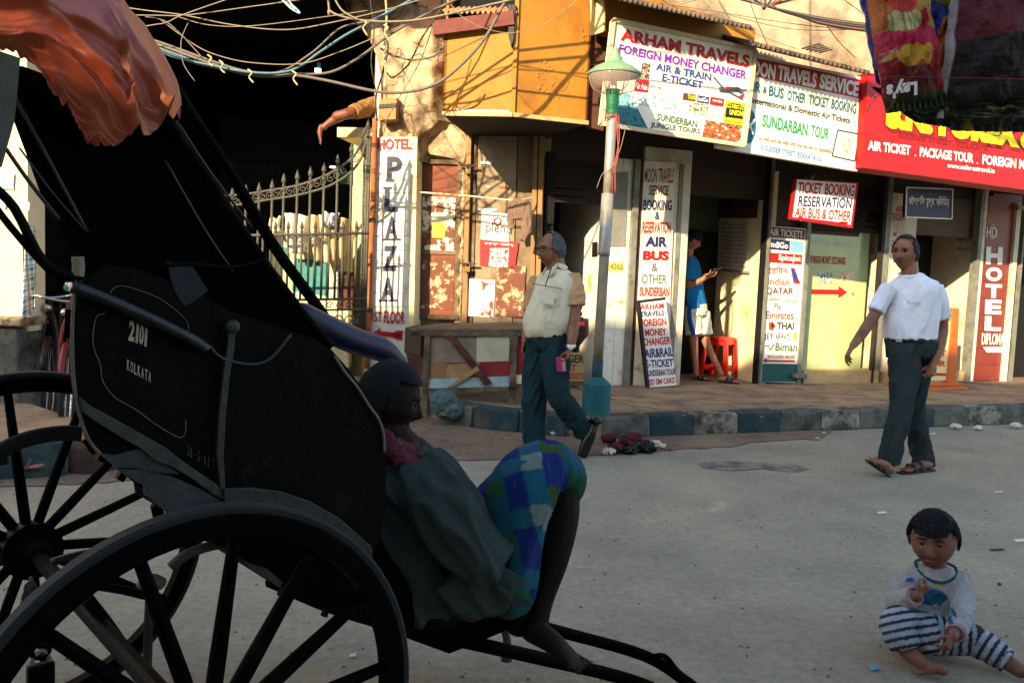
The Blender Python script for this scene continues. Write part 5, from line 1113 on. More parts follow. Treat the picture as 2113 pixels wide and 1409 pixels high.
mb = MB(); se = [loc_(p) for p in [(205, 935), (345, 1050), (640, 1045), (775, 1140)]]
for a, b in zip(se, se[1:]): mb.f.append([mb.av(rs(a[0], .34, a[1])), mb.av(rs(b[0], .34, b[1])), mb.av(rs(b[0], -.34, b[1])), mb.av(rs(a[0], -.34, a[1]))])
mb.build('bottom_panel', BLKP, rk, solid=.015)
s1 = loc_((250, 800)); s2 = loc_((620, 900)); MB().hexa([rs(s1[0], .33, s1[1]), rs(s2[0], .33, s2[1]), rs(s2[0], -.33, s2[1]), rs(s1[0], -.33, s1[1])], [rs(s1[0], .33, s1[1]-.1), rs(s2[0], .33, s2[1]-.1), rs(s2[0], -.33, s2[1]-.1), rs(s1[0], -.33, s1[1]-.1)]).build('seat', BLKC, rk)
S0, S1 = RP_(.362), RP_(.37)
def rt(px, r, nm, m, l=.37, sub=4, par=rk, **k): return MB().tube([RP_(l).h(*p) for p in px], r, 8, sub, **k).build(nm, m, par, smooth=True)
GOLD = mat('trim_line', (96, 84, 62), .6, .5, 40, 0)
rt([(158, 590), (151, 640), (149, 700), (152, 780), (163, 850), (182, 905), (208, 938)], .0035, 'edge_bead', mat('bead_tan', (92, 78, 60), .6), .368)
rt([(216, 648), (200, 652), (192, 687), (194, 720), (207, 753), (212, 786), (236, 819), (280, 845), (325, 878), (369, 902), (382, 893), (383, 867)], .0011, 'trim_line', GOLD, .3625)
rt([(223, 613), (236, 594), (258, 591), (314, 609), (347, 628), (384, 661), (389, 687)], .001, 'trim_line', mat('trim_faint', (90, 78, 60), .6), .3625)
rt([(148, 590), (230, 622), (320, 663), (405, 706), (425, 722)], .014, 'arm_rail', mat('rail_grey', (13, 13, 14), .35, .3, 20), .385)
rt([(160, 607), (250, 645), (330, 685), (400, 722)], .005, 'rail_bead', BLKP, .375)
def rplate(px, l, t, nm, m, **k): return MB().slab([RP_(l).h(*p) for p in px], RL, t).build(nm, m, rk, **k)
rplate([(164, 818), (185, 836), (240, 866), (290, 894), (340, 922), (370, 946), (410, 974), (458, 1006), (468, 1034), (440, 1020), (400, 990), (360, 966), (320, 950), (290, 925), (250, 903), (200, 872), (172, 852)], .378, .012, 'worn_strip', WORN, bevel=.002)
rplate([(472, 672), (487, 676), (484, 720), (474, 780), (467, 850), (462, 940), (466, 1012), (455, 1008), (447, 940), (452, 850), (462, 760), (469, 720)], .383, .012, 'front_strap', mat('strap_dark', (30, 29, 26), .5, .4, 22, .3), bevel=.002)
MB().ell(RP_(.39).h(480, 674), (.016, .016, .016)).build('bolt_head', WORN, rk, smooth=True)
LT = S0.off(.004)
CH_ = mat('stencil_white', (165, 155, 132), .8, .3, 60, 0, c2=(20, 20, 18), m2=.68, w2=.05, sc2=90)
CHF = mat('chalk_faint', (50, 49, 45), .8, .3, 60, 0)
for s, x, y, w_ in (('2', 267, 659, 12), ('1', 282, 664, 5), ('0', 289, 667, 9), ('1', 300, 671, 5)): text3(s, LT.h(x, y), LT.h(x+w_, y+w_*.3), LT.h(x+w_-3, y+w_*.3+43), LT.h(x-3, y+43), RL, CH_, rk, .001, .04)
for i, s in enumerate('KOLKATA'): x = 262+i*7.4; y = 741+i*3.9; text3(s, LT.h(x, y), LT.h(x+5.2, y+2.6), LT.h(x+4.6, y+25), LT.h(x-.6, y+22), RL, CH_, rk, .001, .02)
for i, s in enumerate('21·5·117'): x = 386+i*7.2; y = 917+i*4; text3(s, LT.h(x, y+(10 if s == '·' else 0)), LT.h(x+(5 if s not in '·1' else 2), y+2+(10 if s == '·' else 0)), LT.h(x+(4 if s not in '·1' else 2), y+(14 if s == '·' else 24)), LT.h(x-.6, y+(13 if s == '·' else 22)), RL, CHF, rk, .001, .0)
# belly plates, springs, fenders
rplate([(205, 935), (235, 940), (290, 925), (340, 955), (372, 978), (330, 975), (280, 965), (240, 965)], .372, .01, 'belly_plate', GREENW)
rplate([(240, 968), (300, 968), (360, 985), (420, 1012), (470, 1040), (460, 1046), (420, 1046), (370, 1062), (330, 1040), (300, 1005)], .372, .01, 'belly_plate', GREENW)
rplate([(298, 1000), (315, 1010), (372, 1060), (352, 1062), (300, 1022)], .38, .01, 'belly_rim', WORN)
rplate([(462, 1008), (520, 1006), (580, 1014), (640, 1034), (700, 1068), (768, 1128), (770, 1150), (756, 1146), (700, 1108), (640, 1070), (580, 1050), (520, 1042), (464, 1036)], .385, .012, 'fender', mat('fender_dim', (22, 21, 18), .5, .4, 14, .3), bevel=.002)
rt([(0, 960), (0, 938), (22, 919), (74, 901), (140, 893), (192, 900), (214, 908)], [(.004, .022)]*7, 'leaf_spring', mat('spring_dark', (20, 20, 20), .5, .3, 30, .2), -.40, sidev=RL)
rt([(352, 1170), (380, 1147), (420, 1130), (470, 1121), (505, 1128)], [(.016, .012)]*5, 'leaf_spring', WORN, .2, sidev=RL)
rplate([(420, 1050), (780, 1100), (830, 1200), (870, 1248), (1040, 1262), (1046, 1300), (927, 1348), (900, 1338), (776, 1293), (640, 1246), (600, 1228), (545, 1185), (515, 1162), (430, 1110)], .25, .5, 'under_frame', BLKW)
rplate([(513, 1162), (550, 1172), (583, 1200), (580, 1214), (560, 1200), (530, 1180)], .262, .03, 'under_rail', WORN)
MB().bar(RP_(.26).h(590, 1205), RP_(.26).h(580, 1230), .018).build('bolt', BLKP, rk); MB().bar(RP_(.26).h(674, 1255), RP_(.26).h(668, 1271), .014).build('bolt', BLKP, rk)
MB().bar(RP_(-.3).h(262, 965), RP_(-.3).h(245, 990), .022).build('bolt', BLKP, rk); MB().bar(RP_(-.3).h(215, 935), RP_(-.3).h(205, 950), .022).build('bolt', BLKP, rk)
rt([(322, 1040), (330, 1075), (340, 1120)], .016, 'spring_post', BLKP, -.1)
rt([(310, 1220), (306, 1300), (304, 1360), (300, 1440)], .012, 'iron_stay', mat('stay_rust', (38, 26, 20), .7, .5, 60, .5), .1)
rt([(290, 1215), (310, 1195), (335, 1205)], .016, 'wood_block', mat('block_grey', (88, 80, 68), .8), .1)
rt([(200, 1208), (250, 1216), (300, 1228)], .012, 'tie_bar', BLKP, -.1); rt([(105, 1160), (160, 1145), (220, 1135)], .012, 'tie_bar', mat('rail_grey'), -.3)
rt([(180, 1235), (230, 1300), (290, 1390), (330, 1450)], .016, 'tie_bar', BLKP, .0)
# shafts resting on the road
sa, sb, sc_ = RP_(.22).h(560, 1195), RP_(.2).h(776, 1278), gz(1345, 1419, .03)
MB().tube([sa, sb, gz(1240, 1386, .07), sc_], .022, 10, 5).build('shaft', BLKW, rk, smooth=True)
fa, fb, fc_ = gz(900, 1235, .35), gz(1146, 1300, .18), gz(1425, 1412, .03)
MB().tube([fa, fb, gz(1330, 1352, .08), fc_], .02, 10, 5).build('shaft', BLKW, rk, smooth=True)
MB().tube([gz(1335, 1358, .09), gz(1370, 1352, .1), gz(1400, 1385, .05), gz(1440, 1415, .03)], .009, 8, 4).build('rope_binding', BLKC, rk, smooth=True)
MB().tube([RP_(.1).h(1035, 1285), RP_(.1).h(1046, 1320), RP_(.1).h(1045, 1362)], [.012, .014, .02], 10, 4).build('rag_tie', mat('rag_grey', (66, 66, 64), .95), rk, smooth=True)
# chain and padlock on the near wheel
ch = RP_(.42)
for k in range(9):
    p = ch.h(64-k*2.2, 1205+k*9); q = V((RF if k % 2 else RL)); MB().tube([p+q*cos(a)*.009+V((0, 0, 1))*sin(a)*.014 for a in [i*pi/4 for i in range(9)]], .003, 5, closed=True).build('chain_link', mat('chain', (60, 52, 44), .5, .2, 20, 0, metal=.6), rk)
p = ch.h(84, 1392)
MB().box(p, RF*.024, RL*.01, V((0, 0, .024))).build('padlock_body', BLKP, rk, bevel=.004); MB().tube([p+RF*cos(a)*.016+V((0, 0, .022+.026*sin(a))) for a in [i*pi/8 for i in range(9)]], .0045, 6).build('shackle', METG, rk)
MB().tube([ch.h(84, 1340)+RF*cos(a)*.016+V((0, 0, 1))*sin(a)*.016 for a in [i*pi/6 for i in range(13)]], .005, 6, closed=True).build('ring', BLKP, rk)
# hood: side cloth, bows
hood = [(38, 135), (120, 165), (200, 150), (270, 200), (320, 280), (372, 330), (440, 400), (500, 468), (548, 545), (600, 622), (640, 672), (690, 728), (650, 705), (560, 675), (470, 645), (400, 605), (300, 565), (220, 550), (158, 592), (165, 545), (120, 470), (85, 400), (60, 330), (30, 250)]
hp_ = [loc_(p, .34) for p in hood]
mb = MB()
def ctri(l):
    return MB().slab([rl(f, l, u_) for f, u_ in hp_], RL, .006)
ctri(.34).build('hood_side', BLKC, rk)
tp = [loc_(p, .34) for p in [(38, 135), (120, 165), (200, 150), (270, 200), (320, 280), (372, 330), (440, 400), (500, 468), (548, 545)]]
mb = MB()
for a, b in zip(tp, tp[1:]): mb.f.append([mb.av(rs(a[0], .34, a[1])), mb.av(rs(b[0], .34, b[1])), mb.av(rs(b[0], -.3, b[1])), mb.av(rs(a[0], -.3, a[1]))])
mb.build('hood_top', BLKC, rk, solid=.006)
rt([(330, 130), (400, 245), (480, 365), (560, 500), (640, 612), (700, 696)], .019, 'hood_bow', BLKW, -.3)
rt([(270, 150), (400, 330), (500, 480), (560, 566), (620, 645), (680, 715)], .015, 'hood_bow', BLKW, .33)
BOWG = mat('bow_grey', (26, 25, 22), .5, .4, 30, .2)
rt([(27, 194), (90, 310), (180, 480)], .004, 'hood_stay', BOWG, .352); rt([(12, 307), (60, 375), (122, 453)], .004, 'hood_stay', BOWG, .352); rt([(40, 305), (110, 400), (178, 478)], .002, 'hood_stay', BOWG, .354)
rt([(-20, 380), (30, 430), (90, 540), (160, 575)], .009, 'hood_stay', BLKP, .37); rt([(-20, 415), (40, 490), (110, 565), (150, 574), (163, 552)], .007, 'rope', BLKC, .37)
rt([(365, 250), (430, 350), (520, 470)], .004, 'hood_stay', BOWG, -.25); rt([(340, 330), (420, 470), (480, 560)], .003, 'hood_stay', BOWG, .35)
rt([(430, 712), (460, 740), (520, 752), (560, 738), (600, 690)], .004, 'loop_wire', BOWG, .38)
rt([(330, 548), (400, 545), (470, 552), (530, 540), (548, 520)], .005, 'loop_wire', BLKP, .36)
rt([(690, 735), (712, 768), (738, 800), (762, 838), (782, 866), (792, 900), (793, 932)], .004, 'edge_bead', mat('bead_dim', (92, 86, 74), .6), .368)
rplate([(-60, 100), (0, 106), (42, 120), (36, 190), (30, 250), (4, 345), (-60, 345)], .42, .01, 'hood_flap', mat('flap_grey', (78, 76, 66), .9, .25, 9, .3, 120))
rplate([(345, 540), (395, 546), (430, 600), (400, 622), (380, 632), (360, 600)], .362, .01, 'folded_cloth', mat('rag_blue', (26, 31, 35), .9))
# blue padded roll
rt([(625, 648), (680, 680), (740, 706), (790, 722), (822, 748)], [.035, .042, .042, .04, .03], 'padded_roll', BLUEP, -.12, cap='round')
rt([(160, 530), (162, 550), (160, 570)], .012, 'tied_knot', mat('knot_tan', (120, 105, 85), .9), .37)
# ---- orange tarpaulin over the hood
rows = [(.40, [(-90, 88), (0, 101), (42, 119), (90, 160), (125, 210), (158, 252), (180, 280), (200, 298)]),
        (.42, [(-90, 45), (0, 72), (60, 85), (115, 120), (160, 170), (200, 222), (225, 262), (248, 292)]),
        (.41, [(-90, 0), (20, 22), (90, 40), (150, 75), (205, 130), (252, 190), (278, 235), (300, 280)]),
        (.34, [(-90, -50), (30, -30), (120, -8), (190, 25), (250, 85), (298, 150), (322, 205), (334, 262)]),
        (.0, [(-60, -90), (60, -80), (150, -45), (220, -6), (272, 45), (318, 120), (345, 190), (352, 255)]),
        (-.3, [(-40, -60), (90, -60), (170, -32), (236, 0), (286, 48), (328, 120), (366, 180), (374, 222)]),
        (-.36, [(-40, 20), (80, 20), (160, 30), (232, 40), (284, 84), (326, 150), (362, 215), (368, 250)])]
G = [[RP_(l).h(*p) for p in r] for l, r in rows]
def cr4(P, t):
    n = len(P)-1; t = min(max(t*n, 0), n-1e-6); i = int(t); f = t-i; p0, p1, p2, p3 = P[max(i-1, 0)], P[i], P[i+1], P[min(i+2, n)]
    return p0*(-.5*f+f*f-.5*f**3)+p1*(1-2.5*f*f+1.5*f**3)+p2*(.5*f+2*f*f-1.5*f**3)+p3*(-.5*f*f+.5*f**3)
def tf(u_, v_):
    p = cr4([cr4(r, u_) for r in G], v_)
    w1 = noise.noise(V((u_*1.6, v_*7+u_*3, 1))); w2 = noise.noise(V((u_*4, v_*17-u_*4, 4)))
    fold = -abs(w1)*.022-abs(w2)*.012+.010
    for vk, sl_, am, wd in ((.16, .10, .022, .035), (.30, -.12, .03, .05), (.42, .16, .026, .04), (.56, -.2, .03, .05), (.70, .1, .02, .04), (.22, .5, .018, .03), (.50, -.55, .02, .03)):
        dv = (v_-vk-sl_*(u_-.5)-.02*sin(u_*9+vk*20)); fold += am*(math.exp(-(dv/wd)**2) if dv > 0 else math.exp(-(dv/(wd*.35))**2))*(.4+.6*u_)
    p = p+RL*fold+V((0, 0, fold*.7)); e = max(0, 1-v_*14); p = p+V((0, 0, .012*e*noise.noise(V((u_*30, 0, 9)))))
    return p
def tcol(u_, v_): return (1, 1, 1)
MB().grid(tf, 110, 130).build('orange_tarpaulin', TARP, None, fix=False, smooth=True, solid=.003, label='crumpled orange plastic tarpaulin draped over the rickshaw hood, sunlit at the top', cat='tarpaulin')
# ================================================================== SNACK PACKETS HANGING CLOSE TO THE CAMERA
def pillow(px, Y, th_, colf, name, label, tw_=0):
    P = [gy(x, y, Y) for x, y in px]
    nrm = (P[1]-P[0]).cross(P[3]-P[0]).normalized(); nrm = nrm if nrm.y < 0 else -nrm
    root = thing(name, (P[2]+P[3])/2, label, 'snack packet', 'snack packets hung on strings')
    def f(s_):
        def g_(u_, v_):
            b = (sin(pi*min(1, max(0, u_)))**.6)*(sin(pi*min(1, max(0, v_)))**.5) if 0 < u_ < 1 and 0 < v_ < 1 else 0
            wr = .014*noise.noise(V((u_*6, v_*7, px[0][0])))-.007*abs(noise.noise(V((u_*13, v_*9, 2+px[0][1]))))-.004*abs(noise.noise(V((u_*30, v_*22, 5))))
            return P[0].lerp(P[1], u_).lerp(P[3].lerp(P[2], u_), v_)+nrm*(s_*th_*b+wr)
        return g_
    MB().grid(f(1), 60, 80, colf).build('front_foil', VCG, root, col=True, fix=False, smooth=True); MB().grid(f(-1), 20, 24, colf).build('back_foil', VCG, root, col=True, fix=False, smooth=True)
    for k in (0, 1):
        a, b = (P[0], P[1]) if k == 0 else (P[3], P[2]); MB().grid(lambda u_, v_: a.lerp(b, u_)+(P[3]-P[0]).normalized()*(v_-.5)*.025+nrm*.003*sin(u_*70), 90, 1, lambda u_, v_: colf(u_, float(k))).build('crimp_seal', VCG, root, col=True, fix=False, solid=.001)
    return root, P, nrm
def ell_(u_, v_, cx, cy, rx, ry): return ((u_-cx)/rx)**2+((v_-cy)/ry)**2
def c_tomato(u_, v_):
    n_ = noise.noise(V((u_*8, v_*10, 1)))
    if v_ > .93: return L3(50, 60, 20)
    if ell_(u_, v_, .42, .85, .42, .1) < 1: return L3(105, 12, 16)
    if ell_(u_, v_, .45, .68, .32, .07) < 1+n_: return L3(215, 165, 40)
    if ell_(u_, v_, .42, .30, .2, .1) < 1: return L3(200, 50, 35)
    if ell_(u_, v_, .4, .44, .26, .08) < 1: return L3(205, 195, 130) if (u_*14) % 1 > .15 else L3(120, 130, 40)
    if v_ < .5: return L3(200, 110, 40) if u_ < .25+n_*.2 else (L3(190, 150, 60) if n_ > 0 and u_ > .5 else L3(190, 24, 24))
    if v_ < .62: return L3(195, 30, 70)
    return L3(165, 14, 22)
def c_dark(u_, v_): return L3(200, 195, 190) if u_ < .05 else (L3(95, 10, 18) if v_ < .55 else L3(30, 12, 10))  # near-black lower half is shading put into the packet colour
def c_yellow(u_, v_): return L3(190, 185, 50) if noise.noise(V((u_*5, v_*5, 2))) > -.1 else L3(150, 60, 30)
def c_orange(u_, v_): return L3(190, 110, 30) if ell_(u_, v_, .5, .55, .4, .4) < 1 else L3(28, 50, 130)
def c_blue(u_, v_): return L3(20, 45, 130) if noise.noise(V((u_*4, v_*4, 5))) > -.3 else L3(190, 190, 195)
def c_green(u_, v_): n_ = noise.noise(V((u_*9, v_*5, 2))); return L3(30, 36, 18) if n_ < .1 else (L3(120, 110, 25) if n_ < .3 else L3(20, 40, 80))
pillow([(1772, -40), (1830, -60), (1850, 185), (1806, 160)], 1.86, .03, c_blue, 'snack_packet', 'blue packet edge leftmost of the hanging snack bunch')
pillow([(1800, -90), (1910, -100), (1925, 60), (1845, 30)], 1.84, .03, c_yellow, 'snack_packet', 'yellow green packet peeking over the red tomato packet')
pillow([(1898, -60), (2000, -70), (1990, 130), (1920, 100)], 1.85, .035, c_yellow, 'snack_packet', 'yellow packet between the red tomato packet and the dark one')
pillow([(1905, 10), (1985, 0), (1990, 190), (1930, 230)], 1.83, .03, c_orange, 'snack_packet', 'blue packet with an orange spot in the middle of the bunch')
tm, TP_, tn_ = pillow([(1776, -70), (1905, -85), (1952, 205), (1826, 222)], 1.76, .05, c_tomato, 'snack_packet', 'red tomato flavoured packet hanging upside down at the front of the bunch')
pillow([(1972, -80), (2190, -90), (2200, 215), (1935, 232)], 1.78, .06, c_dark, 'snack_packet', 'big dark red packet with shade painted on its lower half at the right corner')
pillow([(1808, 188), (2000, 205), (1990, 262), (1880, 245)], 1.8, .03, c_green, 'snack_packet', 'dark green packet bottom under the tomato packet')
pillow([(1950, 200), (2190, 195), (2180, 262), (1960, 258)], 1.79, .03, c_green, 'snack_packet', 'dark packet bottom under the big dark red one')
tpl = Pl((TP_[0]+TP_[2])/2+tn_*.052, tn_)
def up_text(s, TLp, TRp, h, m, par, pl=tpl, b=.02, off=.002):     # printed upside down
    (x0, y0), (x1, y1) = TLp, TRp
    return text3(s, pl.h(x1, y1+h), pl.h(x0, y0+h), pl.h(x0, y0), pl.h(x1, y1), pl.n, m, par, off, b)
up_text("Lay's", (1828, 168), (1892, 160), 38, WHT, tm, b=.05)
up_text('Tomato Tango', (1812, 112), (1852, 96), 9, mat('print_pink', (220, 150, 160)), tm, b=0); up_text('Spanish', (1812, 126), (1842, 116), 8, mat('print_pink'), tm, b=0)
stn = thing('packet_strings', gy(1900, 160, 1.72), 'thin dark red strings netted round the hanging snack packets', 'string')
for P in [[(1790, 155), (1850, 158), (1950, 160), (2120, 164)], [(1960, 60), (1880, 160), (1830, 230)], [(1850, -500), (1848, -60)], [(1985, -500), (1990, -50)], [(2100, -500), (2095, -60)]]:
    MB().tube([gy(x, y, 1.7) for x, y in P], .0006, 5, 4).build('string', CABR, stn)
MB().tube([gy(1815, 195, 1.76), gy(1800, 210, 1.76), gy(1788, 232, 1.76)], .0012, 5, 3).build('string', CABL, stn)
# ================================================================== PEOPLE
def fr(yaw, pitch=0, roll=0):
    f = V((-sin(radians(yaw)), -cos(radians(yaw)), 0)); l = V((0, 0, 1)).cross(f)
    R_ = Matrix.Rotation(radians(pitch), 3, l) @ Matrix.Rotation(radians(roll), 3, f)
    f2 = R_ @ f; u2 = R_ @ V((0, 0, 1)); return f2.normalized(), u2.cross(f2).normalized()*1.0, u2.normalized()
def gs(x, y, cx, cy, sx, sy): return math.exp(-((x-cx)/sx)**2-((y-cy)/sy)**2)
def headpt(d, k, fat=1.0, child=False, grow=0.0):
    x, y, z = d
    X, Y_, Z = x*.074, y*.095, z*.116
    if child: X, Y_, Z = x*.080, y*.092, z*.104
    if z < 0:
        t = -z; X *= 1-(.26 if not child else .2)*t*t*(1.3-.5*fat); Y_ = Y_*(1-.1*t) if y > 0 else Y_*(1-.5*t*t)
    if y > 0:
        a, b = X, Z
        Y_ += .024*gs(a, b, 0, -.022, .011, .016)+.012*gs(a, b, 0, .0, .008, .02)+.005*gs(abs(a), b, .012, -.03, .008, .008)
        Y_ += .006*gs(abs(a), b, .026, .034, .022, .009)-.013*gs(abs(a), b, .030, .014, .015, .011)
        Y_ += .006*gs(abs(a), b, .042, -.018, .02, .02)+.008*gs(a, b, 0, -.058, .022, .006)-.004*gs(a, b, 0, -.0585, .024, .0022)+.006*gs(a, b, 0, -.067, .018, .006)
        Y_ -= .006*gs(a, b, 0, -.08, .02, .007); Y_ += .011*gs(a, b, 0, -.098, .022, .016)
        if child: Y_ += .006*gs(abs(a), b, .038, -.045, .02, .02)
    Y_ *= 1
    v = V((X, Y_, Z)); 
    if grow: v = v+V((x, y, z))*grow
    return v*k
class Head:
    def __init__(s, C, yaw, pitch=0, roll=0, k=1.0, child=False, fat=1.0):
        s.C = V(C); s.k = k; s.child = child; s.fat = fat; s.f, s.l, s.u = fr(yaw, pitch, roll)
    def w(s, v): return s.C+s.l*v.x+s.f*v.y+s.u*v.z
    def skull(s, mb, nu=96, nv=72):
        rings = []
        for j in range(1, nv):
            a = pi*j/nv; rings.append([mb.av(s.w(headpt((sin(a)*sin(2*pi*k/nu), sin(a)*cos(2*pi*k/nu), cos(a)), s.k, s.fat, s.child))) for k in range(nu)])
        t = mb.av(s.w(headpt((0, 0, 1), s.k, s.fat, s.child))); b = mb.av(s.w(headpt((0, 0, -1), s.k, s.fat, s.child)))
        for a, d in zip(rings, rings[1:]):
            for k in range(nu): l = (k+1) % nu; mb.f.append([a[k], d[k], d[l], a[l]])
        for k in range(nu): l = (k+1) % nu; mb.f.append([t, rings[0][k], rings[0][l]]); mb.f.append([b, rings[-1][l], rings[-1][k]])
        for sx in (-1, 1):
            c = s.w(V((sx*.074, -.008, -.002))*s.k); R_ = Matrix((s.l, s.f, s.u)).transposed()
            mb.ell(c, (.009*s.k, .018*s.k, .030*s.k), R_, 14, 10)
        return mb
    def hair(s, par, m, mask, grow=.009, amp=.004, name='hair', nu=90, nv=64):
        mb = MB(); I = {}
        def P(j, k):
            if (j, k) in I: return I[(j, k)]
            a = pi*j/nv; d = (sin(a)*sin(2*pi*k/nu), sin(a)*cos(2*pi*k/nu), cos(a)); e = noise.noise(V(d)*14)*amp+noise.noise(V((d[0]*40, d[1]*40, d[2]*12)))*amp*.8
            I[(j, k)] = mb.av(s.w(headpt(d, s.k, s.fat, s.child, grow+e))); return I[(j, k)]
        for j in range(0, nv-1):
            for k in range(nu):
                a = pi*(j+.5)/nv; d = (sin(a)*sin(2*pi*(k+.5)/nu), sin(a)*cos(2*pi*(k+.5)/nu), cos(a))
                if mask(d): l = (k+1) % nu; mb.f.append([P(j, k), P(j+1, k), P(j+1, l), P(j, l)])
        return mb.build(name, m, par, smooth=True, fix=False, solid=-.008)
    def strands(s, par, m, mask, n=700, L=.03, r=.0011, grow=.007, seed=1):
        rn = random.Random(seed); mb = MB(); c = 0
        while c < n:
            d = V((rn.gauss(0, 1), rn.gauss(0, 1), rn.gauss(0, 1))).normalized()
            if not mask(d): continue
            c += 1
            t = V((rn.gauss(0, .35)+d.x*.5, .45 if d.y > -.1 else -.3, -.9 if d.z < .8 else -.2)); t = (t-d*t.dot(d)).normalized()
            p0 = headpt(d, s.k, s.fat, s.child, grow*.6); d1 = (d+t*(L/.1)*.5).normalized(); d2 = (d+t*(L/.1)).normalized()
            mb.tube([s.w(p0), s.w(headpt(d1, s.k, s.fat, s.child, grow*1.6)), s.w(headpt(d2, s.k, s.fat, s.child, grow*rn.uniform(.6, 1.9)))], [r, r, r*.3], 3, 1)
        return mb.build('hair_strands', m, par, smooth=True, kind='stuff', fix=False)
    def features(s, par, brow=HAIRB, lipc=(100, 55, 48), half=False):
        for sx in (-1, 1):
            c = s.w(V((sx*.030, .0715 if not s.child else .071, .014))*s.k)
            e = MB().ell(c, .0125*s.k).build('eye', mat('eye_white', (120, 108, 98), .4), par, smooth=True)
            MB().ell(c+s.f*.0062*s.k-s.u*.002*s.k, .0082*s.k, None, 12, 8).build('iris', mat('iris', (25, 14, 10), .2), e, smooth=True)
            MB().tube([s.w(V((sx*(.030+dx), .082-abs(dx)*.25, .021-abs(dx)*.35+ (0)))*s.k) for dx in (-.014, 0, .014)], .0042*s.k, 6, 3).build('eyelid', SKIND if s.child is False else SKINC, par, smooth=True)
            MB().tube([s.w(V((sx*(.028+dx), .0925-abs(dx+.004)*.35-max(0, dx)*.3, .036-dx*dx*9))*s.k) for dx in (-.017, -.006, .006, .018)], [.0022*s.k, .0035*s.k, .0035*s.k, .0018*s.k], 6, 3).build('eyebrow', brow, par, smooth=True)
        yl = max(headpt((0, cos(a), sin(a)), 1, s.fat, s.child).y for a in (-.5, -.52, -.54))
        MB().tube([s.w(V((x, yl-.002-abs(x)*abs(x)*16, -.058))*s.k) for x in (-.022, -.01, 0, .01, .022)], [(.002, .002), (.005, .004), (.0055, .004), (.005, .004), (.002, .002)], 8, 3).build('lips', mat('lip_%d' % lipc[0], lipc, .5), par, smooth=True)
        return yl
def hand(mb, W_, fwd, pn, size=1.0, curl=.6, thumb=1, spread=1.0):
    """palm from wrist W_ along fwd, palm facing pn, five unequal bent fingers"""
    W_, fwd, pn = V(W_), V(fwd).normalized(), V(pn); pn = (pn-fwd*pn.dot(fwd)).normalized(); sd_ = fwd.cross(pn)*thumb
    k = size
    mb.tube([W_, W_+fwd*.035*k, W_+fwd*.085*k], [(.026*k, .019*k), (.038*k, .016*k), (.040*k, .013*k)], 12, 4, sd_, 'round')
    for i, (off, ln_, r_) in enumerate([(.029, .070, .0085), (.0095, .078, .009), (-.0105, .072, .0088), (-.029, .056, .0078)]):
        p = W_+fwd*(.078-.006*abs(i-1))*k+sd_*off*k; pts = [p]; d = (fwd+sd_*off*2*spread).normalized(); an = 0
        for seg, a_ in ((.45, curl*.7), (.32, curl*1.1), (.25, curl*.8)):
            an += a_*(1+.08*i); dd = (d*cos(an)+pn*sin(an)); pts.append(pts[-1]+dd*ln_*seg*k)
        mb.tube([p-fwd*.02*k]+pts, [r_*k*1.05, r_*k*1.05, r_*k, r_*k*.92, r_*k*.78], 8, 3, None, 'round')
    b = W_+fwd*.025*k+sd_*.026*k; t1 = b+(sd_*.7+fwd*.6+pn*.35).normalized()*.038*k; t2 = t1+(sd_*.15+fwd*.8+pn*.6).normalized()*.030*k; t3 = t2+(fwd*.7+pn*.8-sd_*.2).normalized()*.022*k
    mb.tube([b-sd_*.012*k, b, t1, t2, t3], [.014*k, .013*k, .0115*k, .0105*k, .008*k], 8, 3, None, 'round')
def foot(mb, heel, toe, up, k=1.0):
    heel, toe, up = V(heel), V(toe), V(up); d = toe-heel; s_ = d.normalized().cross(up).normalized()
    mb.tube([heel+up*.03*k, heel.lerp(toe, .3)+up*.035*k, heel.lerp(toe, .62)+up*.022*k, heel.lerp(toe, .8)+up*.014*k], [(.031*k, .030*k), (.030*k, .034*k), (.040*k, .022*k), (.042*k, .014*k)], 12, 4, s_, 'round')
    for i in range(5):
        o_ = (i-2)*.0185*k; L_ = d.length*(.24-.018*abs(i-(.6 if True else 0))); p = heel.lerp(toe, .78)+s_*o_+up*.010*k; r_ = (.0105 if i == 0 else .0072)*k
        mb.tube([p, p+d.normalized()*L_], [r_, r_*.9], 8, 2, None, 'round')
def shoe(par, heel, toe, m, up=(0, 0, 1), k=1.0, nm='shoe'):
    heel, toe, up = V(heel), V(toe), V(up); s_ = (toe-heel).normalized().cross(up).normalized(); mb = MB()
    mb.tube([heel+up*.04*k, heel.lerp(toe, .3)+up*.042*k, heel.lerp(toe, .6)+up*.034*k, toe+up*.022*k], [(.036*k, .045*k), (.037*k, .045*k), (.045*k, .034*k), (.036*k, .02*k)], 14, 4, s_, 'round')
    mb.ell(heel+up*.08*k, (.038*k, .045*k, .03*k)); sh_ = remesh(mb, nm, m, par, .006, 2)
    MB().tube([heel+up*.006, heel.lerp(toe, .5)+up*.006, toe+up*.006], [(.038*k, .01), (.04*k, .009), (.038*k, .009)], 14, 4, s_, 'round').build('sole', BLK, sh_, smooth=True)
def sandal(par, heel, toe, up=(0, 0, 1), k=1.0, m=BLK):
    heel, toe, up = V(heel), V(toe), V(up); s_ = (toe-heel).normalized().cross(up).normalized(); d = toe-heel
    o = MB().tube([heel-d*.06-up*.004, heel.lerp(toe, .4)-up*.004, heel.lerp(toe, .8)-up*.004, toe+d*.06-up*.004], [(.036*k, .009), (.036*k, .009), (.05*k, .009), (.03*k, .009)], 14, 4, s_, 'round').build('sandal', m, par, smooth=True)
    for t in (.42, .66):
        c = heel.lerp(toe, t); MB().tube([c-s_*.047*k, c-s_*.038*k+up*.045*k, c+up*.062*k*(1.25-t*.6), c+s_*.038*k+up*.045*k, c+s_*.047*k], [(.016, .004)]*5, 8, 4, d).build('strap', m, o, smooth=True)
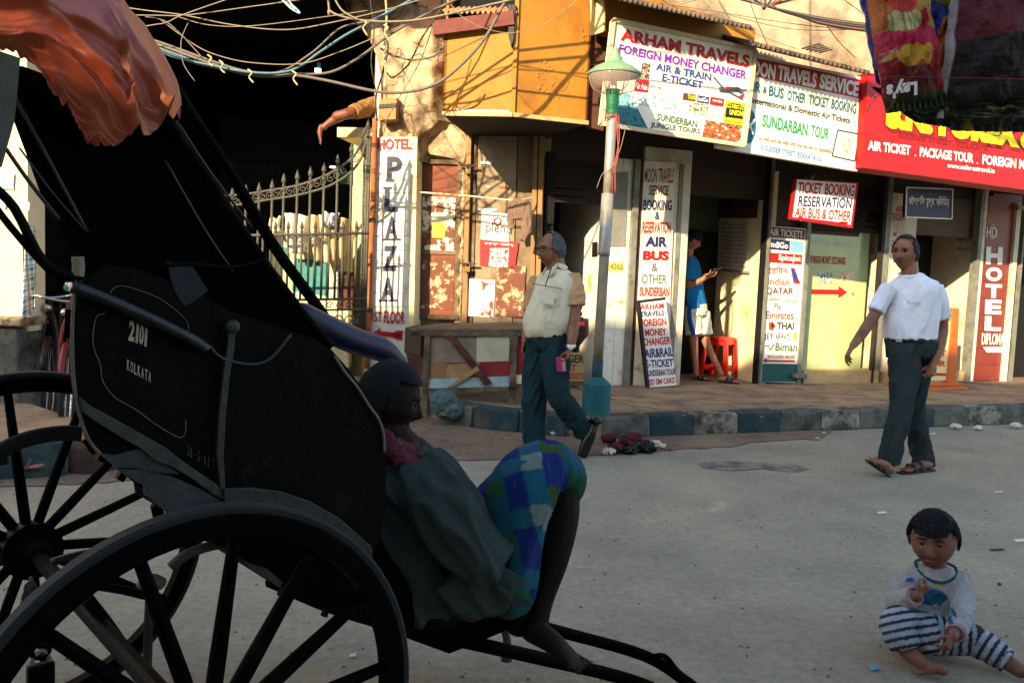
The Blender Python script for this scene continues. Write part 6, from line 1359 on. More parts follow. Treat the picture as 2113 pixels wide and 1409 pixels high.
def cloth(name, c, bsc=24, **k): return mat('cloth_'+name, c, .92, .16, 9, .55, bsc, spec=.08, detail=10, **k)
# ------------------------------------------------------------------ man in two tone shirt
Y0 = 6.5
def J(x, y, d=0): return gy(x, y, Y0+d)
m1 = thing('person', gz(1150, 942, 0), 'grey haired man with glasses striding left in cream shirt with tan sleeves, teal trousers', 'person', 'people')
H1 = Head(J(1138, 516), 60, 6, 0, 1.08, fat=1.2); f_, l_, u_ = fr(50)
mb = MB(); H1.skull(mb)
mb.ell(J(1132, 535), (.055, .06, .045)); mb.tube([J(1146, 530), J(1150, 560), J(1148, 585)], [.062, .068, .08], 12, 3)
mb.tube([J(1150, 600), J(1145, 625), J(1132, 670), J(1132, 705)], [(.13, .07), (.145, .1), (.145, .12), (.11, .08)], 16, 3, l_, 'round')
mb.tube([J(1178, 582, -.08), J(1184, 622, -.1), J(1185, 655, -.12)], [.052, .05, .042], 12, 4, None, 'round'); mb.tube([J(1185, 652, -.12), J(1182, 685, -.16), J(1178, 716, -.2)], [.044, .042, .029], 12, 4, None, 'round')
wr = J(1177, 716, -.2); hand(mb, wr, J(1166, 760, -.22)-wr, V((-.9, -.2, -.1)), 1.0, .55, 1)
mb.tube([J(1108, 590, .14), J(1092, 650, .18), J(1085, 700, .1)], [.05, .045, .032], 12, 4, None, 'round'); w2 = J(1084, 705, .08); hand(mb, w2, J(1074, 745, .05)-w2, V((.8, -.2, 0)), 1.0, .5, -1)
for a in ([(1118, 705, .04), (1106, 815, .04), (1103, 925, .04)], [(1146, 705, -.04), (1152, 812, -.08), (1203, 885, .05)]): mb.tube([J(*p) for p in a], [.06, .045, .04], 12, 4, None, 'round')
remesh(mb, 'body', SKIN, m1, .0055, 2)
H1.features(m1, HAIRG)
H1.hair(m1, HAIRG, lambda d: (d[2] > -.45 and d[1] < -.1 and d[2] < .72) or (abs(d[0]) > .72 and d[1] < .32 and -.1 < d[2] < .75) or (d[2] >= .7 and d[1] < .1), .005, .003)
H1.strands(m1, HAIRG, lambda d: (d[2] > -.4 and d[1] < -.1 and d[2] < .72) or (abs(d[0]) > .75 and d[1] < .28 and -.05 < d[2] < .7), 900, .024, .0012, .006)
MB().tube([H1.w(V((x, .108-abs(x)*.6-x*x*8, -.046-abs(x)*.25))*1.06) for x in (-.026, -.012, 0, .012, .026)], [.002, .0055, .005, .0055, .002], 8, 3).build('moustache', HAIRG, m1, smooth=True)
gl = MB()
for sx in (-1, 1):
    c = V((sx*.033, .101, .012)); gl.tube([H1.w((c+V((cos(a)*.024*(1), -abs(cos(a))*.004*0-sx*cos(a)*.008, sin(a)*.0165)))*1.06) for a in [i*pi/8 for i in range(17)]], .0028, 6, closed=True)
    gl.tube([H1.w(V((sx*.057, .093, .018))*1.06), H1.w(V((sx*.078, .04, .014))*1.06), H1.w(V((sx*.081, -.015, .01))*1.06)], .0028, 6, 3)
gl.tube([H1.w(V((-.010, .102, .016))*1.06), H1.w(V((.010, .102, .016))*1.06)], .0025, 6); gl.build('glasses', BLK, m1, smooth=True)
CRS = cloth('cream_shirt', (206, 198, 168)); TNS = cloth('tan_sleeve', (186, 148, 104))
mb = MB(); mb.tube([J(1149, 557), J(1149, 568), J(1147, 590), J(1142, 620), J(1136, 650), J(1132, 672), J(1133, 692)], [(.075, .065), (.165, .085), (.19, .115), (.192, .155), (.198, .188), (.192, .188), (.175, .158)], 26, 4, l_)
remesh(mb, 'shirt', CRS, m1, .008, 2, .015, 12, wdir=(0, 0, 1))
mb = MB(); mb.tube([J(1176, 570, -.05), J(1184, 600, -.08), J(1187, 631, -.1)], [(.075, .072), (.083, .078), (.077, .074)], 18, 4, f_, 'flat'); remesh(mb, 'sleeve', TNS, m1, .008, 2, .012, 12)
mb = MB(); mb.tube([J(1112, 576, .12), J(1100, 615, .16), J(1096, 640, .17)], [(.07, .07), (.07, .07), (.065, .065)], 18, 4, f_); remesh(mb, 'sleeve', TNS, m1, .008, 2, .01, 12)
for sgn, pts in ((1, [(1150, 546, -.06), (1140, 560, -.1), (1128, 572, -.08)]), (-1, [(1150, 546, -.06), (1168, 556, -.08), (1160, 572, -.1)]), (1, [(1150, 544, .05), (1132, 552, .02), (1120, 566, -.02)])): MB().tube([J(*p) for p in pts], [(.016, .005), (.024, .006), (.012, .004)], 8, 4, (0, 0, 1)).build('collar', CRS, m1, smooth=True)
MB().tube([J(1138, 552, -.14), J(1130, 575, -.2), J(1125, 592, -.2)], .004, 6, 3).build('glasses_cord', BLK, m1)
MB().tube([J(1098, 585, -.08), J(1125, 590, -.16), J(1160, 596, -.2)], .004, 6, 3).build('pocket_seam', cloth('seam', (130, 120, 95)), m1)
PL_ = [J(1112, 598, -.205), J(1145, 604, -.215), J(1142, 630, -.235), J(1110, 624, -.225)]
MB().slab(PL_, V((-.3, -1, 0)), .004).build('pocket', CRS, m1, bevel=.002)
TR1 = cloth('teal_trousers', (28, 50, 54))
mb = MB(); mb.tube([J(1132, 682), J(1132, 700), J(1131, 722)], [(.172, .15), (.176, .15), (.162, .125)], 24, 4, l_)
mb.tube([J(1116, 705, .06), J(1108, 760, .06), J(1102, 822, .05), J(1102, 880, .05), J(1102, 924, .05)], [.108, .104, .09, .083, .084], 18, 4); mb.tube([J(1144, 705, -.05), J(1148, 760, -.08), J(1155, 815, -.1), J(1180, 855, -.02), J(1206, 890, .06)], [.108, .102, .088, .08, .074], 18, 4)
remesh(mb, 'trousers', TR1, m1, .008, 1, .028, 14, wdir=(.3, 0, 1))
MB().tube([J(1132, 687)+l_*cos(a)*.179+f_*sin(a)*.158 for a in [i*pi/12 for i in range(25)]], [(.004, .017)]*25, 8, 1, None, closed=True).build('belt', BLK, m1, smooth=True)
shoe(m1, J(1217, 872, .06), J(1199, 941, .0), mat('shoe_black', (14, 14, 14), .25), V((-.9, 0, -.3)).normalized()*-1 if False else V((.55, -.75, .3)).normalized(), 1.05)
shoe(m1, gz(1108, 938, 0), gz(1062, 962, 0), mat('shoe_black'))
MB().tube([J(1178, 714, -.2)+l_*cos(a)*.034+f_*sin(a)*.034 for a in [i*pi/8 for i in range(17)]], [(.004, .014)]*17, 8, closed=True).build('wristwatch', mat('steel', (200, 198, 190), .3, .1, metal=.9), m1, smooth=True)
MB().lathe(J(1178, 716, -.24), [(.019, 0), (.019, .01), (.015, .013)], 14, (0, -1, 0)).build('watch_face', mat('watch_white', (215, 215, 205), .3), m1)
ph = thing('mobile_phone', J(1152, 752, -.25), 'pink cased phone held low in the hand of the man with glasses', 'phone')
MB().box(J(1156, 752, -.22), V((.028, -.01, 0)), V((0, .005, 0)), V((-.006, 0, .052))).build('case', mat('pink_case', (150, 40, 92), .4), ph, bevel=.006); MB().box(J(1160, 752, -.227), V((.024, -.01, 0)), V((0, .003, 0)), V((-.006, 0, .047))).build('back', mat('phone_rose', (180, 120, 110), .4), ph, bevel=.004)
# ------------------------------------------------------------------ man in white T-shirt
Y0 = 6.45
m2 = thing('person', gz(1870, 975, 0), 'moustached man walking left in a white T-shirt, dark trousers and sandals', 'person', 'people')
H2 = Head(J(1868, 522), 46, 5, 0, 1.09, fat=1.0); f_, l_, u_ = fr(36)
mb = MB(); H2.skull(mb); mb.tube([J(1876, 535), J(1877, 562), J(1878, 590)], [.058, .062, .075], 12, 3)
mb.tube([J(1879, 612), J(1880, 635), J(1879, 690), J(1879, 715)], [(.14, .07), (.15, .09), (.14, .09), (.11, .07)], 16, 3, l_, 'round')
mb.tube([J(1830, 598), J(1812, 635, -.02), J(1796, 664, -.06)], [.042, .046, .039], 12, 4, None, 'round'); mb.tube([J(1796, 662, -.06), J(1778, 690, -.16), J(1760, 713, -.24)], [.041, .038, .026], 12, 4, None, 'round')
w_ = J(1759, 714, -.24); hand(mb, w_, J(1740, 748, -.28)-w_, V((.6, -.2, -.4)), 1.02, .45, -1)
mb.tube([J(1934, 602, .02), J(1942, 645, .02), J(1945, 682, .02)], [.052, .05, .041], 12, 4, None, 'round'); mb.tube([J(1945, 680, .02), J(1938, 718, -.04), J(1926, 750, -.1)], [.043, .04, .028], 12, 4, None, 'round')
w_ = J(1925, 750, -.1); hand(mb, w_, J(1914, 795, -.14)-w_, V((-.8, -.5, 0)), 1.05, .75, 1)
for a in ([(1864, 715, -.04), (1863, 835, -.12), (1833, 945, -.1)], [(1896, 715, .04), (1883, 835, .08), (1907, 945, .14)]): mb.tube([J(*p) for p in a], [.06, .042, .038], 12, 4, None, 'round')
foot(mb, gz(1833, 977, .03), J(1792, 946, -.2), V((.35, -.2, .9)).normalized(), 1.0); foot(mb, gz(1918, 966, .015), gz(1862, 972, .015), V((0, 0, 1)), 1.0)
remesh(mb, 'body', SKIN, m2, .0055, 2)
H2.features(m2, HAIRB); 
HSALT = mat('hair_salt', (50, 50, 53), .85, .5, 90, .5, 260, c2=(24, 24, 26), m2=.5, w2=.1, sc2=70)
H2.hair(m2, HSALT, lambda d: (d[2] > -.5 and d[1] < .0) or (abs(d[0]) > .75 and d[1] < .3 and d[2] > .02) or (d[2] > .8 and d[1] < .42), .004, .003)
H2.strands(m2, HSALT, lambda d: (d[2] > -.45 and d[1] < .0) or (d[2] > .8 and d[1] < .42), 1100, .03, .0013, .007)
MB().tube([H2.w(V((x, .112-abs(x)*.5-x*x*8, -.046-abs(x)*.25))*1.09) for x in (-.024, -.012, 0, .012, .024)], [.002, .005, .0045, .005, .002], 8, 3).build('moustache', mat('moustache_dark', (60, 56, 54), .8), m2, smooth=True)
WT = cloth('white_tee', (222, 224, 230))
mb = MB(); mb.tube([J(1878, 566), J(1879, 577), J(1880, 589), J(1881, 607), J(1881, 640), J(1879, 670), J(1878, 698)], [(.072, .066), (.125, .085), (.188, .10), (.212, .125), (.2, .135), (.19, .145), (.182, .14)], 26, 4, l_)
mb.tube([J(1834, 592), J(1818, 618, -.01), J(1806, 642, -.03)], [(.066, .062), (.066, .064), (.064, .062)], 18, 4); mb.tube([J(1926, 592, .01), J(1936, 625, .02), J(1942, 658, .02)], [(.07, .066), (.072, .068), (.069, .064)], 18, 4)
remesh(mb, 'shirt', WT, m2, .008, 2, .02, 10, wdir=(.3, 0, 1))
MB().tube([J(1878, 565)+l_*cos(a)*.076+f_*(sin(a)*.07)+V((0, 0, -.025*max(0, sin(a)))) for a in [i*pi/12 for i in range(25)]], .009, 8, closed=True).build('neckband', WT, m2, smooth=True)
tpz = Pl(J(1880, 620)+f_*.155, -f_*-1)
text3('NIKE & KIDS' if False else 'RELAXED', J(1872, 620, -.17), J(1900, 623, -.15), J(1900, 629, -.15), J(1872, 627, -.17), f_, flat('teeprint', (90, 140, 125)), m2, .01, .0)
TR2 = cloth('dark_trousers', (46, 54, 54))
mb = MB(); mb.tube([J(1879, 694), J(1879, 712), J(1880, 734)], [(.172, .128), (.178, .135), (.168, .125)], 24, 4, l_)
mb.tube([J(1866, 715, -.03), J(1866, 770, -.08), J(1863, 835, -.12), J(1848, 895, -.11), J(1834, 952, -.08)], [.105, .102, .082, .075, .078], 18, 4); mb.tube([J(1896, 715, .04), J(1892, 770, .06), J(1883, 835, .08), J(1894, 895, .12), J(1907, 960, .14)], [.105, .098, .078, .072, .076], 18, 4)
remesh(mb, 'trousers', TR2, m2, .008, 1, .034, 13, wdir=(.3, 0, 1))
MB().tube([J(1879, 700)+l_*cos(a)*.179+f_*sin(a)*.137 for a in [i*pi/12 for i in range(25)]], [(.004, .018)]*25, 8, 1, None, closed=True).build('belt', BLK, m2, smooth=True)
p = J(1879, 701)+f_*.142-l_*.05; MB().box(p, l_*.022, f_*.004, V((0, 0, .016))).build('buckle', mat('steel'), m2, bevel=.003)
sandal(m2, gz(1833, 979, .015), J(1792, 948, -.2)-V((0, 0, .012)), V((.35, -.2, .9)).normalized()); sandal(m2, gz(1920, 968, .012), gz(1860, 974, .012))
# ------------------------------------------------------------------ man with phone in the alcove
p0 = gz(1440, 786, PZ); Y0 = p0.y+.05; J = lambda x, y, d=0: gy(x+9, y, Y0+d)
m3 = thing('person', (p0.x, Y0, PZ), 'young man in blue shirt and white shorts looking at his phone in the alcove doorway', 'person', 'people')
H3 = Head(J(1419, 497), -62, -22, 0, 1.0); H3 = Head(J(1419, 497), -62, 22, 0, 1.0); f_, l_, u_ = fr(-60)
mb = MB(); H3.skull(mb); mb.tube([J(1413, 512), J(1411, 530), J(1414, 545)], [.055, .058, .07], 12, 3)
mb.tube([J(1414, 568), J(1418, 590), J(1426, 640)], [(.15, .08), (.15, .1), (.14, .1)], 16, 3, l_, 'round')
mb.tube([J(1416, 540, -.1), J(1412, 565, -.14), J(1413, 590, -.16)], [.045, .042, .036], 10, 4, None, 'round'); mb.tube([J(1412, 590, -.16), J(1430, 582, -.2), J(1450, 571, -.22)], [.038, .034, .024], 10, 4, None, 'round')
w_ = J(1449, 571, -.22); hand(mb, w_, V((1, -.2, .12)), V((-.1, .2, 1)), .92, .5, 1)
mb.tube([J(1425, 545, .12), J(1432, 575, .14), J(1450, 568, -.05)], [.042, .036, .025], 10, 4, None, 'round'); w_ = J(1449, 568, -.07); hand(mb, w_, V((1, -.1, .5)), V((0, .1, 1)), .9, .4, -1)
mb.tube([J(1420, 650, -.04), J(1423, 705, -.06), J(1428, 772, -.04)], [.075, .05, .034], 12, 4, None, 'round'); mb.tube([J(1440, 650, .06), J(1448, 705, 0), J(1479, 772, -.1)], [.075, .05, .034], 12, 4, None, 'round')
g1, g2 = gz(1430, 781, PZ+.02), gz(1456, 784, PZ+.02); g3, g4 = gz(1486, 787, PZ+.02), gz(1518, 790, PZ+.02); foot(mb, g1, g2+V((.04, 0, 0)), V((0, 0, 1)), .95); foot(mb, g3, g4+V((.03, 0, 0)), V((0, 0, 1)), .95)
remesh(mb, 'body', mat('skin_mid', (150, 98, 70), .55, .12, 14, .1, 90, spec=.35), m3, .006, 2); H3.features(m3)
H3.hair(m3, HAIRB, lambda d: (d[2] > .30 and d[1] > -.2) or d[1] < -.05 and d[2] > -.55 or (abs(d[0]) > .7 and d[1] < .25 and d[2] > -.05), .014, .006)
BS = cloth('blue_shirt', (30, 105, 160))
mb = MB(); mb.tube([J(1413, 530), J(1414, 542), J(1417, 565), J(1421, 600), J(1428, 634)], [(.08, .065), (.17, .085), (.18, .11), (.17, .115), (.165, .115)], 22, 4, l_); mb.tube([J(1415, 540, -.11), J(1412, 562, -.15), J(1412, 578, -.16)], [.065, .068, .062], 14, 4); mb.tube([J(1422, 542, .12), J(1428, 565, .14)], [.062, .06], 14, 3)
remesh(mb, 'shirt', BS, m3, .009, 2, .016, 10, wdir=(0, 0, 1))
def shc(co):
    return L3(216, 208, 188)
WSH = cloth('white_shorts', (214, 208, 186)); mb = MB()
mb.tube([J(1427, 628), J(1428, 650)], [(.16, .12), (.165, .125)], 20, 3, l_); mb.tube([J(1420, 645, -.04), J(1423, 690, -.06)], [(.1, .1), (.1, .1)], 16, 3); mb.tube([J(1438, 645, .05), J(1445, 692, .01)], [.1, .1], 16, 3)
remesh(mb, 'shorts', WSH, m3, .008, 2, .012, 12); 
MB().tube([J(1413, 632, -.14), J(1414, 660, -.15), J(1422, 690, -.165)], [(.022, .008), (.026, .008), (.024, .008)], 8, 4, (1, 0, 0)).build('side_stripe', cloth('stripe_blue', (20, 60, 120)), m3, smooth=True)
sandal(m3, g1, g2+V((.04, 0, 0)), k=.95); sandal(m3, g3, g4+V((.03, 0, 0)), k=.95)
ph = thing('mobile_phone', J(1468, 556, -.2), 'small dark phone in the hands of the young man in blue', 'phone'); MB().box(J(1471, 556, -.2), V((.05, 0, .02)), V((0, .035, 0)), V((-.002, 0, .005))).build('case', BLK, ph, bevel=.004)
# ------------------------------------------------------------------ toddler
J = lambda x, y, d=0: gy(x, y, Y0+d)
Y0 = 3.3
ch_ = thing('person', gz(1915, 1330, 0), 'toddler sitting on the road in a pale printed top and striped trousers, hand at chin', 'person', 'people')
H4 = Head(J(1926, 1112, -.02), 32, 9, 3, 1.0, True, 1.3); f_, l_, u_ = fr(15)
mb = MB(); H4.skull(mb); mb.tube([J(1930, 1140), J(1928, 1172), J(1926, 1190)], [.042, .044, .06], 12, 3)
mb.tube([J(1926, 1222), J(1918, 1245), J(1910, 1300)], [(.09, .06), (.09, .07), (.1, .08)], 16, 3, l_, 'round')
e_ = J(1854, 1246, -.06); wr = J(1893, 1228, -.17)
mb.tube([J(1874, 1200), e_, wr], [.028, .03, .02], 10, 4, None, 'round'); hand(mb, wr, J(1928, 1200, -.17)-wr, V((.3, .6, .7)), .56, .8, 1)
w5 = J(1966, 1312, -.30)
mb.tube([J(1978, 1205), J(1988, 1255, -.14), w5], [.028, .03, .02], 10, 4, None, 'round'); hand(mb, w5, J(1950, 1344, -.33)-w5, V((-.6, .3, -.4)), .56, .8, -1)
r_ = [gz(1885, 1300, .10), gz(1852, 1288, .15), gz(1868, 1336, .08), gz(1903, 1368, .05)]; q_ = [gz(1940, 1310, .09), gz(2012, 1322, .09), gz(2075, 1362, .05), gz(2104, 1382, .04)]
mb.tube(r_, [.045, .04, .032, .026], 12, 4, None, 'round'); mb.tube(q_, [.04, .036, .032, .028], 12, 4, None, 'round')
foot(mb, gz(1940, 1384, .03), gz(1888, 1374, .035), V((.1, -.8, .6)).normalized(), .66); foot(mb, gz(2106, 1388, .025), gz(2150, 1412, .02), V((.2, -.1, 1)).normalized(), .62)
remesh(mb, 'body', SKINC, ch_, .0042, 2); H4.features(ch_, HAIRB, (118, 62, 52))
H4.hair(ch_, HAIRB, lambda d: (d[2] > .56+.08*noise.noise(V((d[0]*9, 1, 1))) and d[1] > -.1) or (d[1] < -.30 and d[2] > -.3) or (d[1] <= -.05 and d[2] > .1) or (abs(d[0]) > .80 and d[1] < .25 and d[2] > .30), .006, .004)
H4.strands(ch_, HAIRB, lambda d: (d[2] > .62 and d[1] > -.1) or (d[1] < -.1 and d[2] > -.2) or (abs(d[0]) > .75 and d[1] < .25 and d[2] > .28), 2200, .024, .0015, .010)
fr_ = MB()
for k in range(15):
    x = -.05+k*.0072; fr_.tube([H4.w(V((x, .078-x*x*6, .064))), H4.w(V((x*1.03, .093-x*x*8, .05))), H4.w(V((x*1.05+.004, .092-x*x*9, .046+.006*sin(k*2.1))))], [.006, .005, .001], 6, 3)
fr_.build('fringe', HAIRB, ch_, smooth=True)
def topc(co):
    return L3(172, 168, 164)
fc = J(1922, 1222, -.1)
def topc(co):
    d = co-fc; a, b = d.dot(l_), d.z
    if d.dot(f_) > -.04:
        n_ = noise.noise(V((a*40, b*40, 1)))
        if (a/.058)**2+((b+.022)/.036)**2 < 1+n_*.6: return L3(28, 78, 100) if b < .0 else L3(80, 120, 118)
        if .0 < a < .07 and .02 < b+.4*a*.3 < .045+n_*.01: return L3(170, 150, 50)
        if -.085 < a < -.02 and .04 < b < .062 and n_ > -.25: return L3(170, 90, 100)
        if -.085 < a < -.05 and .02 < b < .035: return L3(40, 80, 160)
        if b < -.085 and noise.noise(V((a*20, b*60, 5))) > .1: return L3(90, 110, 120)
    return L3(152, 149, 144)
mb = MB(); mb.tube([J(1930, 1166), J(1929, 1178), J(1925, 1198), J(1918, 1240), J(1910, 1285), J(1906, 1305)], [(.055, .048), (.09, .06), (.106, .076), (.11, .086), (.116, .095), (.112, .095)], 24, 4, l_)
mb.tube([J(1874, 1190), J(1858, 1220, -.02), e_, J(1872, 1236, -.12), J(1886, 1231, -.155)], [.045, .046, .046, .040, .037], 14, 4); mb.tube([J(1976, 1192), J(1986, 1230, -.08), J(1988, 1260, -.15), J(1972, 1304, -.27)], [.047, .044, .042, .036], 14, 4)
remesh(mb, 'top', VCS, ch_, .006, 2, .010, 20, colf=topc)
MB().tube([J(1930, 1172)+l_*cos(a)*.072+f_*(sin(a)*.076)+V((0, 0, .010-.04*max(0, sin(a)))) for a in [i*pi/12 for i in range(25)]], .0055, 8, closed=True).build('neckband', cloth('teal_band', (20, 78, 88)), ch_, smooth=True)
PK = cloth('pink_cuff', (170, 112, 124))
for c_, d_ in ((J(1887, 1230, -.157), (wr-e_)), (J(1971, 1306, -.275), (w5-J(1988, 1260, -.15)))):
    d_ = d_.normalized(); a1 = d_.cross(V((0, 1, 0.3))).normalized(); a2 = d_.cross(a1); MB().tube([c_+a1*cos(a)*.031+a2*sin(a)*.031 for a in [i*pi/8 for i in range(17)]], .0035, 6, closed=True).build('cuff', PK, ch_, smooth=True)
def segt(co, P):
    best = (9, 0); acc = 0
    for a, b in zip(P, P[1:]):
        ab = b-a; t = max(-3 if acc == 0 else 0, min(1, (co-a).dot(ab)/ab.length_squared)); d = (co-a-ab*t).length
        if d < best[0]: best = (d, acc+t*ab.length)
        acc += ab.length
    return best
def trc(co):
    a, b = segt(co, r_), segt(co, q_); t = 5+(co-r_[1]).dot((r_[2]-r_[1]).normalized()) if a[0] < b[0] else b[1]
    return L3(42, 44, 56) if (t*100/2.9) % 1 < .42 else L3(150, 158, 162)
mb = MB(); mb.ell(gz(1912, 1308, .1), (.11, .09, .075)); mb.tube([r_[0], r_[1], r_[2]], [.072, .066, .052], 18, 5); mb.tube([q_[0], q_[1], q_[2]+(q_[3]-q_[2])*.1], [.07, .058, .044], 18, 5)
remesh(mb, 'trousers', VCS, ch_, .0055, 2, .010, 22, colf=trc)
# ------------------------------------------------------------------ rickshaw puller, his shade partly put into darker skin, hair and cloth
Y0 = 2.62
pl_ = thing('person', J(930, 1240), 'rickshaw puller seated in shadow, grey shirt, red scarf and blue checked lungi', 'person', 'people')
H5 = Head(J(802, 824), -98, 18, 0, .98); f_, l_, u_ = fr(-95)
mb = MB(); H5.skull(mb); mb.tube([J(790, 860), J(812, 905), J(830, 940)], [.06, .062, .075], 12, 3)
mb.tube([J(842, 1010), J(850, 1060), J(875, 1150), J(900, 1215)], [(.16, .085), (.16, .1), (.15, .11), (.16, .12)], 16, 3, l_, 'round')
mb.tube([J(870, 985, -.16), J(940, 1080, -.2), J(1000, 1150, -.2)], [.05, .045, .04], 12, 4, None, 'round'); mb.tube([J(1000, 1150, -.2), J(1050, 1120, -.14), J(1070, 1090, -.1)], [.04, .036, .026], 12, 4, None, 'round'); hand(mb, J(1068, 1092, -.1), V((.6, .3, .6)), V((.5, .4, -.6)), .95, .6, 1)
mb.tube([J(870, 985, .15), J(950, 1060, .16), J(1000, 1075, .1)], [.048, .045, .04], 12, 4, None, 'round'); mb.tube([J(985, 1050, .1), J(1030, 1100, .06)], [.04, .03], 12, 3, None, 'round')
mb.tube([J(905, 1200, -.06), J(1020, 1090, -.08), J(1110, 985, -.08)], [.085, .075, .06], 14, 4, None, 'round'); mb.tube([J(1108, 985, -.08), J(1090, 1090, -.04), J(1075, 1190, 0), J(1075, 1280, .03)], [.055, .05, .04, .032], 12, 4, None, 'round')
mb.tube([J(905, 1200, .08), J(1040, 1080, .1), J(1158, 985, .08)], [.085, .075, .058], 14, 4, None, 'round'); mb.tube([J(1156, 990, .08), J(1158, 1060, .06), J(1142, 1150, .04), J(1118, 1240, .02), J(1106, 1300, .0)], [.056, .058, .05, .036, .036], 14, 4, None, 'round')
foot(mb, J(1090, 1322, -.01), J(1203, 1384, -.06), V((.25, -.1, .95)).normalized(), 1.08); mb.ell(J(1072, 1292, .03), (.045, .04, .03))
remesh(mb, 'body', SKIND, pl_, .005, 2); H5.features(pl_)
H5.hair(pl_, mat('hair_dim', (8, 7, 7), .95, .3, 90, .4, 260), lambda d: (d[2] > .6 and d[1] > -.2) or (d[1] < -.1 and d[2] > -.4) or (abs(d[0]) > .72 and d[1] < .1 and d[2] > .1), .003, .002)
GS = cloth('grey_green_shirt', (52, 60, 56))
mb = MB(); mb.tube([J(830, 935), J(838, 960), J(838, 1020), J(850, 1100), J(880, 1180), J(900, 1235)], [(.08, .07), (.16, .09), (.18, .115), (.18, .125), (.18, .14), (.19, .16)], 26, 4, l_)
mb.tube([J(868, 975, -.13), J(915, 1040, -.19), J(965, 1115, -.21), J(1022, 1170, -.2)], [.09, .095, .09, .075], 18, 5); mb.tube([J(868, 980, .14), J(930, 1050, .17)], [.08, .075], 14, 3)
mb.tube([J(940, 1180, -.16), J(990, 1215, -.18), J(1050, 1225, -.17)], [(.1, .07), (.09, .05), (.05, .025)], 16, 4, (0, 0, 1))
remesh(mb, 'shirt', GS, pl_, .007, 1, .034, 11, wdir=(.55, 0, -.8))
tl_ = [J(1020, 1155, -.21), J(1096, 1205, -.2), J(1060, 1213, -.22), J(1015, 1198, -.22)]; MB().slab(tl_, (0, -1, 0), .006).build('shirt_tail', GS, pl_, bevel=.002)
tl_ = [J(1040, 1215, -.16), J(1100, 1242, -.15), J(1060, 1258, -.17), J(1030, 1262, -.17)]; MB().slab(tl_, (0, -1, 0), .006).build('shirt_tail', cloth('dark_hem', (50, 54, 62)), pl_, bevel=.002)
SCF = mat('scarf_red', (84, 20, 32), .95, .35, 30, .6, 150, c2=(110, 66, 70), m2=.62, w2=.03, sc2=45)
mb = MB()
for k in range(5):
    c = J(818+k*14, 900+k*13); a1, a2 = l_, (f_+V((0, 0, -.55))).normalized(); rr = .088+.021*k
    mb.tube([c+a1*cos(a)*rr*1.15+a2*sin(a)*rr*.85+V((0, 0, .01*noise.noise(V((a, k, 0))))) for a in [i*pi/10 for i in range(21)]], .017, 8, 2, closed=True)
remesh(mb, 'scarf', SCF, pl_, .006, 1, .012, 30)
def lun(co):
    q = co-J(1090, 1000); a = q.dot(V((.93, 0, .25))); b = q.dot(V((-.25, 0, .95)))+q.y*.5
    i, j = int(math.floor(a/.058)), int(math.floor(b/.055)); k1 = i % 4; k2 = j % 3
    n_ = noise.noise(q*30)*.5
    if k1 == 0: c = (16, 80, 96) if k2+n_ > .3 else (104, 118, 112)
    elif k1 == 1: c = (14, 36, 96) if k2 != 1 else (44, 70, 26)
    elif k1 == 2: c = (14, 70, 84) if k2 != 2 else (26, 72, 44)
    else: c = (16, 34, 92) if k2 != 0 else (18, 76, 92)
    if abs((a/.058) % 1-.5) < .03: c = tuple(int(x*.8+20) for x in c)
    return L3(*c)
mb = MB(); mb.tube([J(1045, 1215, -.03), J(1052, 1150, -.05), J(1060, 1080, -.06), J(1080, 1010, -.07), J(1105, 972, -.05)], [(.085, .1), (.092, .11), (.1, .12), (.105, .12), (.085, .1)], 22, 5, (1, 0, 0), 'round')
mb.tube([J(1085, 1000, -.02), J(1120, 968, .02), J(1155, 972, .07), J(1170, 1000, .08), J(1160, 1030, .08)], [.1, .085, .072, .055, .04], 18, 5, None, 'round'); mb.tube([J(930, 1180, .0), J(1000, 1110, .03), J(1070, 1020, .03)], [.13, .12, .1], 18, 4)
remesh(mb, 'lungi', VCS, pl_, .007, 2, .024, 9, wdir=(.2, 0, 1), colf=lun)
# ------------------------------------------------------------------ sleeper on the ledge
Y0 = 9.0
m6 = thing('person', J(740, 228), 'barefoot sleeper on the pillar ledge, only one bent leg in tan shorts in view', 'person', 'people')
mb = MB(); mb.tube([J(790, 222, .6), J(765, 222, .35), J(722, 234, 0), J(695, 240, -.02)], [.09, .08, .058, .05], 12, 4, None, 'round'); mb.tube([J(716, 234, 0), J(692, 246, 0), J(671, 259, 0)], [.052, .046, .028], 12, 4, None, 'round')
foot(mb, J(667, 262), J(662, 299), V((-.9, -.4, .1)).normalized(), .78); mb.ell(J(669, 262), (.033, .033, .034))
mb.tube([J(790, 222, .6), J(790, 220, 1.1)], [(.17, .11), (.17, .11)], 14, 3, (1, 0, 0), 'round'); mb.tube([J(790, 218, 1.1), J(790, 216, 1.3)], [.06, .06], 10, 2)
H6 = Head(J(790, 214, 1.4), 0, -80); H6.skull(mb, 40, 30)
remesh(mb, 'body', mat('skin_warm', (112, 66, 44), .5, .12, 14, .1, 90), m6, .008, 2)
mb = MB(); mb.tube([J(790, 222, .6), J(765, 222, .35), J(728, 232, .03)], [.12, .1, .072], 14, 4); remesh(mb, 'shorts', cloth('tan_shorts', (140, 104, 66)), m6, .009, 2, .014, 14)
cb = thing('carton', LP(.42).h(800, 248), 'small brown carton wedged on the pillar beside the sleeping leg', 'box')
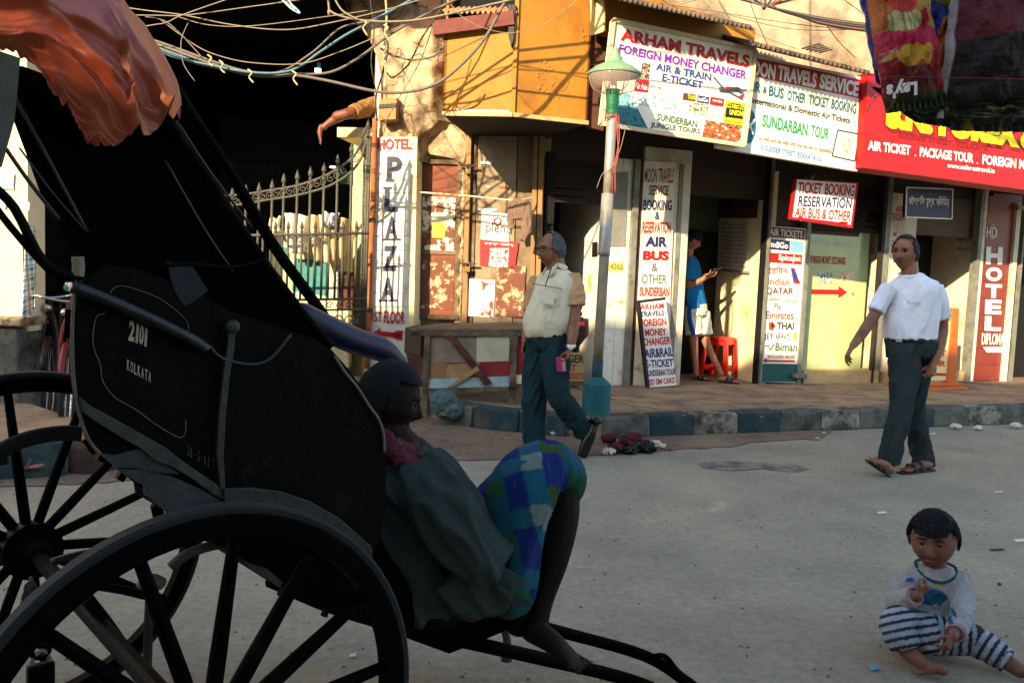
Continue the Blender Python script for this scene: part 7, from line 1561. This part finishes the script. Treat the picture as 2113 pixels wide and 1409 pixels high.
P = [LP(.45).h(*p) for p in [(783, 205), (818, 202), (816, 246), (780, 248)]]; MB().slab(P, LN, .2).build('carton_body', mat('cardboard', (158, 118, 72), .9, .2, 8, .2), cb); P = [LP(.46).h(*p) for p in [(782, 216), (818, 213), (817, 221), (781, 224)]]; MB().slab(P, LN, .01).build('strap', BLK, cb)
# ================================================================== HOUSES ACROSS THE STREET (behind the camera), which shade it
HW = mat('house_across', (205, 190, 165), .9, .2, 3, .3)
def house(x0, x1, z1, label, y0=-12, y1=-5):
    h_ = thing('town_house', ((x0+x1)/2, -5, 0), label, 'house', 'houses across the street')
    bx(x0, x1, y0, y1, 0, z1, 'wall', HW, h_)
    for k in range(int((x1-x0)/2.2)):
        for z in (1.2, 4.2):
            if z+1.3 < z1: 
                wd = bx(x0+.6+k*2.2, x0+1.6+k*2.2, y1-.02, y1+.04, z, z+1.3, 'window', DARK, h_); bx(x0+.5+k*2.2, x0+1.7+k*2.2, y1, y1+.12, z-.08, z, 'sill', PLASTER, h_)
    bx(x0-.05, x1+.05, y0, y1+.1, z1, z1+.12, 'cornice', PLASTER, h_)
    return h_
house(-30, -10.3, 6.5, 'low plastered house across the street, left end')
house(-10.28, -7.6, 7.62, 'narrow taller house across the street', y0=-7.5)
h3 = house(-7.58, 9, 4.6, 'long house across the street carrying an added roof hoarding')
SHIELD = mat('sunshield', (120, 118, 110), .8)  # added unseen screen, slotted so the sun reaches only the tarp
hx0, hx1, hz0, hz1 = -4.86, -4.77, 5.03, 5.19
bx(-7.58, hx0, -5.1, -5.0, 4.6, 7.95, 'sunshield', SHIELD, h3); bx(-4.55, 9, -5.1, -5.0, 4.6, 8.2, 'sunshield', SHIELD, h3); bx(hx1, -4.55, -5.1, -5.0, 5.11, 8.15, 'sunshield', SHIELD, h3); bx(hx1, -4.55, -5.1, -5.0, 4.6, hz0, 'sunshield', SHIELD, h3); bx(hx0, hx1, -5.1, -5.0, hz1, 8.1, 'sunshield', SHIELD, h3); bx(hx0, hx1, -5.1, -5.0, 4.6, hz0, 'sunshield', SHIELD, h3)
